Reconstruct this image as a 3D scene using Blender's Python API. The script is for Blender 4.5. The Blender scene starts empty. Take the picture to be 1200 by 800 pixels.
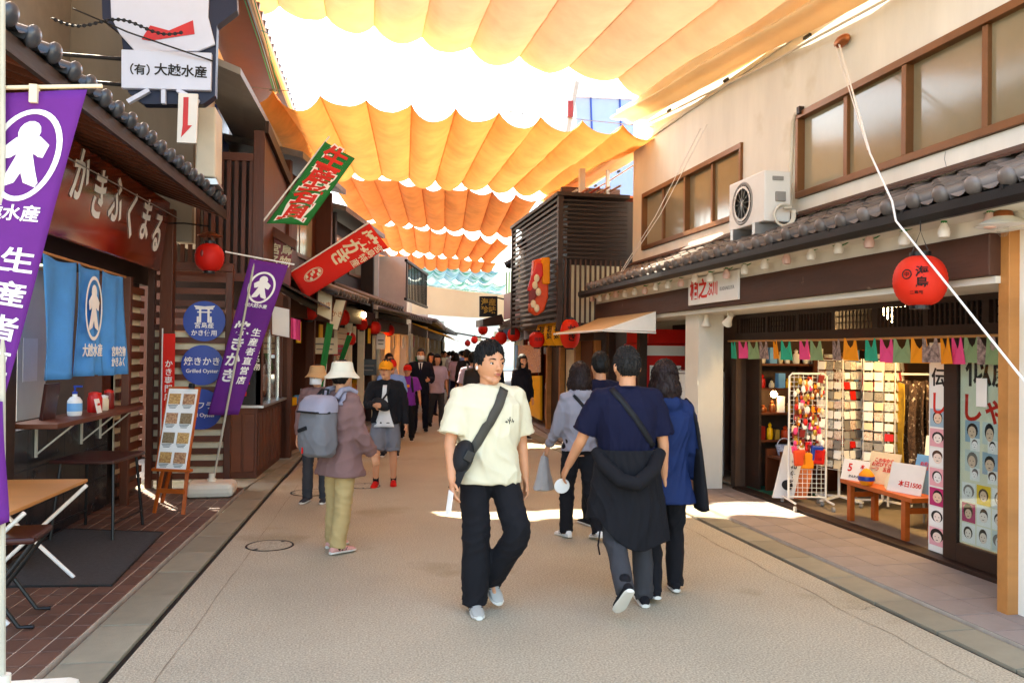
import bpy, bmesh, math, random
import numpy as np
from mathutils import Vector, Matrix, noise
from mathutils.bvhtree import BVHTree
random.seed(7); np.random.seed(7)
rad = math.radians
SC = bpy.context.scene
COL = SC.collection
# ---------------------------------------------------------------- camera
FOC, CAMH = 960.0, 1.68
YAW, PITCH, ROLL = math.atan(195/960), rad(.72), rad(.7)
_R0 = Vector((math.cos(YAW), -math.sin(YAW), 0))
_F = Vector((math.sin(YAW)*math.cos(PITCH), math.cos(YAW)*math.cos(PITCH), math.sin(PITCH)))
_U0 = _R0.cross(_F)
_R = _R0*math.cos(ROLL) + _U0*math.sin(ROLL)
_U = -_R0*math.sin(ROLL) + _U0*math.cos(ROLL)
cd = bpy.data.cameras.new('camera'); cam = bpy.data.objects.new('camera', cd); COL.objects.link(cam)
cam.matrix_world = Matrix(((_R.x, _U.x, -_F.x, 0), (_R.y, _U.y, -_F.y, 0), (_R.z, _U.z, -_F.z, CAMH), (0, 0, 0, 1)))
cd.sensor_width = 36; cd.lens = FOC*36/1200; cd.clip_start = .05; cd.clip_end = 3000
cd.dof.use_dof = False
SC.camera = cam
# ---------------------------------------------------------------- sky, sun, exposure
SUN = Vector((-.33, .71, 1)).normalized()
EL, AZ = math.asin(SUN.z), math.atan2(SUN.x, SUN.y)
W = bpy.data.worlds.new('World'); SC.world = W; W.use_nodes = True
wn = W.node_tree.nodes; sky = wn.new('ShaderNodeTexSky'); sky.sky_type = 'NISHITA'; sky.sun_disc = False
sky.sun_elevation = EL; sky.sun_rotation = AZ; sky.dust_density = 2.0; sky.ozone_density = 1.0; sky.air_density = 1.0
W.node_tree.links.new(sky.outputs[0], wn['Background'].inputs[0]); wn['Background'].inputs[1].default_value = .15
sl = bpy.data.lights.new('sun', 'SUN'); sl.energy = 3.4; sl.angle = rad(.53); sl.color = (1, .95, .86)
so = bpy.data.objects.new('sun', sl); COL.objects.link(so); so.rotation_euler = SUN.to_track_quat('Z', 'Y').to_euler(); so.location = (0, 0, 30)
SC.view_settings.view_transform = 'Standard'; SC.view_settings.look = 'None'
SC.view_settings.exposure = 2.95
SC.view_settings.use_white_balance = True; SC.view_settings.white_balance_temperature = 7500; SC.view_settings.white_balance_tint = 6; SC.view_settings.gamma = 1.0; SC.view_settings.use_curve_mapping = False
SC.cycles.max_bounces = 6; SC.cycles.diffuse_bounces = 4; SC.cycles.glossy_bounces = 2; SC.cycles.transmission_bounces = 4; SC.cycles.transparent_max_bounces = 12
SC.cycles.sample_clamp_indirect = 6; SC.cycles.caustics_reflective = False; SC.cycles.caustics_refractive = False
# ---------------------------------------------------------------- measuring helpers (photograph pixel + known plane -> metres)
def ray(x, y): return _F + _R*((x-600)/FOC) + _U*((400-y)/FOC)
def onX(x, y, X): r = ray(x, y); return Vector((0, 0, CAMH)) + r*(X/r.x)
def onY(x, y, Y): r = ray(x, y); return Vector((0, 0, CAMH)) + r*(Y/r.y)
def onZ(x, y, Z=0.0): r = ray(x, y); return Vector((0, 0, CAMH)) + r*((Z-CAMH)/r.z)
_n = math.hypot(1, .06); LA, LB = 1/_n, .06/_n
# left side of the street: d metres out from the shop wall, s metres along it
LM = Matrix(((LA, LB, 0, -2.5), (-LB, LA, 0, 8), (0, 0, 1, 0), (0, 0, 0, 1)))
def lw(d, s, z): return LM @ Vector((d, s, z))
# ---------------------------------------------------------------- mesh builder
class B:
    def __init__(s, M=None): s.v = []; s.f = []; s.M = M
    def add(s, vs, fs):
        o = len(s.v)
        s.v += [tuple(s.M @ Vector(p)) if s.M else tuple(p) for p in vs]
        s.f += [tuple(o+i for i in f) for f in fs]; return s
    def box(s, x0, x1, y0, y1, z0, z1):
        return s.add([(x, y, z) for z in (z0, z1) for y in (y0, y1) for x in (x0, x1)],
                     [(0, 2, 3, 1), (4, 5, 7, 6), (0, 1, 5, 4), (2, 6, 7, 3), (0, 4, 6, 2), (1, 3, 7, 5)])
    def obox(s, c, size, R=None):
        R = R or Matrix.Identity(3); c = Vector(c)
        h = [a/2 for a in size]
        return s.add([c + R @ Vector((x*h[0], y*h[1], z*h[2])) for z in (-1, 1) for y in (-1, 1) for x in (-1, 1)],
                     [(0, 2, 3, 1), (4, 5, 7, 6), (0, 1, 5, 4), (2, 6, 7, 3), (0, 4, 6, 2), (1, 3, 7, 5)])
    def bar(s, p0, p1, w, t, up=(0, 0, 1)):
        p0, p1 = Vector(p0), Vector(p1); d = (p1-p0); z = d.normalized(); x = z.cross(Vector(up))
        if x.length < 1e-4: x = z.cross(Vector((0, 1, 0)))
        x.normalize(); y = z.cross(x)
        return s.obox((p0+p1)/2, (w, t, d.length), Matrix((x, y, z)).transposed())
    def tube(s, pts, r, n=8, cap=True):
        pts = [Vector(p) for p in pts]; rs = r if isinstance(r, (list, tuple)) else [r]*len(pts)
        vs = []; ref = None
        for i, p in enumerate(pts):
            t = (pts[min(i+1, len(pts)-1)]-pts[max(i-1, 0)]).normalized()
            if ref is None: ref = t.orthogonal().normalized()
            ref = (ref - t*ref.dot(t)).normalized(); b = t.cross(ref)
            vs += [p + ref*(rs[i]*math.cos(a)) + b*(rs[i]*math.sin(a)) for a in [2*math.pi*k/n for k in range(n)]]
        fs = [(i*n+k, i*n+(k+1) % n, (i+1)*n+(k+1) % n, (i+1)*n+k) for i in range(len(pts)-1) for k in range(n)]
        if cap: fs += [tuple(reversed(range(n))), tuple((len(pts)-1)*n+k for k in range(n))]
        return s.add(vs, fs)
    def lathe(s, prof, c=(0, 0, 0), n=24, axis=None):
        c = Vector(c); A = axis or Matrix.Identity(3); vs = []
        for r, z in prof: vs += [c + A @ Vector((r*math.cos(2*math.pi*k/n), r*math.sin(2*math.pi*k/n), z)) for k in range(n)]
        m = len(prof)
        fs = [(i*n+k, i*n+(k+1) % n, (i+1)*n+(k+1) % n, (i+1)*n+k) for i in range(m-1) for k in range(n)]
        if prof[0][0] > 1e-5: fs.append(tuple(reversed(range(n))))
        if prof[-1][0] > 1e-5: fs.append(tuple((m-1)*n+k for k in range(n)))
        return s.add(vs, fs)
    def ell(s, c, r, n=16, m=10, R=None):
        c = Vector(c); R = R or Matrix.Identity(3); vs = []
        for j in range(m+1):
            t = math.pi*j/m
            vs += [c + R @ Vector((r[0]*math.sin(t)*math.cos(2*math.pi*k/n), r[1]*math.sin(t)*math.sin(2*math.pi*k/n), -r[2]*math.cos(t))) for k in range(n)]
        return s.add(vs, [(i*n+k, i*n+(k+1) % n, (i+1)*n+(k+1) % n, (i+1)*n+k) for i in range(m) for k in range(n)])
    def slab(s, pts, off):
        pts = [Vector(p) for p in pts]; off = Vector(off); n = len(pts)
        return s.add(pts + [p+off for p in pts], [tuple(reversed(range(n))), tuple(range(n, 2*n))] + [(i, (i+1) % n, n+(i+1) % n, n+i) for i in range(n)])
    def grid(s, fn, nu, nv, close_u=False):
        vs = [fn(i/(nu if close_u else nu-1), j/(nv-1)) for j in range(nv) for i in range(nu)]
        return s.add(vs, [(j*nu+i, j*nu+(i+1) % nu, (j+1)*nu+(i+1) % nu, (j+1)*nu+i) for j in range(nv-1) for i in range(nu if close_u else nu-1)])
    def mesh(s, name, fix=True):
        me = bpy.data.meshes.new(name); me.from_pydata(s.v, [], s.f)
        if fix:
            bm = bmesh.new(); bm.from_mesh(me); bmesh.ops.remove_doubles(bm, verts=bm.verts, dist=1e-6)
            bmesh.ops.recalc_face_normals(bm, faces=bm.faces); bm.to_mesh(me); bm.free()
        return me
def pmat(o): # matrix of an object from its own channels and its parent
    m = o.matrix_basis.copy()
    return m if not o.parent else pmat(o.parent) @ o.matrix_parent_inverse @ m
def shade(me, ang=35):
    me.polygons.foreach_set('use_smooth', [True]*len(me.polygons))
    me.set_sharp_from_angle(angle=rad(ang))
def part(name, b, m, parent=None, smooth=None, bevel=0, local=False, solid=0, sub=0):
    me = b if isinstance(b, bpy.types.Mesh) else b.mesh(name)
    if not me.materials: me.materials.append(MAT[m] if isinstance(m, str) else m)
    if smooth: shade(me, smooth)
    o = bpy.data.objects.new(name, me); COL.objects.link(o)
    if parent:
        o.parent = parent
        if not local: o.matrix_parent_inverse = pmat(parent).inverted()
    if solid: md = o.modifiers.new('s', 'SOLIDIFY'); md.thickness = solid; md.offset = 0
    if sub: md = o.modifiers.new('u', 'SUBSURF'); md.levels = md.render_levels = sub
    if bevel: md = o.modifiers.new('b', 'BEVEL'); md.width = bevel; md.segments = 2; md.limit_method = 'ANGLE'; md.angle_limit = rad(40)
    return o
def tag(o, label=None, cat=None, group=None, kind=None):
    for k, v in (('label', label), ('category', cat), ('group', group), ('kind', kind)):
        if v: o[k] = v
    return o
def thing(name, label, cat, loc=(0, 0, 0), rz=0, group=None):
    o = bpy.data.objects.new(name, None); COL.objects.link(o); o.location = loc; o.rotation_euler = (0, 0, rz); o.empty_display_size = .1
    return tag(o, label, cat, group)
def struct(name, b, m, label=None, **k): return tag(part(name, b, m, **k), label, None, None, 'structure')
def dup(o, loc=None, rot=None, parent=None, label=None, scale=None):
    c = o.copy(); COL.objects.link(c)
    if parent: c.parent = parent; c.matrix_parent_inverse = o.matrix_parent_inverse
    if loc is not None: c.location = loc
    if rot is not None: c.rotation_euler = rot
    if scale is not None: c.scale = scale
    if label: c['label'] = label
    for ch in list(o.children): dup(ch, parent=c)
    return c
# ---------------------------------------------------------------- materials
MAT = {}
def lin(c):
    if isinstance(c, str): c = tuple(int(c[i:i+2], 16)/255 for i in (1, 3, 5))
    return tuple((x/12.92 if x <= .04045 else ((x+.055)/1.055)**2.4) for x in c)
def mat(name, col, rough=.6, var=.15, sc=5., bump=.1, bsc=80., metal=0., stretch=(1, 1, 1), spec=.4, emit=0., rnd=.0, coat=0., col2=None, trans=0., sss=0., spot=None, speck=None):
    m = bpy.data.materials.new(name); m.use_nodes = True; nt = m.node_tree; N = nt.nodes; Lk = nt.links.new
    p = N['Principled BSDF']; c = lin(col)
    p.inputs['Roughness'].default_value = rough; p.inputs['Metallic'].default_value = metal; p.inputs['Specular IOR Level'].default_value = spec
    p.inputs['Coat Weight'].default_value = coat; p.inputs['Coat Roughness'].default_value = .15
    tc = N.new('ShaderNodeTexCoord'); mp = N.new('ShaderNodeMapping'); mp.inputs['Scale'].default_value = stretch; Lk(tc.outputs['Object'], mp.inputs[0])
    nz = N.new('ShaderNodeTexNoise'); nz.inputs['Scale'].default_value = sc; nz.inputs['Detail'].default_value = 7; nz.inputs['Roughness'].default_value = .62; Lk(mp.outputs[0], nz.inputs['Vector'])
    mr = N.new('ShaderNodeMapRange'); mr.inputs[1].default_value = .3; mr.inputs[2].default_value = .7; Lk(nz.outputs[0], mr.inputs[0])
    mx = N.new('ShaderNodeMix'); mx.data_type = 'RGBA'; Lk(mr.outputs[0], mx.inputs[0])
    a = tuple(x*(1-var) for x in c); b2 = lin(col2) if col2 else tuple(min(1, x*(1+var)) for x in c)
    mx.inputs[6].default_value = (*a, 1); mx.inputs[7].default_value = (*b2, 1)
    out = mx.outputs[2]
    if spot: # (colour, scale, threshold) blotches of another colour: stains, wear, speckle
        n2 = N.new('ShaderNodeTexNoise'); n2.inputs['Scale'].default_value = spot[1]; n2.inputs['Detail'].default_value = 5; Lk(tc.outputs['Object'], n2.inputs['Vector'])
        r2 = N.new('ShaderNodeMapRange'); r2.inputs[1].default_value = spot[2]; r2.inputs[2].default_value = spot[2]+.08; Lk(n2.outputs[0], r2.inputs[0])
        m2 = N.new('ShaderNodeMix'); m2.data_type = 'RGBA'; Lk(r2.outputs[0], m2.inputs[0]); Lk(out, m2.inputs[6]); m2.inputs[7].default_value = (*lin(spot[0]), 1); out = m2.outputs[2]
    if speck:
        n4 = N.new('ShaderNodeTexNoise'); n4.inputs['Scale'].default_value = speck[0]; n4.inputs['Detail'].default_value = 3; Lk(tc.outputs['Object'], n4.inputs['Vector'])
        r4 = N.new('ShaderNodeMapRange'); r4.inputs[1].default_value = .3; r4.inputs[2].default_value = .7; r4.inputs[3].default_value = 1-speck[1]; r4.inputs[4].default_value = 1+speck[1]; Lk(n4.outputs[0], r4.inputs[0])
        h4 = N.new('ShaderNodeHueSaturation'); Lk(r4.outputs[0], h4.inputs['Value']); Lk(out, h4.inputs['Color']); out = h4.outputs[0]
    if rnd:
        oi = N.new('ShaderNodeObjectInfo'); r3 = N.new('ShaderNodeMapRange'); r3.inputs[3].default_value = 1-rnd; r3.inputs[4].default_value = 1+rnd; Lk(oi.outputs['Random'], r3.inputs[0])
        hs = N.new('ShaderNodeHueSaturation'); Lk(r3.outputs[0], hs.inputs['Value']); Lk(out, hs.inputs['Color']); out = hs.outputs[0]
    Lk(out, p.inputs['Base Color'])
    if bump:
        nb = N.new('ShaderNodeTexNoise'); nb.inputs['Scale'].default_value = bsc; nb.inputs['Detail'].default_value = 4; Lk(mp.outputs[0], nb.inputs['Vector'])
        bp = N.new('ShaderNodeBump'); bp.inputs['Strength'].default_value = bump; bp.inputs['Distance'].default_value = .01; Lk(nb.outputs[0], bp.inputs['Height']); Lk(bp.outputs[0], p.inputs['Normal'])
        rr = N.new('ShaderNodeMapRange'); rr.inputs[3].default_value = max(0, rough-.08); rr.inputs[4].default_value = min(1, rough+.08); Lk(nz.outputs[0], rr.inputs[0]); Lk(rr.outputs[0], p.inputs['Roughness'])
    if sss: p.inputs['Subsurface Weight'].default_value = sss; p.inputs['Subsurface Radius'].default_value = (.02, .008, .004); p.inputs['Subsurface Scale'].default_value = .5
    if emit: Lk(out, p.inputs['Emission Color']); p.inputs['Emission Strength'].default_value = emit
    if trans:
        t = N.new('ShaderNodeBsdfTranslucent'); Lk(out, t.inputs[0]); ms = N.new('ShaderNodeMixShader'); ms.inputs[0].default_value = trans
        Lk(p.outputs[0], ms.inputs[1]); Lk(t.outputs[0], ms.inputs[2]); Lk(ms.outputs[0], N['Material Output'].inputs[0])
    MAT[name] = m; return m
def glass(name, tint=(.9, .95, .95), rough=.02, mixf=.12):
    m = bpy.data.materials.new(name); m.use_nodes = True; N = m.node_tree.nodes; Lk = m.node_tree.links.new
    t = N.new('ShaderNodeBsdfTransparent'); t.inputs[0].default_value = (*tint, 1); g = N.new('ShaderNodeBsdfGlossy'); g.inputs['Roughness'].default_value = rough
    fr = N.new('ShaderNodeLayerWeight'); fr.inputs[0].default_value = .5; pw = N.new('ShaderNodeMath'); pw.operation = 'POWER'; pw.inputs[1].default_value = 3.5; Lk(fr.outputs['Facing'], pw.inputs[0]); ad = N.new('ShaderNodeMath'); ad.operation = 'MULTIPLY_ADD'; ad.inputs[1].default_value = .7; ad.inputs[2].default_value = .04; Lk(pw.outputs[0], ad.inputs[0]); ms = N.new('ShaderNodeMixShader'); Lk(ad.outputs[0], ms.inputs[0]); Lk(t.outputs[0], ms.inputs[1]); Lk(g.outputs[0], ms.inputs[2]); Lk(ms.outputs[0], N['Material Output'].inputs[0])
    MAT[name] = m; return m
mat('asphalt', '#a99d87', .85, .12, .5, .6, 160., rnd=0, spot=('#998d74', .9, .6), speck=(85., .38))
mat('concrete', '#857d6a', .85, .2, 2.2, .3, 120., rnd=.1, spot=('#6d6a4a', 2.1, .6))
mat('concrete2', '#9c9184', .85, .18, 2.5, .3, 120., rnd=.08)
mat('paver', '#8c7f78', .8, .14, 4., .25, 90., rnd=.09, spot=('#5f554e', 1.7, .62))
mat('browntile', '#5f4236', .45, .15, 9., .12, 60., rnd=.16)
mat('grout', '#b3a595', .9, .2, 5.)
mat('black', '#100f0f', .6, .2)
mat('darkmetal', '#1b1a1b', .45, .2, metal=.3)
mat('plaster', '#ebe6da', .85, .08, 2.2, .15, 30., stretch=(1, 1, .22), spot=('#d8cfbb', .8, .66))
mat('plaster2', '#d8d2c6', .85, .06, 1.8, .12, 30.)
mat('darkwood', '#2c1910', .55, .35, 3., .3, 40., stretch=(1, .12, 1), rnd=.08)
mat('weatherwood', '#47291c', .62, .4, 4., .3, 40., stretch=(1, .15, 1), spot=('#8d7765', 5., .69))
mat('redwood', '#55270f', .5, .3, 4., .25, 40., stretch=(1, 1, .12), rnd=.1)
mat('redwoodh', '#5a2a12', .5, .3, 4., .25, 40., stretch=(.15, .15, 1), rnd=.12)
mat('windowframe', '#7d5230', .42, .15, 5., .05, metal=.45)
mat('frosted', '#8b7d62', .13, .1, 1.2, .02, 20., spec=.5)
mat('frosted2', '#a39a82', .13, .1, 1.2, .02, 20., spec=.5)
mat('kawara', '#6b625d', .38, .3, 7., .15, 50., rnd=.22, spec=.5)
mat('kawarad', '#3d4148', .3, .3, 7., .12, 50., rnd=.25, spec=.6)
mat('steel', '#b9b9b8', .35, .1, metal=.9)
mat('chrome', '#d8d8d8', .18, .05, metal=1.)
mat('whitepaint', '#e4e1db', .45, .04, 3., .04)
mat('offwhite', '#d8d0bf', .6, .08, 3., .06)
mat('blackpaint', '#141313', .4, .2)
mat('paper', '#eee9e2', .8, .05, 3., .03)
mat('redpaint', '#c81a16', .4, .1)
mat('lantern', '#d2190f', .6, .12, 3., .15, 40., trans=.25)
mat('lanternor', '#e8301a', .6, .1, 3., .12, 40., trans=.25)
mat('lanternyel', '#efa313', .6, .1, 3., .12, 40., trans=.25)
mat('orangewood', '#b5551c', .45, .2, 5., .15, 40., stretch=(.2, .2, 1))
mat('tablewood', '#b07640', .4, .2, 4., .1, 40., stretch=(.15, 1, 1))
mat('darktop', '#3a1712', .35, .2)
mat('purple', '#6a2383', .8, .08, 4., .25, 300., trans=.18)
mat('bluecloth', '#4d97d8', .85, .12, 3., .25, 300., trans=.15)
mat('greencloth', '#1f7a37', .8, .08, 4., .2, 300., trans=.15)
mat('redcloth', '#dd2318', .8, .06, 4., .2, 300., trans=.15)
mat('bluesign', '#123a96', .35, .05)
mat('whitesign', '#cfd6ea', .4, .05, 3., .03)
mat('navy', '#141b38', .5, .1)
mat('gold', '#c9a24a', .35, .1, metal=.6)
mat('cream', '#dccbaa', .8, .08)
mat('shopwhite', '#e6e2da', .7, .05)
mat('grey', '#8f8c88', .6, .1)
mat('mat', '#3b3a3b', .95, .3, 30., .6, 200.)
mat('greenmat', '#1d6146', .95, .2, 30., .6, 200.)
mat('intwall', '#4a3528', .8, .2)
mat('intfloor', '#8a7c6a', .7, .12)
mat('yellow', '#e9b011', .5, .06)
mat('pink', '#e0457c', .8, .08)
mat('teal', '#1f9a78', .8, .08)
mat('olive', '#7d8f63', .8, .08)
mat('orange', '#e98a12', .7, .08)
mat('vermilion', '#d8481a', .5, .1)
mat('deepred', '#7a1a14', .4, .2)
mat('skyblue', '#6fa9d8', .6, .1)
mat('copper', '#a5623a', .35, .2, metal=.8)
mat('bulb', '#f7f0e6', .3, .03, trans=.3)
mat('lit', '#ffd9a0', .5, .02, emit=14.)
mat('shelf_glow', '#ffb060', .5, .02, emit=1.6)
mat('foliage', '#2c5a2a', .7, .4, 6.)
glass('glass'); glass('clear', (.97, .98, .98))
# ---------------------------------------------------------------- lettering and remeshing in a small side scene
TS = bpy.data.scenes.new('work')
def evald(o):
    TS.collection.objects.link(o); vl = TS.view_layers[0]; vl.update(); dg = vl.depsgraph; dg.update()
    me = bpy.data.meshes.new_from_object(o.evaluated_get(dg), depsgraph=dg)
    TS.collection.objects.unlink(o); d = o.data; bpy.data.objects.remove(o)
    return me
def text(body, size, m, parent, Mx, bold=.0, ext=.0015, ls=1., sx=1., shear=0., align='CENTER', name='lettering'):
    cu = bpy.data.curves.new('t', 'FONT'); cu.body = body; cu.size = size; cu.align_x = align; cu.align_y = 'CENTER'; cu.extrude = ext; cu.offset = bold*size
    cu.space_line = ls; cu.shear = shear; cu.resolution_u = 3; cu.fill_mode = 'BOTH'
    me = evald(bpy.data.objects.new('t', cu)); bpy.data.curves.remove(cu)
    me.name = name; me.transform(Mx @ Matrix.Diagonal((sx, 1, 1, 1)))
    me.materials.clear(); me.materials.append(MAT[m])
    return part(name, me, m, parent)
def ctext(body, size, m, parent, fn, bold=.0, ls=1., sx=1., name='lettering'): # lettering printed on a cloth: fn maps the flat text onto it
    o = text(body, size, m, parent, Matrix.Identity(4), bold=bold, ext=.0006, ls=ls, sx=sx, name=name)
    for v in o.data.vertices: v.co = fn(*v.co)
    return o
def frame(o, right, up): # matrix whose x runs along right, y along up, z out of the face
    r = Vector(right).normalized(); u = Vector(up); u = (u - r*u.dot(r)).normalized(); n = r.cross(u); o = Vector(o)
    return Matrix(((r.x, u.x, n.x, o.x), (r.y, u.y, n.y, o.y), (r.z, u.z, n.z, o.z), (0, 0, 0, 1)))
def emblem(M, w, h, m, parent, fn=None): # the shop's brush crest: a figure-like mark in an oval ring
    I_ = Matrix.Identity(4) if fn else M
    r = B(I_ @ Matrix.Diagonal((1, 1, .08, 1))).tube([(w*math.cos(a), h*math.sin(a), 0) for a in np.linspace(0, 6.29, 40)], w*.085, 6)
    if fn: r.v = [tuple(fn(*p)) for p in r.v]
    part('crest_ring', r, m, parent)
    b = B(I_ @ Matrix.Diagonal((w, h, .008, 1))); z = 0
    b.ell((0, .52, z), (.34, .26, .12), 14, 8)
    for s in (-1, 1):
        b.tube([(0, .3, z), (s*.3, .22, z), (s*.52, .1, z), (s*.5, -.06, z)], [.2, .2, .2, .08], 8)
        b.tube([(0, .3, z), (s*.06, -.1, z), (s*.3, -.5, z), (s*.58, -.68, z)], [.24, .22, .2, .06], 8)
    if fn: b.v = [tuple(fn(*p)) for p in b.v]
    part('crest_mark', b, m, parent)
def remesh(b, vox, smooth=2):
    o = bpy.data.objects.new('r', b.mesh('r', fix=False)); md = o.modifiers.new('r', 'REMESH'); md.mode = 'VOXEL'; md.voxel_size = vox; md.use_smooth_shade = True
    if smooth: ms = o.modifiers.new('s', 'SMOOTH'); ms.factor = .5; ms.iterations = smooth
    return evald(o)
# ================================================================ GROUND
struct('ground', B().add([(-80, -30, -.03), (120, -30, -.03), (120, 260, -.03), (-80, 260, -.03)], [(0, 1, 2, 3)]), 'concrete2')
LEFT = [lw(1.57, -13, 0), lw(1.57, -3.5, 0), lw(1.57, 3, 0), Vector((-.25, 15, 0)), Vector((1.7, 23.4, 0)), Vector((4.2, 41, 0)), Vector((11, 80, 0))]
RIGHT = [(3.52, -5), (3.52, 4.5), (3.52, 13), (4.3, 20), (6.4, 33), (8, 41), (15.5, 80)]
b = B()
for i in range(6):
    n = 6
    for k in range(n):
        pl = LEFT[i].lerp(LEFT[i+1], k/n); ql = LEFT[i].lerp(LEFT[i+1], (k+1)/n)
        pr = Vector((*RIGHT[i], 0)).lerp(Vector((*RIGHT[i+1], 0)), k/n); qr = Vector((*RIGHT[i], 0)).lerp(Vector((*RIGHT[i+1], 0)), (k+1)/n)
        b.add([(pl.x, pl.y, 0), (pr.x, pr.y, 0), (qr.x, qr.y, 0), (ql.x, ql.y, 0)], [(0, 1, 2, 3)])
road = struct('road', b, 'asphalt')
nt = MAT['asphalt'].node_tree  # aggregate speckle of the worn asphalt
def ribbon(pts, w, z, jit=.0):
    b = B(); vs = []
    for i, p in enumerate(pts):
        p = Vector((p[0], p[1], 0)); q = Vector((*pts[min(i+1, len(pts)-1)][:2], 0)); o = Vector((*pts[max(i-1, 0)][:2], 0))
        t = (q-o).normalized(); nn = Vector((t.y, -t.x, 0)); ww = w*(1+random.uniform(-.6, .6)*(jit > 0))
        p = p + nn*random.uniform(-jit, jit); vs += [(p.x-nn.x*ww/2, p.y-nn.y*ww/2, z), (p.x+nn.x*ww/2, p.y+nn.y*ww/2, z)]
    return b.add(vs, [(2*i, 2*i+1, 2*i+3, 2*i+2) for i in range(len(pts)-1)])
mat('crackgrey', '#7d705c', .9)
part('crack', ribbon([lw(1.8+.006*math.sin(k*.5), -4.5+k*.12, 0) for k in range(60)], .004, .003, .003), 'crackgrey', road)
part('crack', ribbon([lw(1.58+k*.03, -2.72+.02*math.sin(k), 0) for k in range(9)], .006, .003, .006), 'crackgrey', road)
part('crack', ribbon([(3.25+.015*math.sin(k*.8), 3.2+k*.12) for k in range(45)], .005, .003, .006), 'crackgrey', road)
part('crack', ribbon([(3.5-k*.03, 4.9+.02*math.sin(k*1.3)) for k in range(8)], .006, .003, .006), 'crackgrey', road)
# gutters: slabs with a dark slot between them and the road
def slabrow(name, M, x0, x1, y0, y1, ln, m, top, slab='gutter_slab', gap=.008):
    st = struct(name, B(M).box(x0-.0, x1+.03, y0, y1, -.028, -.02), 'black')
    n = int((y1-y0)/ln); base = None
    for k in range(n):
        if base is None:
            base = part(slab, B().box(x0+gap/2, x1-gap/2, gap/2, ln-gap/2, -.02, top), m, st, bevel=.004)
            base.matrix_parent_inverse = Matrix.Identity(4); base.matrix_basis = M @ Matrix.Translation((0, y0, 0))
        else:
            c = base.copy(); COL.objects.link(c); c.matrix_basis = M @ Matrix.Translation((0, y0+k*ln, random.uniform(-.002, .002)))
    return st
I4 = Matrix.Identity(4)
slabrow('gutter_left', LM, 1.23, 1.53, -5, 9, .6, 'concrete', .006)
slabrow('gutter_right', I4, 3.56, 3.84, -1, 17, .6, 'concrete', .006)
def tiling(name, M, x0, x1, y0, y1, tx, ty, m, mb, top, piece, gap):
    st = struct(name, B(M).box(x0, x1, y0, y1, -.025, top-.005), mb)
    nx, ny = round((x1-x0)/tx), round((y1-y0)/ty); tx, ty = (x1-x0)/nx, (y1-y0)/ny; base = None
    for j in range(ny):
        for i in range(nx):
            T = M @ Matrix.Translation((x0+i*tx, y0+j*ty, random.uniform(-.0012, .0012)))
            if base is None:
                base = part(piece, B().box(gap/2, tx-gap/2, gap/2, ty-gap/2, -.02, top), m, st, bevel=.002); base.matrix_parent_inverse = I4; base.matrix_basis = T
            else:
                c = base.copy(); COL.objects.link(c); c.matrix_basis = T
    return st
tiling('pavement_left', LM, -.05, 1.2, -3.9, 2.3, .125, .215, 'browntile', 'grout', .02, 'tile', .011)
tiling('pavement_right', I4, 3.87, 4.72, 2.8, 13.4, .283, .3, 'paver', 'grout', .02, 'paving_stone', .006)
struct('pavement_far_right', B().slab([(3.87, 13.45, -.02), (4.9, 13.45, -.02), (7.6, 33, -.02), (16, 80, -.02), (15.6, 80, -.02), (6.5, 33, -.02), (4.4, 20, -.02)], (0, 0, .03)), 'paver')
struct('pavement_far_left', B().slab([lw(-.1, 2.35, -.02), lw(1.2, 2.35, -.02), (-.75, 13, -.02), (-.35, 15, -.02), (1.55, 23.4, -.02), (4, 41, -.02), (2, 41, -.02), (0, 23.4, -.02), (-2.5, 15, -.02)], (0, 0, .034)), 'concrete')
# faint far paving bands and iron covers
def manhole(x, y, r, label):
    t = thing('manhole_cover', label, 'manhole cover', (x, y, 0), random.uniform(0, 3), 'iron covers in the asphalt')
    part('rim', B().lathe([(r*.93, .0), (r*.93, .005), (r, .005), (r, 0)], n=40), 'darkmetal', t, local=True)
    part('plate', B().lathe([(r*.92, .0), (r*.92, .004), (0, .004)], n=40), 'asphalt', t, local=True)
    for a in (0, math.pi): part('lift_lug', B().obox((r*.85*math.cos(a), r*.85*math.sin(a), .005), (.05, .02, .004)), 'darkmetal', t, local=True)
manhole(-.61, 7.29, .2, 'round iron manhole cover nearest the camera on the left of the road')
manhole(-.37, 9.91, .24, 'round manhole cover behind the person with the backpack')
manhole(.25, 10.3, .2, 'small manhole cover by the person in red shoes')
# ================================================================ RIGHT SHOP BUILDING
shop = thing('shop_building', 'long cream two-storey shop on the right with tiled eave and open souvenir front', 'building', (4.75, 8, 0))
X0 = 4.75
W1 = [2.62, 3.54, 4.46, 5.38, 6.28, 7.16, 8.02]; W2 = [9.27, 10.13, 10.99, 11.85, 12.7]
wl = B()
for y0, y1, z0, z1 in ((1.5, 13.2, 4.29, 6.6), (1.5, 13.2, 2.95, 3.355), (1.5, W1[0], 3.355, 4.29), (W1[-1], W2[0], 3.355, 4.29), (W2[-1], 13.2, 3.355, 4.29)): wl.box(X0, X0+.2, y0, y1, z0, z1)
wl.box(X0+.2, 9, 13.0, 13.2, 0, 6.6); wl.box(X0+.2, 9, 1.5, 1.7, 0, 6.6)
part('wall', wl, 'plaster', shop)
part('roof', B().box(4.55, 9.2, 1.3, 13.4, 6.6, 6.75), 'kawara', shop)
part('wall_trim', B().box(X0-.03, X0-.002, 1.5, 13.2, 5.12, 5.17), 'plaster2', shop)
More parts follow.
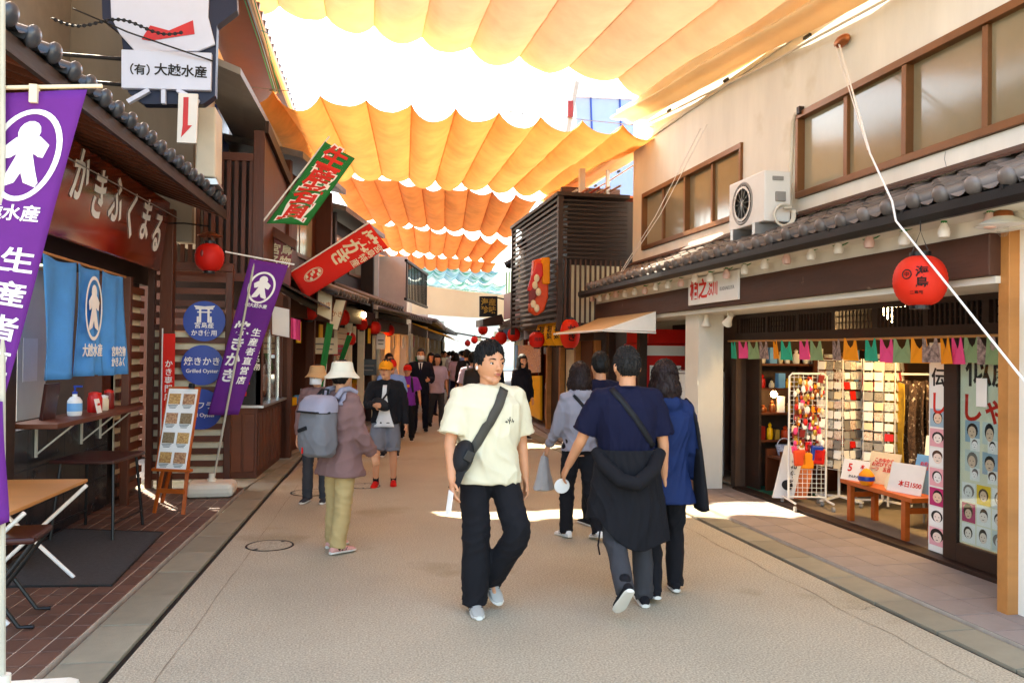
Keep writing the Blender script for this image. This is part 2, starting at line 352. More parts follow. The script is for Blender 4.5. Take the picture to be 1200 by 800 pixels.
for ys in (W1, W2):
    fb = B(); y0, y1 = ys[0], ys[-1]
    fb.box(X0-.035, X0+.1, y0, y1, 4.215, 4.285).box(X0-.035, X0+.1, y0, y1, 3.36, 3.425).box(X0-.036, X0+.1, y0, y0+.05, 3.426, 4.214).box(X0-.036, X0+.1, y1-.05, y1, 3.426, 4.214)
    w = part('window', fb, 'windowframe', shop, bevel=.004)
    for k in range(len(ys)-1):
        if k: part('mullion', B().box(X0-.028+.02*(k % 2), X0+.06, ys[k]-.03, ys[k]+.03, 3.427, 4.213), 'windowframe', w, bevel=.003)
        part('pane', B().box(X0+.03+.02*(k % 2), X0+.036+.02*(k % 2), ys[k]+.02, ys[k+1]-.02, 3.42, 4.22), 'frosted2' if k == len(ys)-2 else 'frosted', w)
part('crack', B().tube([(X0-.001, 5.8+.012*math.sin(k*2.1), 3.345-.06*k) for k in range(6)], .0025, 4), 'grey', shop)
# eave: S-profile tiles with round ends
def kawara_mesh(ln, w):
    b = B(); prof = []
    n = 10
    for i in range(n+1):
        a = math.pi*i/n; prof.append((-.07*math.cos(a), .03+.06*math.sin(a)))
    prof = [(-.07, 0)] + prof + [(.07, .03)]
    for i in range(1, 5): t = i/4; prof.append((.07+(w-.14)*t, .03-.035*math.sin(math.pi*t)*.8))
    m = len(prof); nl = 4
    vs = []
    for j in range(nl+1):
        y = -ln*j/nl
        for k in range(2): # overlapping courses step
            vs += [(p[0], y+(-.0 if k == 0 else -.002), p[1]+(-.018 if (k == 0 and j) else 0)) for p in prof]
    rows = 2*(nl+1)
    b.add(vs, [(r*m+i, r*m+i+1, (r+1)*m+i+1, (r+1)*m+i) for r in range(rows-1) for i in range(m-1)])
    b.ell((0, .0, .045), (.066, .04, .066), 14, 8)
    return b
def tile_run(parent, M, ln, w, n, m, name='roof_tile'):
    me = kawara_mesh(ln, w).mesh(name); me.materials.append(MAT[m]); shade(me, 50)
    for k in range(n):
        o = bpy.data.objects.new(name, me); COL.objects.link(o); o.parent = parent; o.matrix_parent_inverse = pmat(parent).inverted()
        o.matrix_basis = M @ Matrix.Translation((k*w, random.uniform(-.01, .01), random.uniform(-.006, .006)))
eang = math.atan2(.36, .85)
EM = Matrix.Translation((3.9, 3.25+.28*36, 2.73)) @ Matrix.Rotation(rad(-90), 4, 'Z') @ Matrix.Rotation(0, 4, 'X')
# local x runs toward the camera side (-y world), local -y up the slope (toward +x world)
EM = Matrix(((0, -math.cos(eang), math.sin(eang)*-1, 3.9), (1, 0, 0, 3.1), (0, -math.sin(eang), math.cos(eang), 2.72), (0, 0, 0, 1)))
eave = part('eave', B().slab([(3.93, 2.9, 2.69), (3.93, 13.35, 2.69), (4.76, 13.35, 3.04), (4.76, 2.9, 3.04)], (0, 0, .02)), 'darkwood', shop)
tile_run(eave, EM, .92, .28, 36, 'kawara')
part('flashing', B().slab([(4.6, 2.9, 3.12), (4.6, 13.35, 3.12), (4.745, 13.35, 3.2), (4.745, 2.9, 3.2)], (0, 0, .02)), 'weatherwood', eave)
part('gutter', B().slab([(3.84, 2.8, 2.7), (3.84, 2.8, 2.64), (3.87, 2.8, 2.6), (3.91, 2.8, 2.6), (3.94, 2.8, 2.64), (3.94, 2.8, 2.7)], (0, 10.55, 0)), 'darkmetal', eave)
for k in range(12): part('gutter_bracket', B().box(3.835, 3.99, 3.3+k*.9, 3.33+k*.9, 2.69, 2.715), 'darkmetal', eave)
part('soffit', B().slab([(3.95, 2.9, 2.62), (3.95, 13.35, 2.62), (4.19, 13.35, 2.6), (4.19, 2.9, 2.6)], (0, 0, .05)), 'plaster2', shop)
part('soffit_strip', B().box(4.15, 4.22, 2.9, 13.3, 2.5, 2.605), 'plaster2', shop)
part('beam', B().box(4.13, 4.3, 4.64, 13.3, 2.22, 2.5), 'weatherwood', shop, bevel=.01)
part('lintel', B().box(4.18, 4.8, 4.64, 13.2, 2.17, 2.217), 'plaster2', shop)
# front posts
part('near_pillar', B().box(4.3, 4.95, 3.2, 4.6, .0, 2.62), 'plaster', shop)
part('pillar_trim', B().box(4.22, 4.34, 4.57, 4.66, .0, 2.615), 'tablewood', shop, bevel=.004)
part('column', B().box(4.27, 4.6, 9.45, 9.85, 0, 2.168), 'plaster2', shop)
part('doorstep', B().box(4.73, 4.9, 4.67, 9.44, .0, .045), 'darkwood', shop, bevel=.004)
# interior shell
part('interior_floor', B().box(4.9, 9, 1.7, 13.0, .0, .03), 'intfloor', shop)
part('interior_wall', B().box(8.0, 8.1, 1.7, 13.0, .03, 2.9).box(4.8, 8, 9.5, 9.62, .03, 2.16).box(4.96, 8, 4.3, 4.42, .03, 2.9), 'intwall', shop)
part('interior_ceiling', B().box(4.81, 8, 4.43, 13.0, 2.45, 2.5), 'intwall', shop)
# transom: dark lattice above the opening
tr = part('transom', B().box(X0, X0+.05, 4.67, 9.44, 1.84, 1.94).box(X0, X0+.05, 4.67, 9.44, 2.12, 2.168), 'darkwood', shop)
for k in range(8): part('transom_post', B().box(X0-.005, X0+.055, 4.67+k*.66, 4.73+k*.66, 1.941, 2.119), 'darkwood', tr)
k = 0; y = 4.76
while y < 9.4:
    part('lattice_bar', B().box(X0+.01, X0+.03, y, y+.018, 1.941, 2.119), 'darkwood', tr); y += .058
for z in (2.0, 2.06): part('lattice_rail', B().box(X0+.031, X0+.045, 4.7, 9.43, z, z+.014), 'darkwood', tr)
part('transom_paper', B().box(X0+.06, X0+.066, 7.35, 9.4, 1.94, 2.12).box(X0+.06, X0+.066, 4.8, 6.5, 1.94, 2.12), 'black', tr)
for yy in (5.2, 8.55, 9.0): part('transom_window', B().box(X0+.0475, X0+.058, yy-.16, yy+.16, 1.95, 2.11), 'frosted2', tr)
# second bay behind the awning
part('bay_wall', B().box(5.4, 5.5, 9.86, 13.0, .03, 2.16), 'intwall', shop)
part('bay_post', B().box(4.3, 4.42, 11.6, 11.72, 0, 2.168), 'darkwood', shop)
part('bay_post', B().box(4.3, 4.42, 13.05, 13.2, 0, 2.168), 'darkwood', shop)
# ---------------- glazed sliding door with portrait posters
door = thing('sliding_door', 'dark framed glass sliding door papered with portrait drawings', 'door', (4.83, 5.2, .045))
fb = B(); fb.box(4.80, 4.84, 4.67, 4.75, .05, 1.83).box(4.80, 4.84, 5.72, 5.87, .05, 1.83).box(4.801, 4.839, 4.75, 5.72, .05, .2).box(4.801, 4.839, 4.75, 5.72, 1.76, 1.83)
part('frame', fb, 'darkwood', door, bevel=.004)
part('pane', B().box(4.815, 4.82, 4.75, 5.72, .2, 1.76), 'glass', door)
mat('posterbg', '#e8e3c8', .8, .04); MAT['posterbg'].node_tree
pb = part('poster_sheet', B().box(4.825, 4.829, 4.76, 5.71, .21, 1.75), 'posterbg', door)
def oval(b, c, ry, rz, x, n=14, th=.0012, y0=None):
    b.slab([(x, c[0]+ry*math.cos(2*math.pi*k/n), c[1]+rz*math.sin(2*math.pi*k/n)) for k in range(n)], (-th, 0, 0)); return b
FACE = [mat('face%d' % i, c, .8, .05) for i, c in enumerate(('#f0d9c8', '#f6e6da', '#e8c4a8', '#e9e6e2'))]
TILE = [mat('facebg%d' % i, c, .8, .05) for i, c in enumerate(('#f4f1ec', '#e9a7ae', '#f2c21c', '#cfd8d2', '#c0306a', '#9fb7c6'))]
mat('ink', '#17130f', .6, .1); mat('inkred', '#d3220f', .6, .1); mat('inkgrey', '#7a736d', .7, .1)
mat('hair_tan', '#4a2c1a', .7, .2)
def portrait(y, z, w, h, x, parent, bgm, fm):
    card = part('portrait_card', B().box(x-.0012, x, y-w/2, y+w/2, z-h/2, z+h/2), bgm, parent)
    RP = random; hx = RP.uniform(.8, 1.15); b = B(); oval(b, (y+w*RP.uniform(-.04, .04), z+h*RP.uniform(.02, .1)), w*.36*hx, h*RP.uniform(.3, .4), x-.0012); part('portrait_hair', b, RP.choice(['ink', 'ink', 'hair_tan', 'inkgrey']), card)
    b = B(); oval(b, (y, z-h*RP.uniform(.02, .07)), w*RP.uniform(.23, .3), h*RP.uniform(.25, .32), x-.0026); part('portrait_face', b, fm, card)
    b = B(); e = h*.02
    for s in (-1, 1): oval(b, (y+s*w*.11, z), w*.035, e, x-.004, 6)
    oval(b, (y, z-h*.18), w*.08, e, x-.004, 6); part('portrait_eyes', b, 'ink', card)
for j in range(3):
    for i in range(6): portrait(4.84+i*.155, .3+j*.16, .14, .15, 4.824, door, TILE[(i*5+j*3) % 6] if (i+j) % 3 == 0 else TILE[0], FACE[(i+j) % 4])
for j in range(2):
    for i in range(5):
        y, z = 4.86+i*.18, .82+j*.23
        portrait(y, z+.05, .15, .17, 4.824, door, TILE[3+2*((i+j) % 2)], FACE[2]); portrait(y-.03, z-.05, .1, .1, 4.8225, door, TILE[0], FACE[3])
fy = frame((4.8235, 5.25, 1.58), (0, -1, 0), (0, 0, 1))
text('似顔絵', .27, 'ink', door, frame((4.8235, 5.25, 1.56), (0, -1, 0), (0, 0, 1)), bold=.015)
text('しゃも絵', .24, 'inkred', door, frame((4.8235, 5.23, 1.27), (0, -1, 0), (0, 0, 1)), bold=.02)
part('price_card', B().box(4.812, 4.814, 5.42, 5.53, 1.3, 1.52), 'paper', door)
# tall portrait panel beside the door
pn = thing('portrait_panel', 'narrow white standing panel of portrait drawings left of the glass door', 'panel', (4.87, 6.0, .045))
part('board', B().box(4.865, 4.885, 5.9, 6.12, .05, 1.8), 'paper', pn, bevel=.002)
for j in range(7): portrait(6.01, .18+j*.165, .19, .15, 4.8645, pn, TILE[(1, 0, 4, 1, 0, 1, 5)[j]], FACE[j % 4])
text('伝', .16, 'ink', pn, frame((4.8635, 6.01, 1.5), (0, -1, 0), (0, 0, 1)), bold=.02)
text('し', .2, 'inkred', pn, frame((4.8635, 6.01, 1.28), (0, -1, 0), (0, 0, 1)), bold=.02)
# ---------------- bunting of little camisole cloths on a bamboo pole
bt = thing('bunting', 'row of small coloured camisole cloths hanging from a bamboo pole across the souvenir shop', 'bunting', (4.66, 7, 1.8))
part('pole', B().tube([(4.66, 4.68, 1.845), (4.66, 7, 1.835), (4.66, 9.44, 1.845)], .011, 8), 'tablewood', bt)
mat('patterncloth', '#c9a79a', .8, .2, 30., col2='#3a2a2a')
def cami(w, h):
    b = B()
    o = [(-.4, .5), (-.5, -.5), (.5, -.5), (.4, .5), (.32, .5), (.22, .2), (0, .06), (-.22, .2), (-.32, .5)]
    o = [(x*w, z*h) for x, z in o]
    return b.add([(.012*math.sin(x*40+z*9), x, z) for x, z in o], [(0, 1, 6, 7, 8), (1, 2, 6), (2, 3, 4, 5, 6)])
seq = ['teal', 'pink', 'olive', 'patterncloth', 'orange', 'teal', 'pink', 'olive', 'patterncloth', 'orange', 'teal', 'pink', 'olive', 'orange', 'patterncloth', 'orange', 'pink', 'olive', 'patterncloth', 'olive', 'orange']
ys = [9.3, 9.05, 8.8, 8.56, 8.3, 8.08, 7.72, 7.5, 7.15, 6.93, 6.62, 6.4, 6.2, 5.98, 5.85, 5.68, 5.55, 5.4, 5.25, 5.16, 4.98]
for c, y in zip(seq, ys):
    w = random.uniform(.17, .21); o = part('pennant', cami(w, .21), c, bt, solid=.003); o.location = (4.662, y, 1.745-random.uniform(0, .015)); o.rotation_euler = (random.uniform(-.04, .04), 0, random.uniform(-.25, .25))
    o.matrix_parent_inverse = pmat(bt).inverted()
# ---------------- lit round window lamp and interior shelves
lamp = thing('paper_globe_lamp', 'lit round paper lamp glowing behind the dark lattice', 'lamp', (5.3, 7.1, 2.14))
part('shade', B().ell((5.3, 7.1, 2.14), (.15, .15, .14), 16, 10), 'lit', lamp, smooth=60); part('cord', B().tube([(5.3, 7.1, 2.27), (5.3, 7.1, 2.45)], .006, 6), 'black', lamp)
lamp = thing('ceiling_lamp', 'half-round lit ceiling lamp beside the round lamp in the souvenir shop', 'lamp', (5.5, 6.75, 2.1))
part('shade', B().lathe([(.17, 0), (.16, .06), (.1, .11), (.03, .13)], (5.5, 6.75, 2.02), 20), 'lit', lamp, smooth=50); part('cord', B().tube([(5.5, 6.75, 2.15), (5.5, 6.75, 2.45)], .006, 6), 'black', lamp)
def shelf_unit(x, y0, y1, zs, label, depth=.4, items=True, seed=1):
    t = thing('shelf_unit', label, 'shelf', (x, (y0+y1)/2, .03))
    part('frame', B().box(x, x+depth, y0, y0+.04, .03, zs[-1]+.1).box(x, x+depth, y1-.04, y1, .03, zs[-1]+.1), 'redwood', t)
    R = random.Random(seed)
    for z in zs:
        part('board', B().box(x+.001, x+depth-.001, y0+.041, y1-.041, z, z+.025), 'redwood', t)
        if items:
            y = y0+.08
            while y < y1-.15:
                w = R.uniform(.07, .16); h = R.uniform(.08, .22); c = R.choice(['redpaint', 'paper', 'yellow', 'pink', 'teal', 'orange', 'skyblue', 'cream', 'vermilion', 'paper', 'black', 'gold'])
                kind = R.random()
                bb = B()
                if kind < .5: bb.obox((x+.12, y+w/2, z+.026+h/2), (.1, w, h), Matrix.Rotation(R.uniform(-.3, .3), 3, 'Z'))
                else: bb.lathe([(w*.42, 0), (w*.5, h*.3), (w*.45, h*.7), (w*.18, h), (w*.16, h*1.06), (0, h*1.08)], (x+.14, y+w/2, z+.026), 10)
                tag(part('souvenir', bb, c, t, bevel=.004 if kind < .5 else 0, smooth=40), None)
                y += w+R.uniform(.02, .06)
    return t
shelf_unit(7.5, 4.6, 6.9, (.4, .8, 1.2, 1.6), 'long wooden souvenir shelf deep inside the shop at the right', seed=3)
shelf_unit(7.5, 7.0, 9.4, (.4, .8, 1.2, 1.6), 'long wooden souvenir shelf deep inside the shop at the left', seed=4)
shelf_unit(5.6, 9.05, 9.45, (.5, .85, 1.2, 1.55), 'narrow shelf of trinkets against the shop side wall', seed=5)
shelf_unit(6.3, 8.8, 9.45, (.5, .85, 1.2, 1.55), 'second trinket shelf further along the shop side wall', seed=6)
shelf_unit(5.0, 8.75, 9.12, (.45,), 'low wooden display table with bags near the shop corner', items=False, seed=7)
for i, (c, y, lb) in enumerate((('bluesign', 9.04, 'blue checked basket on the low display table'), ('paper', 8.83, 'white patterned basket on the low display table'))):
    mat('basket%d' % i, '#1d4fa0' if i == 0 else '#e6e3da', .7, .1, 55., col2='#e8edf5' if i == 0 else '#2a2a2a')
    t = thing('basket', lb, 'basket', (5.2, y, .476)); part('bowl', B().lathe([(.07, 0), (.1, .12), (.095, .12), (.065, .01), (0, .01)], (5.2, y, .476), 16), 'basket%d' % i, t, smooth=40)
    part('handle', B().tube([(5.2+.09*math.cos(a), y, .59+.09*math.sin(a)) for a in np.linspace(0, math.pi, 9)], .006, 6), 'basket%d' % i, t)
for i, z in enumerate((1.52, 1.25)):
    t = thing('framed_calligraphy', ('upper' if i == 0 else 'lower')+' white calligraphy card hanging on the dark post inside the shop', 'card', (4.95, 9.3, z)); part('card', B().box(4.94, 4.95, 9.22, 9.4, z-.1, z+.1), 'paper', t)
    b = B()
    for q in range(4): b.tube([(4.938, 9.31+.05*math.sin(q*2), z+.05-.03*q), (4.938, 9.31-.05*math.cos(q), z-.03*q)], .008, 5)
    part('brush_mark', b, 'ink', t)
sw = thing('wall_shelf', 'dark wooden wall shelf of trinkets facing the street just inside the shop', 'shelf', (5.3, 9.3, .03)); R = random.Random(21)
part('side', B().box(4.93, 4.96, 9.15, 9.49, .03, 1.75), 'darkwood', sw); part('side', B().box(6.4, 6.43, 9.15, 9.49, .03, 1.75), 'darkwood', sw)
for z in (.62, .95, 1.25, 1.55):
    part('board', B().box(4.961, 6.399, 9.17, 9.49, z, z+.025), 'redwoodh', sw); x = 4.98
    while x < 6.3:
        w = R.uniform(.05, .12); h = R.uniform(.07, .2); m = R.choice(['redpaint', 'paper', 'yellow', 'pink', 'skyblue', 'cream', 'vermilion', 'paper', 'shopwhite', 'gold', 'deepred', 'copper', 'tablewood']); bb = B()
        if R.random() < .5: bb.obox((x+w/2, 9.25, z+.026+h/2), (w, .08, h), Matrix.Rotation(R.uniform(-.3, .3), 3, 'Z'))
        else: bb.lathe([(w*.4, 0), (w*.5, h*.3), (w*.42, h*.65), (w*.2, h*.75), (w*.28, h*.9), (0, h*1.05)], (x+w/2, 9.26, z+.026), 10)
        part('souvenir', bb, m, sw, smooth=40); x += w+R.uniform(.01, .05)
part('fill_lamp', B().ell((5.15, 9.2, 1.2), (.04, .04, .04), 10, 8), 'lit', sw)  # small glowing ball added to brighten the shop interior
gm = thing('door_mat', 'small green doormat at the shop threshold', 'mat', (5.1, 9.1, .032)); part('pile', B().box(4.92, 5.5, 8.75, 9.44, .032, .045), 'greenmat', gm, bevel=.004)
# ---------------- wire grid rack with goods
gr = thing('wire_grid_rack', 'tall white wire grid rack on casters hung with souvenirs', 'rack', (4.95, 8.12, .02), rad(-14))
def Lq(x0, z0, x1, z1, y=0): return [(x0, y, z0), (x1, y, z1)]
fr = B(); w, h = .2, 1.46
fr.tube([(-w, 0, .1), (-w, 0, h-.03), (-w+.03, 0, h), (w-.03, 0, h), (w, 0, h-.03), (w, 0, .1)], .012, 8); fr.tube([(-w, 0, .12), (w, 0, .12)], .01, 8)
for s in (-1, 1): fr.tube([(s*w, -.25, .09), (s*w, .25, .09)], .012, 8)
part('frame', fr, 'whitepaint', gr, local=True, smooth=40)
gb = B()
for k in range(1, 8): gb.tube(Lq(-w+k*.05, .12, -w+k*.05, h), .0032, 5)
for k in range(1, 27): gb.tube(Lq(-w, .12+k*.05, w, .12+k*.05), .0032, 5)
part('grid', gb, 'whitepaint', gr, local=True)
for s in (-1, 1):
    for t in (-1, 1): part('caster', B().tube([(s*w-.012, t*.24, .03), (s*w+.012, t*.24, .03)], .03, 14), 'grey', gr, local=True)
R = random.Random(11)
for k in range(120):
    x, z = -w+.04+R.random()*(2*w-.08), .62+R.random()*.8; hh = R.uniform(.035, .085); c = R.choice(['redpaint', 'vermilion', 'paper', 'cream', 'pink', 'copper', 'orange', 'paper', 'deepred', 'gold'])
    bb = B()
    if R.random() < .5: bb.ell((x, -.04, z), (hh*.32, .018, hh*.5), 10, 6)
    else: bb.obox((x, -.035, z), (hh*.7, .02, hh), Matrix.Rotation(R.uniform(-.2, .2), 3, 'Y'))
    bb.tube([(x, -.01, z+hh*.5), (x, -.035, z+hh*.5+.02)], .003, 5)
    part('souvenir_charm', bb, c, gr, local=True, smooth=40)
for (x, z, c) in ((-.1, .5, 'vermilion'), (-.02, .47, 'orange'), (.08, .55, 'bluesign'), (.1, .52, 'redpaint')): part('souvenir_bag', B().obox((x, -.06, z+.05), (.13, .05, .17), Matrix.Rotation(x, 3, 'Y')), c, gr, local=True, bevel=.015)
# leaning board sign in the sun
ln = thing('leaning_sign', 'white and wood board leaning against the wire rack in the sun', 'sign', (4.75, 8.45, .02), rad(-20))
for nm, x0, x1, m in (('board', -.02, .2, 'whitepaint'), ('side_board', .2, .34, 'orangewood')):
    part(nm, B().slab([(x0, -.02, .06), (x1, -.02, .06), (x1+.18, .25, .62), (x0+.18, .25, .62)], (-.01, .02, .0)), m, ln, local=True)
text('しゃもじ', .075, 'ink', ln, pmat(ln) @ frame((.22, .1, .36), (.3, .42, .86), (-1, .1, .2)), bold=.02)
part('ring_mark', B().lathe([(.05, 0), (.06, 0), (.06, .002), (.05, .002)], (.14, .03, .2), 20, axis=Matrix.Rotation(rad(64), 3, 'X')), 'ink', ln, local=True)
# ---------------- postcard spinner racks
mat('card1', '#cfc6b8', .5, .4, 60., col2='#6b6258'); mat('card2', '#c98a6a', .5, .4, 60., col2='#f0e6d8'); mat('card3', '#7b8fa0', .5, .4, 60., col2='#e8e4d8')
def spinner(x, y, rz, label, seed):
    t = thing('postcard_rack', label, 'rack', (x, y, .03), rz, 'postcard racks in the souvenir shop'); R = random.Random(seed)
    b = B().tube([(0, 0, .08), (0, 0, 1.6)], .015, 8); part('pole', b, 'whitepaint', t, local=True)
    b = B()
    for a in range(4): c, s = math.cos(a*math.pi/2), math.sin(a*math.pi/2); b.bar((0, 0, .09), (.3*c, .3*s, .06), .04, .02)
    part('base', b, 'whitepaint', t, local=True)
    for a in range(4): c, s = math.cos(a*math.pi/2), math.sin(a*math.pi/2); part('caster', B().ell((.28*c, .28*s, .027), (.025, .025, .027), 10, 6), 'grey', t, local=True)
    fr = B(); q = .16
    for sx in (-1, 1):
        for sy in (-1, 1): fr.tube([(sx*q, sy*q, .38), (sx*q, sy*q, 1.62)], .006, 6)
    for k in range(9):
        z = .4+k*.15; fr.tube([(-q, -q, z), (q, -q, z), (q, q, z), (-q, q, z), (-q, -q, z)], .004, 5)
    part('wire_frame', fr, 'whitepaint', t, local=True)
    for a in range(4):
        Rz = Matrix.Rotation(a*math.pi/2, 3, 'Z')
        for k in range(11):
            for i in range(3):
                p = Rz @ Vector((-.105+i*.105, -q-.012, .46+k*.108)); T = Rz @ Matrix.Rotation(R.uniform(-.16, -.08), 3, 'X')
                part('postcard', B().obox(p, (.088, .006, R.uniform(.07, .1)), T), R.choice(['paper', 'paper', 'paper', 'cream', 'cream', 'grey', 'inkgrey', 'card1', 'card1', 'card2', 'card3', 'card3', 'shopwhite', 'shopwhite', 'redpaint', 'card2', 'paper']), t, local=True)
spinner(5.42, 8.25, rad(20), 'nearer revolving postcard rack beside the wire grid rack', 5)
spinner(5.75, 7.95, rad(40), 'revolving postcard rack further inside behind the nearer one', 6)
# clothes rail with brown patterned garments
mat('camo', '#1c100b', .9, .3, 34., col2='#6b5040', spot=('#d9cbb8', 22., .6)); mat('gold_cloth', '#a8852c', .9, .3, 14.)
cr = thing('clothes_rail', 'white clothes rail hung with brown and white patterned garments', 'clothes rail', (6.25, 7.75, .03), rad(-15))
part('rail', B().tube([(-.5, 0, .03), (-.5, 0, 1.42), (-.46, 0, 1.46), (.46, 0, 1.46), (.5, 0, 1.42), (.5, 0, .03)], .013, 8), 'whitepaint', cr, local=True, smooth=40)
for k in range(9):
    x = -.44+k*.11; wv = lambda u, v, x=x, k=k: (x+.008*math.sin(v*7+k)+.02*math.sin(u*14+k*2)+.012*math.sin(u*37), -.24+u*.48, 1.4-v*.95-.1*abs(u-.5)*(1-v))
    part('garment', B().grid(wv, 14, 12), 'gold_cloth' if k < 1 else 'camo', cr, local=True, solid=.008, smooth=60)
# ---------------- bench with signs
be = thing('display_bench', 'low orange wooden bench with price signs at the shop front', 'bench', (5.1, 6.95, .03), rad(-3))
part('seat', B().box(-.17, .17, -.58, .58, .36, .405), 'orangewood', be, local=True, bevel=.006)
for sx in (-.13, .13):
    for sy in (-.44, .44): part('leg', B().box(sx-.025, sx+.025, sy-.03, sy+.03, 0, .36), 'orangewood', be, local=True, bevel=.004)
for sy in (-.44, .44): part('rail', B().box(-.105, .105, sy-.012, sy+.012, .24, .29), 'orangewood', be, local=True)
def card(x, y, z, w, h, m, label, lines, rz=0, tilt=.3, name='price_sign'):
    t = thing(name, label, 'sign', (x, y, z), rad(-90)+rz)
    part('card', B().slab([(-w/2, 0, 0), (w/2, 0, 0), (w/2, tilt*h, h), (-w/2, tilt*h, h)], (0, .008, 0)), m, t, local=True)
    for (s, sz, mm, px, pz) in lines:
        text(s, sz, mm, t, pmat(t) @ frame((px, pz*tilt-.0025, pz), (1, 0, 0), (0, tilt, 1)), bold=.02, ext=.001)
    part('easel_foot', B().bar((0, .01+tilt*h*.7, h*.7), (0, tilt*h+.12, .0), .02, .006), 'black', t, local=True)
ZB = .436
card(4.99, 7.36, ZB, .3, .2, 'paper', 'small white price card with a red 5 at the far end of the bench', [('5', .11, 'inkred', -.06, .12), ('かんたん', .03, 'ink', 0, .04), ('本', .05, 'inkred', .08, .14)], rad(18))
card(5.12, 7.12, ZB, .34, .3, 'cream', 'taller card of red lettering standing behind on the bench', [('この中から\nお選び下さい\n一つ　五百円', .045, 'inkred', 0, .18)], rad(16))
card(5.0, 6.62, ZB, .36, .26, 'paper', 'wide white card lettered 1500 in red on the bench', [('本日1500', .06, 'inkred', .05, .08)], rad(14))
card(5.16, 6.6, ZB, .22, .34, 'skyblue', 'dark framed blue and pink notice behind the 1500 card', [('お名前\n入れます', .04, 'inkred', 0, .24)], rad(14))
pd = thing('rice_paddle', 'pale wooden rice paddle standing on the bench in front of the price card', 'rice paddle', (4.95, 6.8, ZB), rad(-76))
part('paddle', B().slab([(.055*math.sin(a)*(1 if math.cos(a) > -.2 else .95), .02+.04*(1-math.cos(a)), .085-.085*math.cos(a)) for a in np.linspace(.1, 2*math.pi-.1, 20) if abs(a-math.pi) > .35] , (0, .008, 0)), 'cream', pd, local=True)
part('handle', B().slab([(-.016, .09, .15), (.016, .09, .15), (.014, .12, .25), (-.014, .12, .25)], (0, .008, 0)), 'cream', pd, local=True)
orn = thing('orange_ornament', 'small round orange and blue ornament beside the card with the red 5', 'ornament', (4.96, 7.1, ZB)); part('body', B().lathe([(.05, 0), (.075, .05), (.07, .1), (.03, .15), (0, .16)], (4.96, 7.1, ZB), 16), 'orange', orn, smooth=40); part('band', B().lathe([(.077, .045), (.0775, .06), (.0745, .085)], (4.96, 7.1, ZB), 16), 'bluesign', orn)
ch = thing('folding_chair', 'white chair standing behind the display bench', 'chair', (5.6, 6.95, .03), rad(-60))
part('backrest', B().slab([(-.2, .2, .5), (.2, .2, .5), (.2, .28, .86), (-.2, .28, .86)], (0, .02, 0)), 'whitepaint', ch, local=True, bevel=.008); part('seat', B().box(-.2, .2, -.18, .2, .43, .46), 'whitepaint', ch, local=True, bevel=.008)
for sx in (-.18, .18):
    for sy in (-.16, .19): part('leg', B().tube([(sx, sy, 0), (sx, sy*.9, .43)], .012, 8), 'steel', ch, local=True)
# ---------------- things on the outside of the building
ac = thing('air_conditioner', 'white outdoor air conditioner unit standing on the tiled eave', 'air conditioner', (4.38, 8.2, 3.0))
part('casing', B().box(4.24, 4.54, 7.8, 8.6, 3.07, 3.6), 'whitepaint', ac, bevel=.012)
part('foot', B().box(4.2, 4.6, 7.92, 7.98, 2.95, 3.07), 'steel', ac); part('foot', B().box(4.2, 4.6, 8.42, 8.48, 2.95, 3.07), 'steel', ac)
ax = Matrix.Rotation(rad(-90), 3, 'Y')
part('fan_ring', B().lathe([(.2, 0), (.22, .012), (.235, 0)], (4.239, 8.28, 3.33), 30, axis=ax), 'grey', ac, smooth=40)
part('fan_opening', B().lathe([(.2, .002), (0, .003)], (4.239, 8.28, 3.33), 30, axis=ax), 'black', ac)
g = B()
for k in range(1, 8): g.lathe([(k*.027-.002, .006), (k*.027+.002, .008)], (4.239, 8.28, 3.33), 30, axis=ax)
for k in range(6): a = k*math.pi/6; g.tube([(4.23, 8.28-.2*math.cos(a), 3.33-.2*math.sin(a)), (4.23, 8.28+.2*math.cos(a), 3.33+.2*math.sin(a))], .002, 4)
part('fan_grille', g, 'whitepaint', ac)
part('side_handle', B().box(4.33, 4.45, 7.785, 7.799, 3.5, 3.54), 'grey', ac); part('valve_cover', B().box(4.36, 4.47, 7.77, 7.799, 3.28, 3.38), 'grey', ac, bevel=.006)
g = B()
for k in range(3): g.tube([(4.42+.0*k, 7.74-.012*k, 3.2), *[(4.42+(.1+.008*k)*math.cos(a), 7.73-.012*k, 3.12+(.1+.008*k)*math.sin(a)) for a in np.linspace(.8, 6.6, 20)]], .012, 8)
part('coiled_pipe', g, 'offwhite', ac, smooth=60)
cn = thing('conduit_pipe', 'grey conduit climbing the cream wall from the air conditioner', 'pipe', (4.7, 8.1, 3.1)); part('pipe', B().tube([(4.55, 7.75, 3.17), (4.68, 7.9, 3.16), (4.72, 8.08, 3.22), (4.72, 8.13, 3.4), (4.72, 8.12, 3.7), (4.72, 8.08, 4.2), (4.72, 8.02, 4.28), (4.72, 7.96, 4.27)], .022, 10), 'offwhite', cn, smooth=60)
part('junction', B().box(4.69, 4.75, 7.9, 7.96, 4.25, 4.33), 'darkwood', cn, bevel=.006)
sg = thing('shop_sign', 'white sign with red brush lettering on the dark beam of the souvenir shop', 'sign', (4.12, 8.75, 2.42))
part('board', B().box(4.105, 4.129, 8.1, 9.4, 2.27, 2.59), 'whitepaint', sg, bevel=.004)
text('柏之', .24, 'inkred', sg, frame((4.103, 9.1, 2.43), (0, -1, 0), (0, 0, 1)), bold=.03); text('ぷ川', .17, 'inkred', sg, frame((4.103, 8.72, 2.42), (0, -1, 0), (0, 0, 1)), bold=.02, sx=.8); text('KASHAKUYA', .06, 'grey', sg, frame((4.103, 8.36, 2.41), (0, -1, 0), (0, 0, 1)))
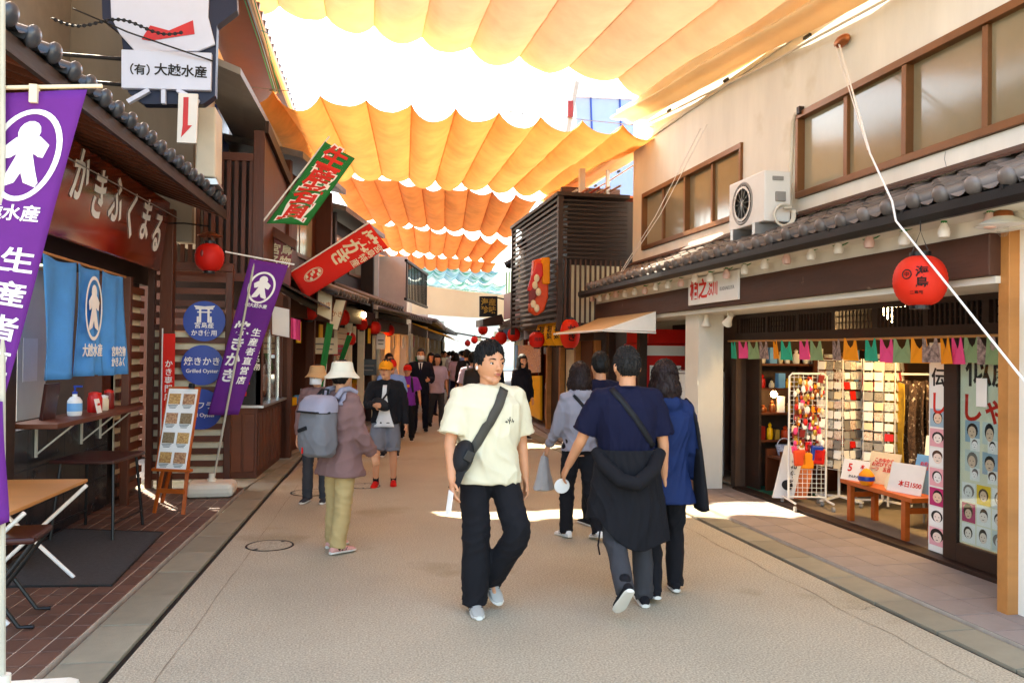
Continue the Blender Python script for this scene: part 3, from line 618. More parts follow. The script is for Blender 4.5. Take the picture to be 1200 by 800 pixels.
for y, lb, a in ((9.3, 'pale spotlight hanging straight down under the lintel', 0), (8.72, 'second spotlight under the lintel turned towards the street', .8)):
    t = thing('spotlight', lb, 'spotlight', (4.3, y, 2.168)); part('stem', B().tube([(4.3, y, 2.168), (4.3, y, 2.1)], .012, 8), 'offwhite', t)
    part('head', B().lathe([(.0, .1), (.03, .1), (.035, .03), (.06, -.04), (.055, -.045), (0, -.02)], (4.3, y, 2.06), 16, axis=Matrix.Rotation(a, 3, 'X')), 'offwhite', t, smooth=40)
# string of bulbs
st = thing('string_lights', 'string of white and pink festoon bulbs along the tiled eave', 'string lights', (4.04, 8, 2.6))
pts = []; n = 24; y = 3.9; bulbs = []
while y < 13.2:
    st_y = .41
    for q in range(6): pts.append((4.04, y+st_y*q/6, 2.655-.05*math.sin(math.pi*q/6)+.01*math.sin(y*3)))
    bulbs.append(y+.2); y += st_y
part('cable', B().tube(pts, .005, 5), 'greencloth', st)
mat('bulbpink', '#e8c4b8', .3, .05, trans=.3)
for i, y in enumerate(bulbs):
    z = 2.6+random.uniform(-.02, .02); o = part('bulb', B().lathe([(.016, .05), (.021, .03), (.037, -.005), (.042, -.03), (.035, -.062), (0, -.07)], (4.02, y, z-.02), 12), 'bulbpink' if i % 3 == 1 else 'bulb', st, smooth=40)
    part('socket', B().lathe([(.016, .08), (.02, .055), (.02, .028), (0, .028)], (4.02, y, z-.02), 8), 'greencloth', o)
def paper_lantern(x, y, z, r, hh, label, m='lantern', txt=None, group='red paper lanterns', hang=.12, ring=True, rz=0, simple=False):
    t = thing('paper_lantern', label, 'lantern', (x, y, z), rz, group)
    prof = []; nr = 15 if not simple else 9
    for k in range(2*nr+1):
        a = -math.pi/2*.82+math.pi*.82*k/(2*nr); rr = r*math.cos(a)**.75
        prof.append((rr*(1-(.018 if k % 2 else 0)), hh*math.sin(a)))
    part('shade', B().lathe(prof, n=28 if not simple else 14), m, t, local=True, smooth=50)
    zt = prof[-1][1]; rt = prof[-1][0]
    part('top_rim', B().lathe([(rt*.9, zt-.005), (rt*1.02, zt-.005), (rt*1.02, zt+.03), (rt*.9, zt+.03)], n=20), 'blackpaint', t, local=True); part('bottom_rim', B().lathe([(rt*.9, -zt-.025), (rt*1.02, -zt-.025), (rt*1.02, -zt+.005), (rt*.9, -zt+.005)], n=20), 'blackpaint', t, local=True)
    part('hanger', B().tube([(-rt*.8, 0, zt+.02), (0, 0, zt+hang*.5), (rt*.8, 0, zt+.02)], .004, 5).tube([(0, 0, zt+hang*.5), (0, 0, zt+hang)], .004, 5), 'blackpaint', t, local=True)
    return t
t = paper_lantern(3.86, 4.95, 2.2, .175, .175, 'orange-red round paper lantern with black lettering under the right eave', 'lanternor', hang=.35, group=None, rz=rad(-46))
def on_sphere(body, size, m, parent, r, u0, v0, bold=.02):
    cu = bpy.data.curves.new('t', 'FONT'); cu.body = body; cu.size = size; cu.align_x = 'CENTER'; cu.align_y = 'CENTER'; cu.extrude = .001; cu.offset = bold*size; cu.space_line = .95; cu.resolution_u = 3
    me = evald(bpy.data.objects.new('t', cu)); co = np.zeros(len(me.vertices)*3); me.vertices.foreach_get('co', co); co = co.reshape(-1, 3)
    u = (co[:, 0]+u0)/r; v = (co[:, 1]+v0)/r; rr = r*1.012*np.cos(np.clip(v*.82, -1.3, 1.3))**.75
    me.vertices.foreach_set('co', np.stack([rr*np.sin(u), -rr*np.cos(u), r*np.sin(v*.95)], 1).ravel()); me.materials.clear(); me.materials.append(MAT[m])
    return part('lettering', me, m, parent, local=True)
on_sphere('海\n島', .085, 'ink', t, .175, .035, .01); on_sphere('二島苑', .03, 'ink', t, .175, 0, -.1)
part('crest_ring', B().tube([(.175*1.01*math.sin((-.06+.03*math.cos(a))/.175), -.175*1.01*math.cos((-.06+.03*math.cos(a))/.175)*.99, .035+.03*math.sin(a)) for a in np.linspace(0, 6.4, 22)], .004, 5), 'ink', t, local=True); on_sphere('中', .035, 'ink', t, .177, -.06, .035)
# gooseneck lamp
gl = thing('gooseneck_lamp', 'copper gooseneck lamp with wide white shade at the right edge under the eave', 'lamp', (4.3, 4.45, 2.6))
part('arm', B().tube([(4.3, 4.35, 2.5), (4.28, 4.35, 2.68), (4.22, 4.38, 2.74), (4.14, 4.42, 2.72), (4.08, 4.46, 2.62)], .012, 8), 'copper', gl, smooth=60)
part('shade', B().lathe([(.035, .06), (.05, .05), (.06, .025), (.16, -.03), (.155, -.033), (.05, .018), (0, .02)], (4.08, 4.47, 2.55), 24), 'offwhite', gl, smooth=40); part('cap', B().lathe([(.03, .075), (.056, .052), (.064, .024), (.05, .03)], (4.08, 4.47, 2.55), 20), 'copper', gl, smooth=40); part('shade_lining', B().lathe([(.156, -.036), (.05, .012), (0, .014)], (4.08, 4.47, 2.55), 24), 'whitepaint', gl, smooth=60); part('bulb', B().ell((4.08, 4.47, 2.49), (.035, .035, .045), 12, 8), 'clear', gl, smooth=60)
# awning rope over the eave
rp = thing('awning_rope', 'white rope running from a wall pulley down over the eave at the right', 'rope', (4.7, 7.14, 4.72)); part('rope', B().tube([(4.66, 7.14, 4.7), (4.1, 5.85, 3.3), (3.86, 5.25, 2.8), (3.81, 5.14, 2.64), (3.8, 4.6, 2.13), (3.8, 3.9, 1.45)], .008, 8), 'paper', rp, smooth=60); part('rope_tail', B().tube([(4.66, 7.2, 4.7), (4.15, 5.95, 3.36)], .006, 6), 'paper', rp)
part('pulley', B().ell((4.69, 7.14, 4.74), (.05, .12, .06), 12, 8), 'copper', rp, smooth=60)
rp = thing('slack_cord', 'pair of thin pale cords hanging across the far upper window of the cream wall', 'cord', (4.7, 11.9, 3)); part('cord', B().tube([(4.7, 10.2, 4.75), (4.45, 11.2, 3.7), (4.2, 12.1, 2.95)], .006, 6).tube([(4.7, 10.4, 4.75), (4.45, 11.4, 3.7), (4.2, 12.2, 2.95)], .006, 6), 'paper', rp)
# ---------------- awning, vending machine, stall front in the second bay
mat('canvas', '#d9bd8f', .85, .1, 3., .1, 60., trans=.25)
aw = thing('shop_awning', 'beige canvas awning jutting over the vending machine', 'awning', (4.13, 11.9, 2.24))
part('canvas', B().grid(lambda u, v: (4.12-.75*v, 10.5+u*2.6, 2.25-.26*v-.03*math.sin(math.pi*v)), 8, 6), 'canvas', aw, solid=.006)
part('end_panel', B().add([(4.12, 10.5, 2.25), (3.37, 10.5, 1.99), (4.12, 10.5, 1.98)], [(0, 1, 2)]), 'paper', aw, solid=.005); part('front_bar', B().tube([(3.37, 10.48, 1.98), (3.37, 13.12, 1.98)], .016, 8), 'whitepaint', aw)
part('arm', B().tube([(4.12, 10.49, 1.96), (3.39, 10.49, 1.975)], .012, 8), 'whitepaint', aw)
vm = thing('vending_machine', 'red drinks vending machine under the beige awning', 'vending machine', (4.75, 12.1, .02))
part('cabinet', B().box(4.45, 5.1, 11.75, 12.75, .02, 1.83), 'redpaint', vm, bevel=.02); part('front_window', B().box(4.43, 4.449, 11.85, 12.65, .85, 1.6), 'glass', vm); part('side_trim', B().box(4.46, 5.08, 11.735, 11.749, 1.65, 1.8), 'whitepaint', vm)
part('side_poster', B().box(4.52, 5.02, 11.735, 11.749, .8, 1.5), 'paper', vm)
for k in range(4):
    for i in range(3): part('drink_can', B().lathe([(.03, 0), (.033, .01), (.033, .1), (.028, .115)], (4.6+i*.16, 11.71, .85+k*.16), 10), ['skyblue', 'yellow', 'vermilion', 'teal'][(i+k) % 4], vm)
fz = thing('white_freezer', 'white ice cream freezer cabinet behind the person in navy', 'freezer', (4.6, 10.6, .02)); part('cabinet', B().box(4.45, 5.05, 10.3, 11.0, .02, 1.45), 'whitepaint', fz, bevel=.03); part('door_seam', B().box(4.444, 4.449, 10.34, 10.96, .9, .93), 'grey', fz); part('handle', B().box(4.42, 4.443, 10.4, 10.44, .95, 1.3), 'steel', fz)
hg = thing('coat_hanger', 'dark wire hanger shape hooked beside the white freezer', 'hanger', (4.35, 10.25, 1.5)); part('wire', B().tube([(4.25, 10.25, 1.42), (4.4, 10.25, 1.5), (4.55, 10.25, 1.42), (4.25, 10.25, 1.42)], .007, 6), 'black', hg)
rs = thing('red_stall_front', 'red lacquered stall front beside the vending machine', 'stall', (4.7, 13.0, .02)); part('panel', B().box(4.6, 4.72, 12.8, 13.02, .02, 1.9), 'redpaint', rs); part('sign_panel', B().box(4.5, 5.1, 11.76, 12.74, 1.835, 2.05), 'redpaint', rs)
# ================================================================ LEFT SHOP (oyster restaurant)
ls = thing('oyster_shop', 'dark timber oyster restaurant on the left with tiled eave and lacquered name board', 'building', tuple(lw(0, 0, 0)))
part('wall', B(LM).box(-.2, 0, -5, -1.35, 2.3, 3.9).box(-.2, 0, -1.35, 2.6, 2.42, 3.9).box(-.2, -.02, 1.25, 2.3, .0, 2.42).box(-.2, -.001, -1.35, -1.0, 0, 2.42), 'darkwood', ls)
part('upper_wall', B(LM).box(-1.2, -1.0, -6, 4, 3.8, 6.4), 'grey', ls)
mat('dadotile', '#1d1c1f', .25, .15, 6., .05, rnd=.12)
mat('dadojoint', '#5f5d5e', .7, .1)
part('dado_backing', B(LM).box(-.2, -.012, -1.0, 1.25, 0, 1.0), 'dadojoint', ls)
tm = None
for i in range(6):
    for j in range(3):
        x0 = -1.0+i*.375; z0 = .02+j*.325
        part('dado_tile', B(LM).box(-.012, 0, x0+.003, x0+.372, z0+.003, z0+.322), 'dadotile', ls, bevel=.002)
part('dado_tile', B(LM).box(-.012, 0, -1.35, -1.0, .02, 1.0), 'dadotile', ls)
# interior seen through the serving window
part('interior', B(LM).box(-2.6, -2.5, -5, 2.4, 0, 2.6).box(-2.5, -.2, 2.3, 2.4, 0, 2.6), 'intwall', ls)
part('window_jamb', B(LM).box(-.15, .02, -1.0, -.9, 1.0, 2.42), 'redwood', ls); part('window_jamb', B(LM).box(-.15, .02, 1.0, 1.25, 1.0, 2.42), 'redwood', ls)
part('kitchen_partition', B(LM).box(-.45, -.4, .1, .7, 1.0, 2.4), 'plaster2', ls)
part('notice_sheet', B(LM).box(-.4, -.395, .2, .5, 1.35, 1.75), 'paper', ls)
part('door_post', B(LM).box(-.02, .06, -1.62, -1.5, 0, 2.4), 'cream', ls); part('door_post', B(LM).box(-.02, .1, -1.36, -1.1, 0, 2.42), 'darkwood', ls)
# eave
part('eave', B(LM).slab([(.9, -5, 3.33), (.9, 2.55, 3.33), (-.3, 2.55, 3.75), (-.3, -5, 3.75)], (0, 0, .03)), 'darkwood', ls)
for k in range(26): part('rafter', B(LM).slab([(.86, -4.9+k*.29, 3.26), (.86, -4.84+k*.29, 3.26), (-.01, -4.84+k*.29, 3.56), (-.01, -4.9+k*.29, 3.56)], (0, 0, .07)), 'redwood', ls)
part('fascia', B(LM).box(.87, .905, -5, 2.55, 3.25, 3.345), 'darkwood', ls)
la = math.atan2(.42, 1.2)
# tile ends face +d (street); run along s
EL_ = LM @ Matrix(((0, math.cos(la), math.sin(la), .93), (1, 0, 0, -4.9), (0, -math.sin(la)*-1*-1, math.cos(la), 3.37), (0, 0, 0, 1)))
EL_ = LM @ Matrix(((0, math.cos(la), math.sin(la), .93), (1, 0, 0, -4.9), (0, -math.sin(la), math.cos(la), 3.37), (0, 0, 0, 1)))
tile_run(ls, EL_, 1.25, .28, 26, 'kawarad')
# name board
mat('lacquer', '#4a120c', .12, .5, 1.4, .02, 10., coat=.8, col2='#8a3512', spot=('#6b4a18', 1.1, .62))
nb = thing('name_board', 'glossy red-brown lacquered name board with white brush lettering over the blue curtain', 'sign', tuple(lw(.28, .5, 2.55)))
part('board', B(LM).slab([(.26, -1.25, 2.56), (.26, 2.12, 2.56), (.36, 2.12, 3.36), (.36, -1.25, 3.36)], (-.05, 0, 0)), 'lacquer', nb, bevel=.012)
for i, c in enumerate('かきふくまる'):
    s = -.55+i*.46; z = 3.08-.05*(i % 2)-.02*i
    text(c, .5, 'whitepaint', nb, LM @ frame((.262+(z-2.56)*.125+.004, s, z), (0, 1, 0), (.125, 0, 1)), bold=.022, sx=.72, shear=.15)
part('hanger_wire', B(LM).tube([(.3, -3.2, 3.18), (.42, 2.3, 3.2)], .006, 5), 'grey', nb)
# posts and slatted bay
part('post', B(LM).box(.24, .38, 2.18, 2.32, 0, 3.3), 'redwood', ls, bevel=.008); part('post', B(LM).box(.12, .2, 1.26, 1.34, 0, 2.42), 'redwood', ls, bevel=.006)
part('lattice_backing', B(LM).box(.02, .03, 1.34, 2.18, .25, 2.3), 'cream', ls)
for k in range(16): part('lattice_slat', B(LM).box(.04, .075, 1.34, 2.178, .1+k*.145, .18+k*.145), 'redwoodh', ls)
# blue noren
nr = thing('noren_curtain', 'blue cloth shop curtain with white crest hanging under the lacquered board', 'curtain', tuple(lw(.25, 0, 2.4)))
part('rod', B(LM).tube([(.24, -1.1, 2.41), (.24, .95, 2.39)], .012, 8), 'tablewood', nr)
def noren(s0, s1, zt, zb, ph):
    return lambda u, v: lw(.25+.035*math.sin(u*9+ph+v*2)*(.3+v)+.02*v, s0+(s1-s0)*u+.05*v*math.sin(ph)*(u-.5), zt-(zt-zb)*v-.03*math.sin(u*math.pi)*(1-v))
for s0, s1, zb, ph in ((-1.05, -.36, 1.41, .4), (-.34, .22, 1.42, 1.9), (.27, .86, 1.41, 3.1)): part('panel', B().grid(noren(s0, s1, 2.4, zb, ph), 22, 16), 'bluecloth', nr, smooth=70, solid=.003)
ff = lambda d, s, z: LM @ frame((d, s, z), (0, 1, 0), (0, 0, 1))
emblem(ff(.31, -.1, 2.02), .19, .27, 'paper', nr); text('大越水産', .12, 'paper', nr, ff(.305, -.1, 1.64), bold=.02); text('宮島名物\nかきふく', .1, 'paper', nr, ff(.315, .56, 1.58), bold=.02)
# serving shelf and condiments
shf = thing('counter_shelf', 'reddish wooden serving shelf under the blue curtain', 'shelf', tuple(lw(.15, .2, 1.0)))
part('board', B(LM).box(.0, .36, -.98, 1.24, 1.03, 1.07), 'redwoodh', shf, bevel=.006)
for s in (-.5, .5, 1.0): part('bracket', B(LM).bar((.02, s, .78), (.3, s, 1.02), .02, .012).box(.003, .02, s-.012, s+.012, .75, 1.03), 'offwhite', shf)
def at(d, s, z): return Matrix.Translation(lw(d, s, z))
bo = thing('pump_bottle', 'white pump bottle with blue label on the serving shelf', 'bottle', tuple(lw(.17, -.12, 1.07)))
part('body', B(at(.17, -.12, 1.07)).lathe([(.055, 0), (.06, .02), (.06, .13), (.04, .16), (.02, .17), (.02, .19)], n=16), 'whitepaint', bo, smooth=40); part('label', B(at(.17, -.12, 1.07)).lathe([(.0612, .04), (.0612, .11)], n=16), 'skyblue', bo); part('pump', B(at(.17, -.12, 1.07)).lathe([(.022, .19), (.022, .21), (.008, .215), (.008, .26), (0, .262)], n=10).box(-.01, .06, -.01, .01, .25, .265), 'bluesign', bo)
for i, (s, d, w, h, m, lb, nm) in enumerate(((.28, .2, .13, .16, 'redpaint', 'red spice tin on the serving shelf', 'spice_tin'), (.5, .2, .1, .12, 'cream', 'pale cup beside the red tin on the serving shelf', 'cup'), (.72, .18, .1, .16, 'deepred', 'dark red sauce jar at the far end of the serving shelf', 'sauce_jar'))):
    t = thing(nm, lb, nm.split('_')[-1], tuple(lw(d, s, 1.07))); part('body', B(at(d, s, 1.07)).lathe([(w*.45, 0), (w*.5, .01), (w*.5, h*.8), (w*.42, h)], n=14), m, t, smooth=40); part('lid', B(at(d, s, 1.07+h)).lathe([(w*.44, 0), (w*.44, .02), (w*.1, .03), (0, .03)], n=14), 'redpaint' if i != 1 else 'whitepaint', t, smooth=40)
t = thing('menu_folder', 'dark menu folder standing on the near end of the serving shelf', 'menu', tuple(lw(.12, -.5, 1.07))); part('cover', B(LM).obox((.12, -.52, 1.22), (.03, .26, .3), Matrix.Rotation(.12, 3, 'Y')), 'darktop', t, bevel=.004)
t = thing('price_tag', 'small white folded price tag leaning on the serving shelf', 'price tag', tuple(lw(.27, .2, 1.07))); part('card', B(LM).slab([(.28, .12, 1.071), (.28, .24, 1.071), (.25, .24, 1.2), (.25, .12, 1.2)], (-.004, 0, 0)), 'paper', t); part('lettering_strip', B(LM).box(.269, .271, .15, .21, 1.14, 1.16), 'inkred', t)
# ---------------- tables
def high_table():
    t = thing('side_table', 'dark topped high table with black splayed legs below the serving shelf', 'table', (-2.14, 7.93, .02), rad(-8))
    part('top', B().box(-.27, .27, -.36, .34, .66, .69), 'darktop', t, local=True, bevel=.006)
    for sx in (-1, 1):
        for sy in (-1, 1): part('leg', B().tube([(sx*.22, sy*.25, .66), (sx*.26, sy*.33, 0)], .014, 8), 'blackpaint', t, local=True)
        part('stretcher', B().tube([(sx*.252, -.31, .14), (sx*.252, .31, .14)], .009, 6), 'blackpaint', t, local=True)
high_table()
ft = thing('folding_table', 'light wood folding table with white crossed legs at the left edge', 'table', (-2.2, 6.0, .02), rad(-3))
part('top', B().box(-.42, .33, -.75, .55, .665, .69), 'tablewood', ft, local=True, bevel=.005)
for sy in (-.6, .42):
    for s in (-1, 1): part('leg', B().tube([(s*.36, sy+.02*s, .66), (-s*.3, sy+.02*s, .01)], .014, 8), 'whitepaint', ft, local=True, smooth=50)
part('brace', B().tube([(0, -.6, .34), (0, .42, .34)], .01, 8), 'whitepaint', ft, local=True)
fs = thing('folding_stool', 'dark seated folding stool tucked under the light wood table', 'stool', (-1.98, 5.45, .02), rad(4))
part('seat', B().box(-.24, .2, -.2, .2, .5, .54), 'darktop', fs, local=True, bevel=.015)
for sy in (-.18, .18):
    part('leg', B().tube([(-.2, sy, .5), (.12, sy, .02), (.2, sy, .015)], .013, 8), 'blackpaint', fs, local=True); part('leg', B().tube([(.18, sy*.9, .5), (-.16, sy*.9, .015)], .013, 8), 'blackpaint', fs, local=True)
tr_ = thing('ashtray_cup', 'small cream cup on a black coaster on the light wood table', 'cup', (-2.2, 5.75, .71)); part('cup', B().lathe([(.03, .008), (.035, .07), (.03, .07), (.026, .015), (0, .014)], (-2.2, 5.75, .71), 14), 'cream', tr_, smooth=40); part('coaster', B().lathe([(.055, 0), (.055, .007), (0, .007)], (-2.2, 5.75, .71), 16), 'black', tr_)
mt = thing('floor_mat', 'dark grey carpet mat on the brown tiles', 'mat', tuple(lw(.5, -.8, .02))); part('pile', B(LM).slab([(.93, -.12, .022), (1.04, -1.8, .022), (.1, -1.75, .022), (.02, .1, .022)], (0, 0, .008)), 'mat', mt); part('edging', B(LM).tube([(.93, -.12, .026), (1.04, -1.8, .026), (.1, -1.75, .026), (.02, .1, .026), (.93, -.12, .026)], .01, 6), 'black', mt)
# ---------------- easel with menu
es = thing('menu_easel', 'wooden easel holding a tall menu board on the brown tiles', 'easel', (-1.62, 8.95, .02), rad(-22))
for s in (-1, 1): part('leg', B().bar((s*.16, -.24, 0), (s*.1, .02, 1.1), .035, .02), 'orangewood', es, local=True)
part('rear_leg', B().bar((-.42, .28, 0), (-.02, .03, .95), .035, .02), 'orangewood', es, local=True)
part('ledge', B().obox((0, -.19, .43), (.42, .07, .03)), 'orangewood', es, local=True, bevel=.004); part('crossbar', B().obox((0, -.2, .22), (.3, .02, .045)), 'orangewood', es, local=True)
tilt = Matrix.Rotation(rad(-14), 3, 'X')
mb = part('menu_board', B().obox((0, -.1, .84), (.36, .02, .86), tilt), 'orangewood', es, local=True)
part('menu_sheet', B().obox((0, -.112, .84), (.325, .006, .82), tilt), 'paper', mb, local=True)
part('clip', B().obox((.1, -.03, 1.27), (.05, .05, .05), tilt), 'blackpaint', es, local=True, bevel=.008)
R = random.Random(3)
mat('food1', '#b5652e', .6, .4, 60., col2='#e9c07a'); mat('food2', '#8d2f1c', .6, .4, 60., col2='#e0b080'); mat('food3', '#c9b08a', .6, .4, 60., col2='#6b4a20')
for j in range(4):
    for i in range(2):
        c = tilt @ Vector((-.08+i*.16, -.017, .3-j*.2)) + Vector((0, -.1, .84)); ph = part('menu_photo', B().obox(c, (.13, .003, .11), tilt), 'food%d' % (1+(i+j) % 3), mb, local=True)
        b = B()
        for q in range(3): b.obox(c + tilt @ Vector((-.01, 0, -.065-.014*q)), (.11-.02*q, .003, .005), tilt)
        part('menu_text', b, 'ink', mb, local=True)
# ---------------- slatted screen with three blue discs
scn = thing('slatted_screen', 'reddish timber slatted screen standing across the pavement behind the easel', 'screen', (-1.9, 10.36, .02))
part('post', B().box(-1.42, -1.34, 10.33, 10.43, .02, 2.6), 'redwood', scn, bevel=.006); part('post', B().box(-2.3, -2.22, 10.33, 10.43, .02, 2.6), 'redwood', scn, bevel=.006); part('top_rail', B().box(-2.3, -1.34, 10.32, 10.44, 2.6, 2.7), 'redwoodh', scn, bevel=.006)
for k in range(17): part('slat', B().box(-2.219, -1.421, 10.34, 10.37, .12+k*.147, .19+k*.147), 'redwoodh', scn)
part('backing_panel', B().box(-2.22, -1.42, 10.385, 10.4, .1, 1.9), 'cream', scn)
for i, (x, z, lb, ln) in enumerate(((-1.655, 2.0, 'top blue disc sign with a white shrine gate', [('宮島産', .075, -.055), ('かき使用', .075, -.145)]), (-1.67, 1.475, 'middle blue disc sign reading Grilled Oyster', [('焼きかき', .105, .04), ('Grilled Oyster', .062, -.07)]), (-1.675, .95, 'bottom blue disc sign reading Fried Oyster', [('かきフライ', .095, .04), ('Fried Oyster', .062, -.07)]))):
    t = thing('disc_sign', lb, 'sign', (x, 10.3, z), 0, 'round blue signs on the screen')
    part('disc', B().lathe([(.235, 0), (.24, .01), (.24, .025), (0, .026)], (x, 10.33, z), 40, axis=Matrix.Rotation(rad(90), 3, 'X')), 'bluesign', t, smooth=40)
    for s, sz, dz in ln: text(s, sz, 'paper', t, frame((x, 10.302, z+dz), (1, 0, 0), (0, 0, 1)), bold=.012)
    if i == 0:
        b = B(); zc = z+.085
        b.box(x-.1, x+.1, 10.299, 10.303, zc+.055, zc+.075).box(x-.08, x+.08, 10.299, 10.303, zc+.015, zc+.03).box(x-.06, x-.035, 10.298, 10.302, zc-.1, zc+.056).box(x+.035, x+.06, 10.298, 10.302, zc-.1, zc+.056).box(x-.085, x-.062, 10.299, 10.303, zc-.1, zc-.03).box(x+.062, x+.085, 10.299, 10.303, zc-.1, zc-.03)
        b.slab([(x-.12, 10.3, zc+.1), (x-.105, 10.3, zc+.077), (x+.105, 10.3, zc+.077), (x+.12, 10.3, zc+.1), (x, 10.3, zc+.09)], (0, .003, 0)); part('gate_emblem', b, 'paper', t)
rb = thing('red_strip_sign', 'narrow red vertical strip banner beside the timber post', 'banner', (-1.98, 10.0, .6)); part('cloth', B().box(-2.05, -1.92, 10.0, 10.006, .75, 1.84), 'redcloth', rb); part('pole', B().tube([(-2.06, 10.01, .02), (-2.06, 10.01, 1.9)], .008, 6), 'whitepaint', rb)
text('\n'.join('かき専門店'), .09, 'paper', rb, frame((-1.985, 9.998, 1.3), (1, 0, 0), (0, 0, 1)), bold=.01, ls=1.05)
# lantern on the post and its bracket
t = paper_lantern(-1.56, 10.0, 2.73, .165, .165, 'round red paper lantern hanging above the blue disc signs', 'lantern', hang=.3, group=None)
part('tin_shade', B().lathe([(.02, .3), (.05, .29), (.14, .25), (.135, .245), (.02, .27)], n=18), 'copper', t, local=True, smooth=40); part('bracket', B().tube([(0, .0, .29), (0, .0, .36), (-.3, .1, .4), (-.6, .2, .4)], .01, 6), 'darkmetal', t, local=True)
lf = part('face_mark', B().ell((-.06, -.15, .03), (.02, .012, .04), 8, 6), 'deepred', t, local=True)
# ---------------- banners on poles with water bases
mat('polegrey', '#b5ae9c', .5, .08)
def banner_flag(nm, label, base, top, cloth_pts, m, group=None, base_size=None, wave=.05):
    t = thing('nobori_banner', label, 'banner', base, 0, group)
    bx, by, bz = base
    if base_size:
        w, d, h = base_size; o = part('water_base', B().slab([(bx-w, by-d, bz), (bx+w, by-d, bz), (bx+w, by+d, bz), (bx-w, by+d, bz)], (0, 0, h)), 'offwhite', t, bevel=h*.35)
        part('base_cap', B().lathe([(.05, 0), (.05, .03), (.03, .035), (.03, .09)], (bx, by, bz+h), 16), 'offwhite', t, smooth=40)
    part('pole', B().tube([(bx, by, bz+.05), top], .013, 8), 'polegrey', t)
    return t
def cloth_quad(a, b_, c, d, wave, nu=16, nv=30, k=5, push=(0, 1, 0)): # a top-left, b top-right, c bottom-right, d bottom-left
    a, b_, c, d = map(Vector, (a, b_, c, d)); pv = Vector(push)
    return lambda u, v: (a.lerp(b_, u)).lerp(d.lerp(c, u), v) + pv*(wave*math.sin(u*k+v*3.2)*(.25+.75*v))
def quad_frame(a, b_, c, d, u, v, off=-.03, push=(0, 1, 0), wave=0, k=5):
    a, b_, c, d = map(Vector, (a, b_, c, d)); p = a.lerp(b_, u).lerp(d.lerp(c, u), v); r = (b_-a).lerp(c-d, v); up = (a-d).lerp(b_-c, u)
    p = p + Vector(push)*(wave*math.sin(u*k+v*3.2)*(.25+.75*v)) + Vector(push)*off
    return frame(p, r, up)
def cmap(Q, u0, v0, wave, k=5, push=(0, 1, 0), off=.004): # flat print coordinates (metres) -> point on the hanging cloth
    a, b_, c, d = map(Vector, Q); pv = Vector(push); p0 = a.lerp(b_, u0).lerp(d.lerp(c, u0), v0); wd = ((b_-a).lerp(c-d, v0)).length; hd = ((a-d).lerp(b_-c, u0)).length
    def fn(x, y, z):
        u = u0+x/wd; v = v0-y/hd
        return a.lerp(b_, u).lerp(d.lerp(c, u), v) + pv*(wave*math.sin(u*k+v*3.2)*(.25+.75*v)) - pv*(off+z)
    return fn
# far purple banner beside the screen
t = banner_flag('', 'purple nobori banner leaning beside the blue discs on a white water base', (-1.46, 9.75, .02), (-1.05, 9.95, 2.72), None, 'purple', base_size=(.26, .2, .16))
part('crossbar', B().tube([onY(264, 295, 9.95), onY(345, 310, 9.95)], .009, 6), 'whitepaint', t)
Q = [onY(293, 303, 9.93), onY(338, 311, 9.93), onY(279, 486, 9.9), onY(243, 486, 9.9)]
part('cloth', B().grid(cloth_quad(*Q, .03), 14, 30), 'purple', t, smooth=70, solid=.002)
qf = lambda u, v: cmap(Q, u, v, .03)
emblem(None, .14, .18, 'paper', t, qf(.5, .17)); ctext('㈲大越水産', .05, 'paper', t, qf(.5, .29), bold=.02)
ctext('\n'.join('生産者直営店'), .1, 'paper', t, qf(.74, .62), bold=.02, ls=1.15); ctext('\n'.join('焼きかき'), .17, 'paper', t, qf(.3, .6), bold=.03, ls=1.1)
# near purple banner at the left edge
t = banner_flag('', 'large purple nobori banner with white crest at the left edge of the picture', (onY(4, 790, 3.95).x, 3.95, .0), (onY(2, 0, 3.95).x, 3.95, 3.3), None, 'purple', base_size=(.27, .22, .16))
part('crossbar', B().tube([onY(-60, 104, 3.97), onY(120, 101, 3.97)], .009, 6), 'cream', t)
Q2 = [onY(-50, 110, 3.97), onY(103, 106, 3.97), onY(1, 466, 3.92), onY(-75, 440, 3.92)]
part('cloth', B().grid(cloth_quad(*Q2, .04), 16, 30), 'purple', t, smooth=70, solid=.002)
part('cloth_tail', B().grid(cloth_quad(onY(-75, 470, 3.91), onY(4, 470, 3.91), onY(8, 612, 3.88), onY(-60, 640, 3.88), .03), 10, 16), 'purple', t, smooth=70, solid=.002)
lp = onY(40, 105, 3.96); part('loop', B().box(lp.x-.016, lp.x+.016, 3.945, 3.985, lp.z-.06, lp.z+.02), 'cream', t)
qf2 = lambda u, v: cmap(Q2, u, v, .04)
emblem(None, .135, .2, 'paper', t, qf2(.62, .22)); ctext('越水産', .075, 'paper', t, qf2(.62, .42), bold=.02); ctext('\n'.join('生産者直'), .115, 'paper', t, qf2(.78, .74), bold=.02, ls=1.3)
if 0: pl = thing('white_pole', 'white round post at the far left edge in front of the purple banner', 'pole', (-1.42, 3.95, 0)); part('tube', B().tube([onY(-1, 1000, 3.95), onY(1, -60, 3.95)], .02, 10), 'whitepaint', pl); part('collar', B().lathe([(.035, 0), (.04, .01), (.04, .06), (.03, .07)], onY(0, 775, 3.95), 14), 'offwhite', pl)
if 0: part('base', B().slab([(o.x-.3, 3.7, .0), (o.x+.14, 3.7, .0), (o.x+.2, 3.76, .0), (o.x+.2, 4.2, 0), (o.x-.3, 4.2, 0)], (0, 0, .13)), 'offwhite', pl, bevel=.03)
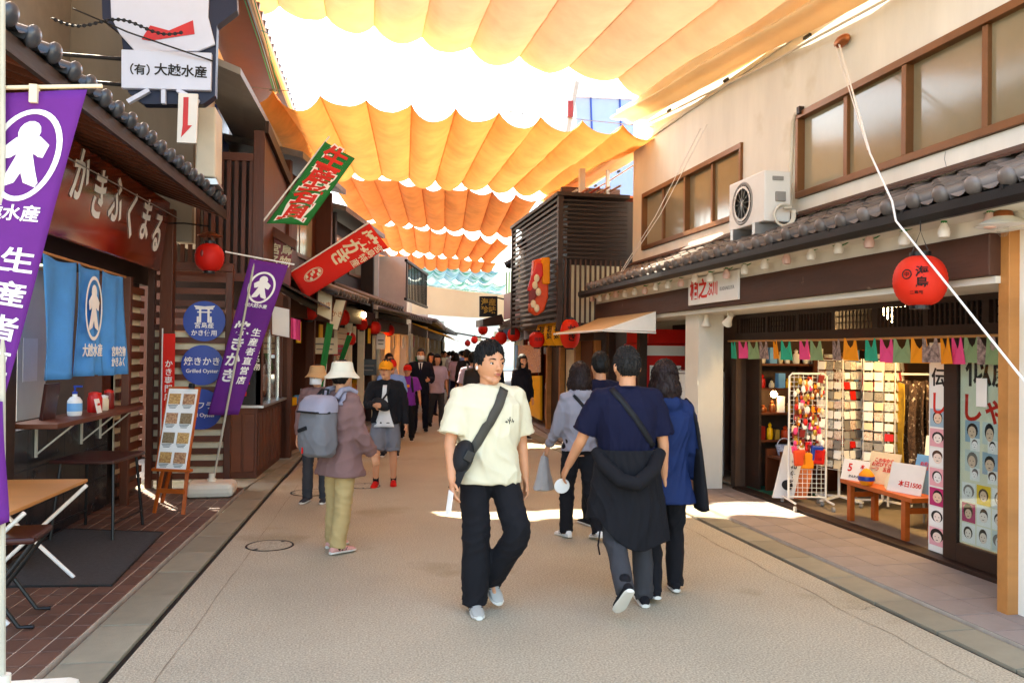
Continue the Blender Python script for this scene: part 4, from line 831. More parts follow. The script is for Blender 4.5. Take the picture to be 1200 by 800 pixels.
# ---------------- projecting sign over the eave
ps = thing('projecting_sign', 'projecting white and navy signboard lettered with a company name above the left eave', 'sign', (-1.8, 8.6, 4.2))
def yq(pts, Y): return [onY(x, y, Y) for x, y in pts]
part('name_panel', B().slab(yq([(142, 58), (248, 62), (247, 106), (142, 103)], 8.6), (0, .06, 0)), 'whitesign', ps, bevel=.006)
part('navy_backing', B().slab(yq([(118, -45), (276, -45), (278, 12), (254, 30), (252, 112), (238, 122), (168, 122), (150, 108), (142, 40), (120, 22)], 8.66), (0, .14, 0)), 'navy', ps)
part('figure_panel', B().slab(yq([(128, -40), (246, -40), (244, 20), (252, 52), (232, 60), (158, 60), (140, 40), (130, 20)], 8.62), (0, .035, 0)), 'whitesign', ps, bevel=.006)
part('red_band', B().slab(yq([(166, 46), (176, 30), (198, 36), (226, 24), (228, 40), (200, 44), (176, 48)], 8.61), (0, .008, 0)), 'redpaint', ps)
for a in ((150, 120, 175, 106), (192, 122, 192, 106), (233, 120, 208, 106)): part('strut', B().bar(onY(a[0], a[1], 8.62), onY(a[2], a[3], 8.62), .06, .04), 'whitesign', ps)
text('（有）', .11, 'ink', ps, frame(onY(164, 82.5, 8.595), (1, 0, .012), (0, 0, 1)), bold=.02); text('大越水産', .125, 'ink', ps, frame(onY(212, 84, 8.595), (1, 0, .012), (0, 0, 1)), bold=.02)
part('wall_arm', B().tube([onY(150, 70, 8.75), onY(20, 60, 8.75)], .02, 8).tube([onY(150, 100, 8.75), onY(20, 90, 8.75)], .02, 8), 'darkmetal', ps)
ar = thing('arrow_sign', 'small white sign with a red downward arrow hanging below the projecting signboard', 'sign', (-1.58, 8.55, 3.75)); part('board', B().slab(yq([(209, 109), (232, 110), (230, 168), (207, 167)], 8.55), (0, .04, 0)), 'whitepaint', ar, bevel=.004)
part('arrow', B().slab(yq([(215, 114), (221, 114), (220, 147), (225, 147), (212, 161), (214, 147)], 8.545), (0, .004, 0)), 'redpaint', ar)
bx = thing('upper_air_conditioner', 'cream air conditioner box above the left eave behind the arrow sign', 'air conditioner', (-1.5, 9.4, 3.6)); part('casing', B().slab(yq([(232, 125), (253, 125), (252, 208), (228, 206)], 9.4), (0, .5, 0)), 'offwhite', bx, bevel=.02); part('stand', B().slab(yq([(228, 209), (253, 209), (256, 216), (228, 216)], 9.4), (0, .4, 0)), 'steel', bx)
chn = thing('sign_chain', 'dark chain strung across in front of the projecting signboard', 'chain', (-2, 8.3, 4.9)); b = B()
for k in range(46):
    t_ = k/45; p = onY(62+t_*150, 22+t_*14+6*math.sin(t_*9), 8.35); b.lathe([(.012, -.004), (.02, 0), (.012, .004)], p, 8, axis=Matrix.Rotation(rad(90 if k % 2 else 0), 3, 'X'))
tag(part('links', b, 'darkmetal', chn), None, None, None, 'stuff')
wr = thing('sign_wire', 'thin wire bracing the projecting signboard diagonally', 'wire', (-2, 8.4, 4.8)); part('wire', B().tube([onY(85, 10, 8.4), onY(150, 38, 8.4), onY(250, 72, 8.58)], .008, 6), 'darkmetal', wr)
# ---------------- neighbour on the left: white two-storey house behind, timber gallery in front
wh = thing('white_house', 'white walled house with brown tiled roof edge rising above the left shops', 'building', (-2.5, 13, 0))
mat('greywall', '#7b756b', .85, .15, 2., .15, 30., stretch=(1, 1, .2)); part('end_wall', B().box(-4.5, -1.9, 10.8, 10.95, 3.0, 6.1), 'greywall', wh); part('wall', B().box(-2.1, -1.9, 10.95, 17.5, 3.0, 6.1), 'plaster2', wh)
part('eave_soffit', B().slab([(-2.6, 9.2, 6.32), (-1.3, 9.2, 6.18), (-.95, 17.5, 6.18), (-2.6, 17.5, 6.32)], (0, 0, .06)), 'redwoodh', wh)
for k in range(28): part('roof_rib', B().tube([(-1.28+.0012*k+.011*k, 9.3+k*.3, 6.27), (-2.6, 9.3+k*.3, 6.5)], .05, 8), 'kawara', wh, smooth=50)
part('downpipe', B().tube([(-1.32, 9.2, 6.14), (-.98, 17.4, 6.14)], .05, 8), 'plaster2', wh)
part('blue_shutter', B().box(-1.9, -1.86, 12.4, 13.6, 4.1, 5.2), 'bluesign', wh)
wnd = part('window', B().box(-1.9, -1.85, 14.4, 15.9, 4.0, 5.2), 'windowframe', wh); part('pane', B().box(-1.86, -1.845, 14.46, 15.84, 4.06, 5.14), 'frosted2', wnd)
part('lower_roof', B().slab([(-1.75, 9.6, 4.95), (-1.2, 9.6, 4.75), (-.9, 15, 4.75), (-1.75, 15, 4.95)], (0, 0, .08)), 'grey', wh)
ga = thing('timber_gallery', 'brown slatted timber gallery above the stall on the left', 'gallery', (-1.4, 11.2, 2.6))
part('post', B().box(-1.2, -1.06, 11.0, 11.14, 1.9, 4.5), 'redwood', ga, bevel=.006); part('rail', B().box(-2.2, -1.2, 11.02, 11.1, 4.1, 4.2), 'redwoodh', ga); part('rail', B().box(-2.2, -1.2, 11.02, 11.1, 2.55, 2.65), 'redwoodh', ga)
for k in range(11): part('slat', B().box(-2.17+k*.092, -2.12+k*.092, 11.04, 11.08, 2.65, 4.1), 'redwood', ga)
part('side_wall', B().slab([(-1.06, 11.1, 2.7), (-.75, 15.2, 2.7), (-.75, 15.2, 3.9), (-1.06, 11.1, 4.45)], (-.08, 0, 0)), 'redwood', ga)
part('gable_board', B().bar((-1.04, 11.0, 4.55), (-.7, 15.3, 3.95), .05, .16), 'darkwood', ga)
part('dark_backing', B().box(-2.3, -1.2, 11.6, 11.7, 2.2, 4.3), 'darkwood', ga)
part('awning', B().slab([(-1.0, 11.2, 2.62), (-.35, 11.6, 2.3), (-.1, 14.8, 2.3), (-.75, 14.8, 2.62)], (0, 0, .03)), 'darkwood', ga)
gp = thing('eave_pipe', 'thick black pipe running under the eave beside the purple banner', 'pipe', (-.9, 11.6, 2.5)); part('pipe', B().tube([onY(322, 333, 11.3), onY(372, 362, 13.2)], .055, 12), 'darkmetal', gp, smooth=50)
for k in range(2): part('pipe_clip', B().lathe([(.06, -.015), (.065, 0), (.06, .015)], onY(335+k*20, 340.5+k*11.5, 11.8+k*.75), 12, axis=Matrix.Rotation(rad(90), 3, 'X')), 'steel', gp)
# oyster stall below the gallery
sl_ = thing('oyster_stall', 'panelled wooden stall counter with glass case behind the purple banner', 'stall', (-1.25, 11.4, .02))
part('counter', B().slab([(-1.62, 11.0, .02), (-1.1, 11.0, .02), (-.95, 12.8, .02), (-1.62, 12.8, .02)], (0, 0, .9)), 'redwood', sl_)
for k in range(3): part('front_panel', B().box(-1.58+k*.16, -1.45+k*.16, 10.985, 11.0, .1, .84), 'redwoodh', sl_, bevel=.006)
for k in range(7): part('side_panel', B().slab([(-1.093+k*.0208, 11.06+k*.25, .1), (-1.093+(k+.82)*.0208, 11.06+(k+.82)*.25, .1), (-1.093+(k+.82)*.0208, 11.06+(k+.82)*.25, .84), (-1.093+k*.0208, 11.06+k*.25, .84)], (.014, 0, 0)), 'redwoodh', sl_)
part('counter_top', B().slab([(-1.66, 10.95, .921), (-1.02, 10.95, .921), (-.86, 12.85, .921), (-1.66, 12.85, .921)], (0, 0, .03)), 'steel', sl_)
part('corner_post', B().box(-1.12, -1.04, 10.97, 11.05, .952, 1.95), 'redwood', sl_); part('corner_post', B().box(-.98, -.92, 12.6, 12.68, .952, 2.3), 'redwood', sl_)
gc = part('glass_case', B().slab([(-1.08, 11.15, .96), (-.97, 12.5, .96), (-.97, 12.5, 1.9), (-1.08, 11.15, 1.9)], (-.01, 0, 0)), 'glass', sl_)
for (y, z0, z1) in ((11.12, .952, 1.95), (11.8, .952, 1.95), (12.5, .952, 1.95)): part('case_bar', B().box(-1.1+(y-11.1)*.082, -1.07+(y-11.1)*.082, y, y+.05, z0, z1), 'chrome', sl_)
bs = thing('black_menu_sign', 'black sign with red and white lettering behind the purple banner', 'sign', (-1.25, 10.99, .95)); part('board', B().box(-1.46, -1.06, 10.97, 10.99, .955, 1.92), 'blackpaint', bs)
text('\n'.join('かき'), .3, 'inkred', bs, frame((-1.32, 10.968, 1.32), (1, 0, 0), (0, 0, 1)), bold=.05, ls=.9); text('\n'.join('宮島名物'), .1, 'paper', bs, frame((-1.12, 10.968, 1.6), (1, 0, 0), (0, 0, 1)), bold=.01, ls=1.05)
us = thing('brown_food_sign', 'dark red food sign with pale lettering above the stall', 'sign', (-.95, 11.9, 2.9)); part('board', B().slab(yq([(314, 272), (342, 290), (340, 346), (315, 332)], 11.9), (0, .06, 0)), 'deepred', us, bevel=.005); part('hood', B().slab(yq([(308, 258), (348, 282), (346, 292), (308, 270)], 11.8), (0, .2, 0)), 'redwoodh', us)
text('宮島\n名物', .16, 'cream', us, frame(onY(328, 300, 11.89), (1, 0, -.12), (0, 0, 1)), bold=.02); part('shell_emblem', B().ell(onY(322, 322, 11.89), (.07, .01, .1), 12, 8), 'copper', us)
for i, (q, Y, m, lb) in enumerate((([(318, 357), (340, 362), (340, 396), (318, 392)], 11.6, 'paper', 'white lightbox sign under the black pipe'), ([(372, 338), (390, 346), (389, 376), (371, 368)], 13.0, 'cream', 'beige square lightbox sign left of its tilted neighbour'), ([(393, 350), (406, 352), (396, 387), (384, 384)], 13.4, 'cream', 'tilted beige lightbox sign under the red banner'))):
    t = thing('lightbox_sign', lb, 'sign', tuple(onY(*q[3], Y)), 0, 'lightbox signs along the left shops'); part('panel', B().slab(yq(q, Y), (0, .1, 0)), m, t, bevel=.008); qc = [sum(a)/4 for a in zip(*q)]
    part('side_frame', B().tube(yq(q+[q[0]], Y-.005), .012, 5), 'redwoodh', t)
    if i: text('かき', .1, 'copper', t, frame(onY(*qc, Y-.012), (1, 0, -.1), (0, 0, 1)), bold=.01)
pv = thing('pink_shop_curtain', 'small magenta curtain beside the white lightbox sign', 'curtain', tuple(onY(345, 395, 12.3))); part('cloth', B().grid(lambda u, v: onY(340+u*12, 372+v*24+u*3, 12.3)+Vector((0, .03*math.sin(u*9), 0)), 10, 8), 'pink', pv, solid=.004)
# slanting green and red banners
def slant(label, Q, Y, m, pole, wave=.05):
    t = thing('slanted_banner', label, 'banner', tuple(onY(*pole[0], Y))); P = [onY(*q, Y) for q in Q]
    part('cloth', B().grid(cloth_quad(*P, wave, k=4), 18, 26), m, t, smooth=70, solid=.002); part('pole', B().tube([onY(*pole[0], Y+.03), onY(*pole[1], Y+.03)], .012, 6), 'whitepaint', t)
    return t, (lambda u, v, o=.004: cmap(P, u, v, wave, 4, off=o))
mat('outline', '#f3e9df', .8, .03)
t, q = slant('green slanting banner with big red characters above the street', [(381, 166), (416, 186), (360, 264), (312, 262)], 11.0, 'greencloth', [(300, 270), (386, 160)], .05)
for i, c in enumerate('生産者直'):
    v = .14+i*.235; ctext(c, .34, 'outline', t, q(.5, v), bold=.085); ctext(c, .34, 'inkred', t, q(.5, v, .007), bold=.03)
t, q = slant('red slanting banner with white characters and an oyster drawing', [(433, 262), (455, 290), (358, 350), (340, 320)], 12.5, 'redcloth', [(336, 322), (437, 258)], .04)
for i, c in enumerate('焼がき'): ctext(c, .28, 'cream', t, q(.42, .14+i*.17), bold=.03)
ctext('\n'.join('宮島特産'), .13, 'cream', t, q(.86, .24), bold=.01, ls=1.05)
b = B(); qo = q(.5, .8)
for r_ in (.1, .085): b.tube([(r_*1.0*math.cos(a)*.8-.02, r_*1.5*math.sin(a), 0) for a in np.linspace(0, 6.29, 24)], .005, 4)
for k in range(6): b.ell((-.02+.04*math.sin(k*2), .1-.04*k, 0), (.03, .022, .003), 8, 5)
b.v = [tuple(qo(*p)) for p in b.v]; part('oyster_drawing', b, 'cream', t)
t, q = slant('rolled green flag on a leaning pole beside the glass case', [(383, 378), (391, 380), (372, 490), (366, 486)], 13.2, 'greencloth', [(371, 540), (388, 370)], .02)
t, q = slant('second rolled green flag on a leaning pole further along', [(407, 392), (413, 394), (398, 436), (393, 434)], 15.5, 'greencloth', [(392, 470), (411, 388)], .02)
wb = thing('white_water_base', 'white plastic flag base on the pavement beside the glass case', 'flag base', tuple(onZ(336, 515))); p = onZ(336, 515); part('body', B().box(p.x-.28, p.x+.22, p.y, p.y+.4, .015, .16), 'offwhite', wb, bevel=.05); part('cap', B().lathe([(.04, 0), (.04, .05)], (p.x, p.y+.2, .16), 12), 'offwhite', wb)
# ================================================================ OVERHEAD SHADES
mat('shade_peach', '#f2c8a0', .8, .1, 2.2, .9, 5., trans=.095, spec=.1)
mat('shade_orange', '#f0aa5e', .8, .16, 2.2, .9, 5., trans=.145, spec=.1)
mat('shade_deep', '#d98448', .8, .16, 2.2, .9, 5., trans=.1, spec=.1)
mat('shade_pale', '#f3e2c0', .8, .06, 1.1, .2, 14., trans=.5, spec=.1)
def shade_cloth(label, zl0, zr0, zl1, zr1, xl0, xr0, xl1, xr1, y0, y1, nf, sag, m, far_sag=.75, wires=True, seed=0, y0r=None, y1r=None):
    """sheet hung in scallops from rings on wires that cross the street; folds run along it"""
    t = thing('shade_cloth', label, 'shade cloth', ((xl0+xr0)/2, y0, zl0)); R = random.Random(seed); per = 10; n = nf*per+1
    y0r = y0 if y0r is None else y0r; y1r = y1 if y1r is None else y1r
    jit = [R.uniform(.75, 1.25) for _ in range(nf)]; sk = [R.uniform(-.12, .12) for _ in range(nf+1)]
    def fn(u, v):
        f = u*nf; k = min(int(f), nf-1); w = f-k
        x = (xl0+(xr0-xl0)*u)*(1-v)+(xl1+(xr1-xl1)*u)*v; z = (zl0+(zr0-zl0)*u)*(1-v)+(zl1+(zr1-zl1)*u)*v
        y = (y0+(y0r-y0)*u)*(1-v)+(y1+(y1r-y1)*u)*v
        s = sag*jit[k]*(1+(far_sag-1)*v)
        sc = 4*w*(1-w)
        z -= s*sc**.85 + .03*math.sin(v*11+k*2.1)*sc + .02*sc*noise.noise(Vector((k*1.7+w*1.5, v*9, seed))) + .012*noise.noise(Vector((k*3+w*4, v*24, seed)))
        y += (sk[k]*(1-w)+sk[k+1]*w)*.6*(v-.5) + .1*math.sin(math.pi*w)*(v-.5)
        return (x+.03*math.sin(v*5+k)*sc, y, z)
    part('sheet', B().grid(fn, n, 60), m, t, smooth=60)
    if wires:
        for v, nm in ((0, 'wire'), (1, 'wire')):
            part(nm, B().tube([Vector(fn(0, v))+Vector((-1.2, 0, .12)), *[Vector(fn(min(1, k/nf), v))+Vector((0, 0, .02)) for k in range(0, nf+1, 2)], Vector(fn(1, v))+Vector((.25, 0, .05))], .006, 5), 'grey', t)
    for k in range(nf+1):
        seam = [Vector(fn(min(k/nf, 1), v/8))+Vector((0, 0, .004)) for v in range(9)]
        part('fold_tape', B().tube(seam, .008, 4), m, t)
    return t
shade_cloth('nearest pale orange shade cloth spanning the top of the picture', 7.1, 5.0, 7.4, 5.6, -3.6, 4.62, -3.2, 4.62, 4.3, 13.5, 11, .2, 'shade_peach', seed=1, y0r=4.3, y1r=11.4)
shade_cloth('second bright orange scalloped shade cloth across the street', 5.42, 5.25, 5.45, 5.25, -1.75, 4.9, -1.0, 4.7, 12.25, 17.6, 10, .2, 'shade_orange', seed=2)
shade_cloth('third deep orange shade cloth behind the second', 5.75, 5.3, 5.5, 5.2, -.6, 4.4, .2, 4.9, 18.7, 24.0, 9, .17, 'shade_deep', seed=3)
shade_cloth('fourth deep orange shade cloth further along the street', 5.6, 5.1, 5.3, 5.0, .4, 5.0, 1.0, 5.2, 24.6, 29.0, 9, .17, 'shade_deep', seed=4)
shade_cloth('fifth deep orange shade cloth far down the street', 5.3, 5.1, 5.2, 5.1, .9, 5.5, 1.3, 6.0, 29.7, 34, 10, .16, 'shade_deep', seed=5)
# gathered pale bundles where the cloth is bunched against the right wall
for i, (p0, p1, r0, lb) in enumerate((((4.66, 5.0, 5.0), (4.66, 12.5, 5.6), .2, 'pale gathered edge of the nearest shade cloth along the right wall'), ((5.0, 12.7, 5.3), (4.75, 17.7, 5.2), .2, 'pale gathered edge of the second shade cloth along the right roofs'))):
    t = thing('gathered_cloth', lb, 'shade cloth', p0); a, c = Vector(p0), Vector(p1)
    def gf(u, v, a=a, c=c, r0=r0):
        p = a.lerp(c, v); an = 2*math.pi*u; rr = r0*(1+.25*math.sin(an*5+v*3)+.12*math.sin(v*14+an*2)); return (p.x+rr*math.cos(an)*1.2-.25, p.y, p.z+rr*math.sin(an)*.55-.12)
    part('bundle', B().grid(gf, 40, 30, close_u=True), 'shade_pale', t, smooth=60); part('rope', B().tube([a+Vector((.06, 0, -.22)), a.lerp(c, .5)+Vector((.06, 0, -.26)), c+Vector((.06, 0, -.2))], .015, 6), 'paper', t)
    for k in range(4): part('hook', B().obox(a.lerp(c, .12+k*.25)+Vector((.04, 0, -.2)), (.03, .12, .03)), 'darkmetal', t)
mat('wavecloth', '#cfe0e2', .8, .1, 1.1, .05, 20., trans=.12, stretch=(1, .4, 1), col2='#3f93b5', spot=('#2f8a78', 1.6, .52))
for i, (x0, x1, y, zt, zb, lb) in enumerate(((1.3, 6.6, 34.6, 5.4, 4.5, 'pale sheet printed with blue waves beyond the orange cloths'), (1.6, 8.2, 42, 5.4, 4.2, 'farther pale sheet printed with blue waves'))):
    t = thing('wave_sheet', lb, 'shade cloth', (x0, y, zt)); part('sheet', B().grid(lambda u, v: (x0+(x1-x0)*u+.12*v*(y-30), y+v*(6.5 if y < 40 else 9), zt-.15*u-.16*abs(math.sin(u*9*math.pi))), 73, 6), 'wavecloth', t, smooth=60)
mat('beigecloth', '#efdcb6', .8, .05, 1., .05, 20., trans=.5)
bs = thing('beige_sheet', 'plain beige sheet hanging across the far street', 'sheet', (1.1, 30, 3.6)); part('sheet', B().grid(lambda u, v: onY(444+u*148+v*2, (329+u*17)*(1-v)+(366+u*8)*v, 30)+Vector((0, .12*math.sin(u*11)+.05*math.sin(u*29), 0)), 50, 8), 'beigecloth', bs, smooth=60); part('rope', B().tube([onY(438, 327, 30), onY(600, 346, 30)], .012, 5), 'grey', bs)
mat('brightsheet', '#eef0f2', .8, .04, 1., .05, 20., trans=.5)
ws = thing('white_sheet', 'large white translucent sheet hanging at the far end of the street', 'sheet', (4.2, 44, 1.6)); part('sheet', B().grid(lambda u, v: onY(494+u*92, (368+u*5)*(1-v)+(404+10*math.sin(u*5)-u*6)*v, 44)+Vector((0, .2*math.sin(u*9)+.4*v, 0)), 30, 8), 'brightsheet', ws, smooth=60)
cb = thing('overhead_cable', 'thin pale cable strung diagonally across the gap between the shade cloths', 'cable', tuple(onY(312, 40, 12))); part('cable', B().tube([onY(306, 36, 11.8), onY(420, 80, 12.1), onY(530, 114, 12.4), onY(650, 143, 13)], .008, 5), 'skyblue', cb)
cb = thing('overhead_wires', 'bundle of green-blue wires along the left roof edge', 'wires', (-1.2, 10, 6.1))
for k in range(4): part('wire', B().tube([onY(283+k*4, -10, 10), onY(304+k*3, 52, 12), onY(322+k*2, 110, 15)], .008, 5), ['teal', 'skyblue', 'grey', 'teal'][k], cb)
t = thing('cable_clutter', 'tangle of cable fittings where the wires meet the left roof', 'cable', tuple(onY(325, 105, 15)))
for k in range(5): part('insulator', B().lathe([(.03, 0), (.05, .04), (.03, .08), (.045, .12), (.02, .15)], onY(318+k*4, 108-k*2+4*(k % 2), 14.9), 8), ['grey', 'whitepaint', 'skyblue', 'navy', 'grey'][k], t)
# ================================================================ FAR STREET: generic shop houses with parts
def shop_house(name, label, a, b_, side, h1, h2, wallm, upper_in=.3, open_m='intwall', bays=3, eave=True, seed=0, upper_win=2, lit=False, awn=None, goods=True, depth=3.0, shutter=False):
    """a, b_: facade ends on the ground (near, far); side -1: house lies to the left, +1: to the right"""
    R = random.Random(seed); a, b_ = Vector((*a, 0)), Vector((*b_, 0)); ln = (b_-a).length; t_ = (b_-a).normalized(); nrm = Vector((t_.y, -t_.x, 0))*(-side)  # towards the street
    M_ = Matrix(((t_.x, -nrm.x, 0, a.x), (t_.y, -nrm.y, 0, a.y), (0, 0, 1, 0), (0, 0, 0, 1))) # x along, y into the house
    t = thing(name, label, 'building', tuple(a))
    part('wall', B(M_).box(0, ln, upper_in, upper_in+.15, h1, h2).box(0, .12, .02, depth, 0, h2-.02).box(ln-.12, ln, .02, depth, 0, h2-.02).box(.12, ln-.12, depth-.1, depth, 0, h1), wallm, t)
    part('interior_floor', B(M_).box(.12, ln-.12, .02, depth-.1, .02, .04), 'intfloor', t); part('interior_ceiling', B(M_).box(.12, ln-.12, .1, depth-.1, h1-.12, h1-.05), 'intwall', t)
    part('roof', B(M_).slab([(-.1, upper_in-.5, h2-.02), (ln+.1, upper_in-.5, h2-.02), (ln+.1, depth, h2+.7), (-.1, depth, h2+.7)], (0, 0, .1)), 'kawara', t)
    part('lintel', B(M_).box(.0, ln, -.02, .1, h1-.32, h1-.02), 'weatherwood', t)
    for k in range(bays+1):
        x = (ln-.1)*k/bays; part('post', B(M_).box(x, x+.1, -.04, .1, .02, h1-.33), 'redwood' if seed in (2, 7) else 'cream', t, bevel=.004)
    if eave:
        part('eave', B(M_).slab([(-.05, -.7, h1), (ln+.05, -.7, h1), (ln+.05, upper_in-.001, h1+.35), (-.05, upper_in-.001, h1+.35)], (0, 0, .04)), 'darkwood', t); n = int(ln/.28)
        for k in range(n): part('roof_rib', B(M_).tube([(.1+k*.28, -.74, h1+.07), (.1+k*.28, upper_in-.02, h1+.44)], .055, 8), 'kawara', t, smooth=50)
    for k in range(upper_win):
        x0 = ln*(k+.2)/upper_win; x1 = ln*(k+.8)/upper_win; z0, z1 = h1+.75, min(h2-.3, h1+1.85)
        w = part('window', B(M_).box(x0, x1, upper_in-.04, upper_in+.0-.001, z0, z1), 'windowframe', t)
        for q in range(2): xm = (x1-x0)/2; part('pane', B(M_).box(x0+.05+q*xm, x0+xm-.03+q*xm, upper_in-.048, upper_in-.041, z0+.06, z1-.06), 'frosted2' if (k+q+seed) % 2 else 'frosted', w)
    if goods:
        for k in range(bays):
            x0, x1 = (ln-.1)*k/bays+.16, (ln-.1)*(k+1)/bays-.06
            if shutter and k == 0:
                for q in range(18): part('shutter_slat', B(M_).box(x0, x1, .04, .07, .05+q*.115, .155+q*.115), 'cream', t)
                continue
            part('display_counter', B(M_).box(x0, x1, .15, .7, .04, .75), R.choice(['redwoodh', 'cream', 'whitepaint', 'deepred']), t)
            part('back_shelf', B(M_).box(x0, x1, 1.2, 1.3, .04, h1-.3), R.choice(['cream', 'shopwhite', 'shelf_glow' if lit else 'cream', 'orange']), t)  # lit shops: glowing shelf among the choices stands in for warm indoor light
            for row in range(4):
                x = x0
                while x < x1-.16:
                    w, hh = R.uniform(.1, .22), R.uniform(.1, .26); z = .752 if row == 0 else .8+row*.34; yy = R.uniform(.22, .5) if row == 0 else 1.1
                    part('merchandise', B(M_).obox((x+w/2, yy, z+hh/2), (w*.9, .12, hh), Matrix.Rotation(R.uniform(-.2, .2), 3, 'Z')), R.choice(['redpaint', 'paper', 'yellow', 'pink', 'teal', 'orange', 'skyblue', 'cream', 'vermilion', 'shopwhite', 'gold', 'olive']), t); x += w+R.uniform(.02, .1)
            part('hanging_card', B(M_).obox(((x0+x1)/2+R.uniform(-.2, .2), .0, h1-.55), (.22, .02, .34)), R.choice(['paper', 'yellow', 'redpaint', 'cream']), t)
    if awn: part('awning', B(M_).slab([(.1, .0, h1-.02), (ln-.1, .0, h1-.02), (ln-.1, -1.1, h1-.4), (.1, -1.1, h1-.4)], (0, 0, .02)), awn, t)
    return t, M_
shop_house('shop_house', 'timber shop with latticed window next to the oyster stall on the left', (-.85, 12.95), (-.25, 15.6), -1, 2.5, 4.6, 'redwood', bays=2, seed=2, upper_win=1, shutter=False)
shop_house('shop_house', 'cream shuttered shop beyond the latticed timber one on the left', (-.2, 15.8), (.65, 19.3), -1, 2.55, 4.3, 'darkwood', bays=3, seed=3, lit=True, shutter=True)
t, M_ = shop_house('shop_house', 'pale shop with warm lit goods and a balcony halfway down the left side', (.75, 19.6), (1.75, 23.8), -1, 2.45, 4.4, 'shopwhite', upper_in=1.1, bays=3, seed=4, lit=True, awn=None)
for k in range(15): part('balcony_bar', B(M_).box(.3+k*.25, .33+k*.25, -.62, -.59, 2.95, 3.8), 'darkmetal', t)
part('balcony_rail', B(M_).box(.2, 3.9, -.64, -.57, 3.8, 3.86).box(.2, 3.9, -.64, -.57, 2.88, 2.94), 'darkmetal', t)
shop_house('shop_house', 'white shop with yellow awning far down the left side', (1.9, 24.2), (3.1, 32), -1, 2.5, 3.15, 'shopwhite', upper_in=1.4, bays=4, seed=5, awn='yellow', upper_win=0)
shop_house('shop_house', 'last white shop at the far left end of the street', (3.2, 32.5), (5.2, 44), -1, 2.5, 3.3, 'plaster2', upper_in=1.4, bays=4, seed=6, awn='paper', upper_win=0)
shop_house('shop_house', 'pinkish shop house beyond the slatted building on the right', (4.55, 18.0), (4.95, 22.6), 1, 2.35, 4.4, 'deepred', bays=3, seed=7, upper_win=2)
shop_house('shop_house', 'cream shop house behind the black and gold sign on the right', (5.2, 23), (6.3, 30), 1, 2.4, 4.6, 'cream', bays=4, seed=8)
shop_house('shop_house', 'farthest shop house on the right end of the street', (6.6, 30.5), (9.5, 46), 1, 2.5, 5.0, 'plaster2', bays=5, seed=9, awn='skyblue')
eh = thing('end_building', 'pale buildings closing the far end of the street', 'building', (12, 70, 0)); part('wall', B().box(-2, 30, 72, 74, 0, 5.0), 'plaster2', eh); part('roof', B().slab([(-3, 71, 5), (31, 71, 5), (31, 76, 7), (-3, 76, 7)], (0, 0, .2)), 'kawara', eh)
for k in range(10): part('window', B().box(0+k*2.6, 1.4+k*2.6, 71.94, 72.0, 2.6, 4), 'frosted', eh)
# blue-walled building showing over the right roofs
bb = thing('blue_building', 'blue clad upper storey showing between the shade cloths over the right roofs', 'building', (5.2, 16, 0)); mat('blueclad', '#8298bd', .5, .06, 2., .02)
part('wall', B().slab(yq([(674, 104), (800, 104), (790, 260), (680, 260)], 18), (0, 4, 0)), 'blueclad', bb); part('cornice', B().bar(onY(672, 106, 17.97), onY(800, 112, 17.97), .1, .3), 'whitesign', bb)
part('mast', B().tube([onY(676, 96, 17.5), onY(664, 160, 17.5)], .06, 8), 'grey', bb); part('meter_box', B().obox(onY(668, 128, 17.4), (.12, .1, .35)), 'deepred', bb)
for k in range(3): part('seam', B().bar(onY(692+k*34, 108, 17.98), onY(694+k*34, 160, 17.98), .03, .03), 'bluesign', bb)
# ---------------- dark slatted two-storey building on the right
db = thing('slatted_building', 'dark two-storey building wrapped in horizontal wooden slats on the right', 'building', (4.2, 13.7, 0))
part('wall', B().box(3.75, 5.2, 13.75, 17.6, 2.15, 4.35).box(4.4, 5.2, 13.75, 17.6, .02, 2.15), 'darkwood', db)
part('corner_post', B().box(3.53, 3.62, 13.53, 13.62, 2.05, 4.4), 'darkwood', db); part('pale_panel', B().box(3.8, 4.75, 13.735, 13.749, 2.2, 3.2), 'cream', db)
for k in range(14): part('slat', B().box(3.62, 4.78, 13.55, 13.59, 3.3+k*.075, 3.33+k*.075), 'darkwood', db)
for k in range(13): part('upright_slat', B().box(3.66+k*.09, 3.69+k*.09, 13.56, 13.59, 2.1, 3.28), 'weatherwood', db)
for k in range(22): part('slat', B().box(3.55, 3.58, 13.63, 17.55, 2.2+k*.1, 2.245+k*.1), 'darkwood', db)
part('corner_post', B().box(3.53, 3.62, 17.5, 17.6, 2.05, 4.4), 'darkwood', db); part('base_rail', B().box(3.53, 4.78, 13.54, 13.6, 2.04, 2.1), 'darkwood', db); part('cap_rail', B().box(3.5, 4.8, 13.5, 17.6, 4.36, 4.42), 'darkwood', db)
part('roof_deck', B().box(3.8, 5.2, 13.8, 17.5, 4.43, 4.47), 'orangewood', db)
for k in range(5): part('deck_pipe', B().tube([(3.9+k*.2, 13.7, 4.5+k*.03), (3.9+k*.2, 16, 4.55+k*.03)], .02, 8), ['steel', 'copper', 'deepred', 'steel', 'grey'][k], db)
part('deck_post', B().box(4.1, 4.2, 14.2, 14.3, 4.47, 5.0).box(4.6, 4.66, 14.2, 14.26, 4.47, 5.0), 'steel', db); part('deck_wall', B().box(3.95, 5.1, 14.9, 15.0, 4.47, 4.8), 'weatherwood', db)
part('ground_door', B().box(4.37, 4.399, 14.2, 14.9, .02, 1.9), 'redwoodh', db); part('ground_door', B().box(4.37, 4.399, 15.3, 16.0, .02, 1.9), 'cream', db)
for y in (13.8, 15.05, 16.2, 17.3): part('ground_post', B().box(4.3, 4.42, y, y+.12, .02, 2.04), 'tablewood', db)
part('ground_lintel', B().box(4.25, 4.4, 13.75, 17.6, 1.9, 2.04), 'darkwood', db)
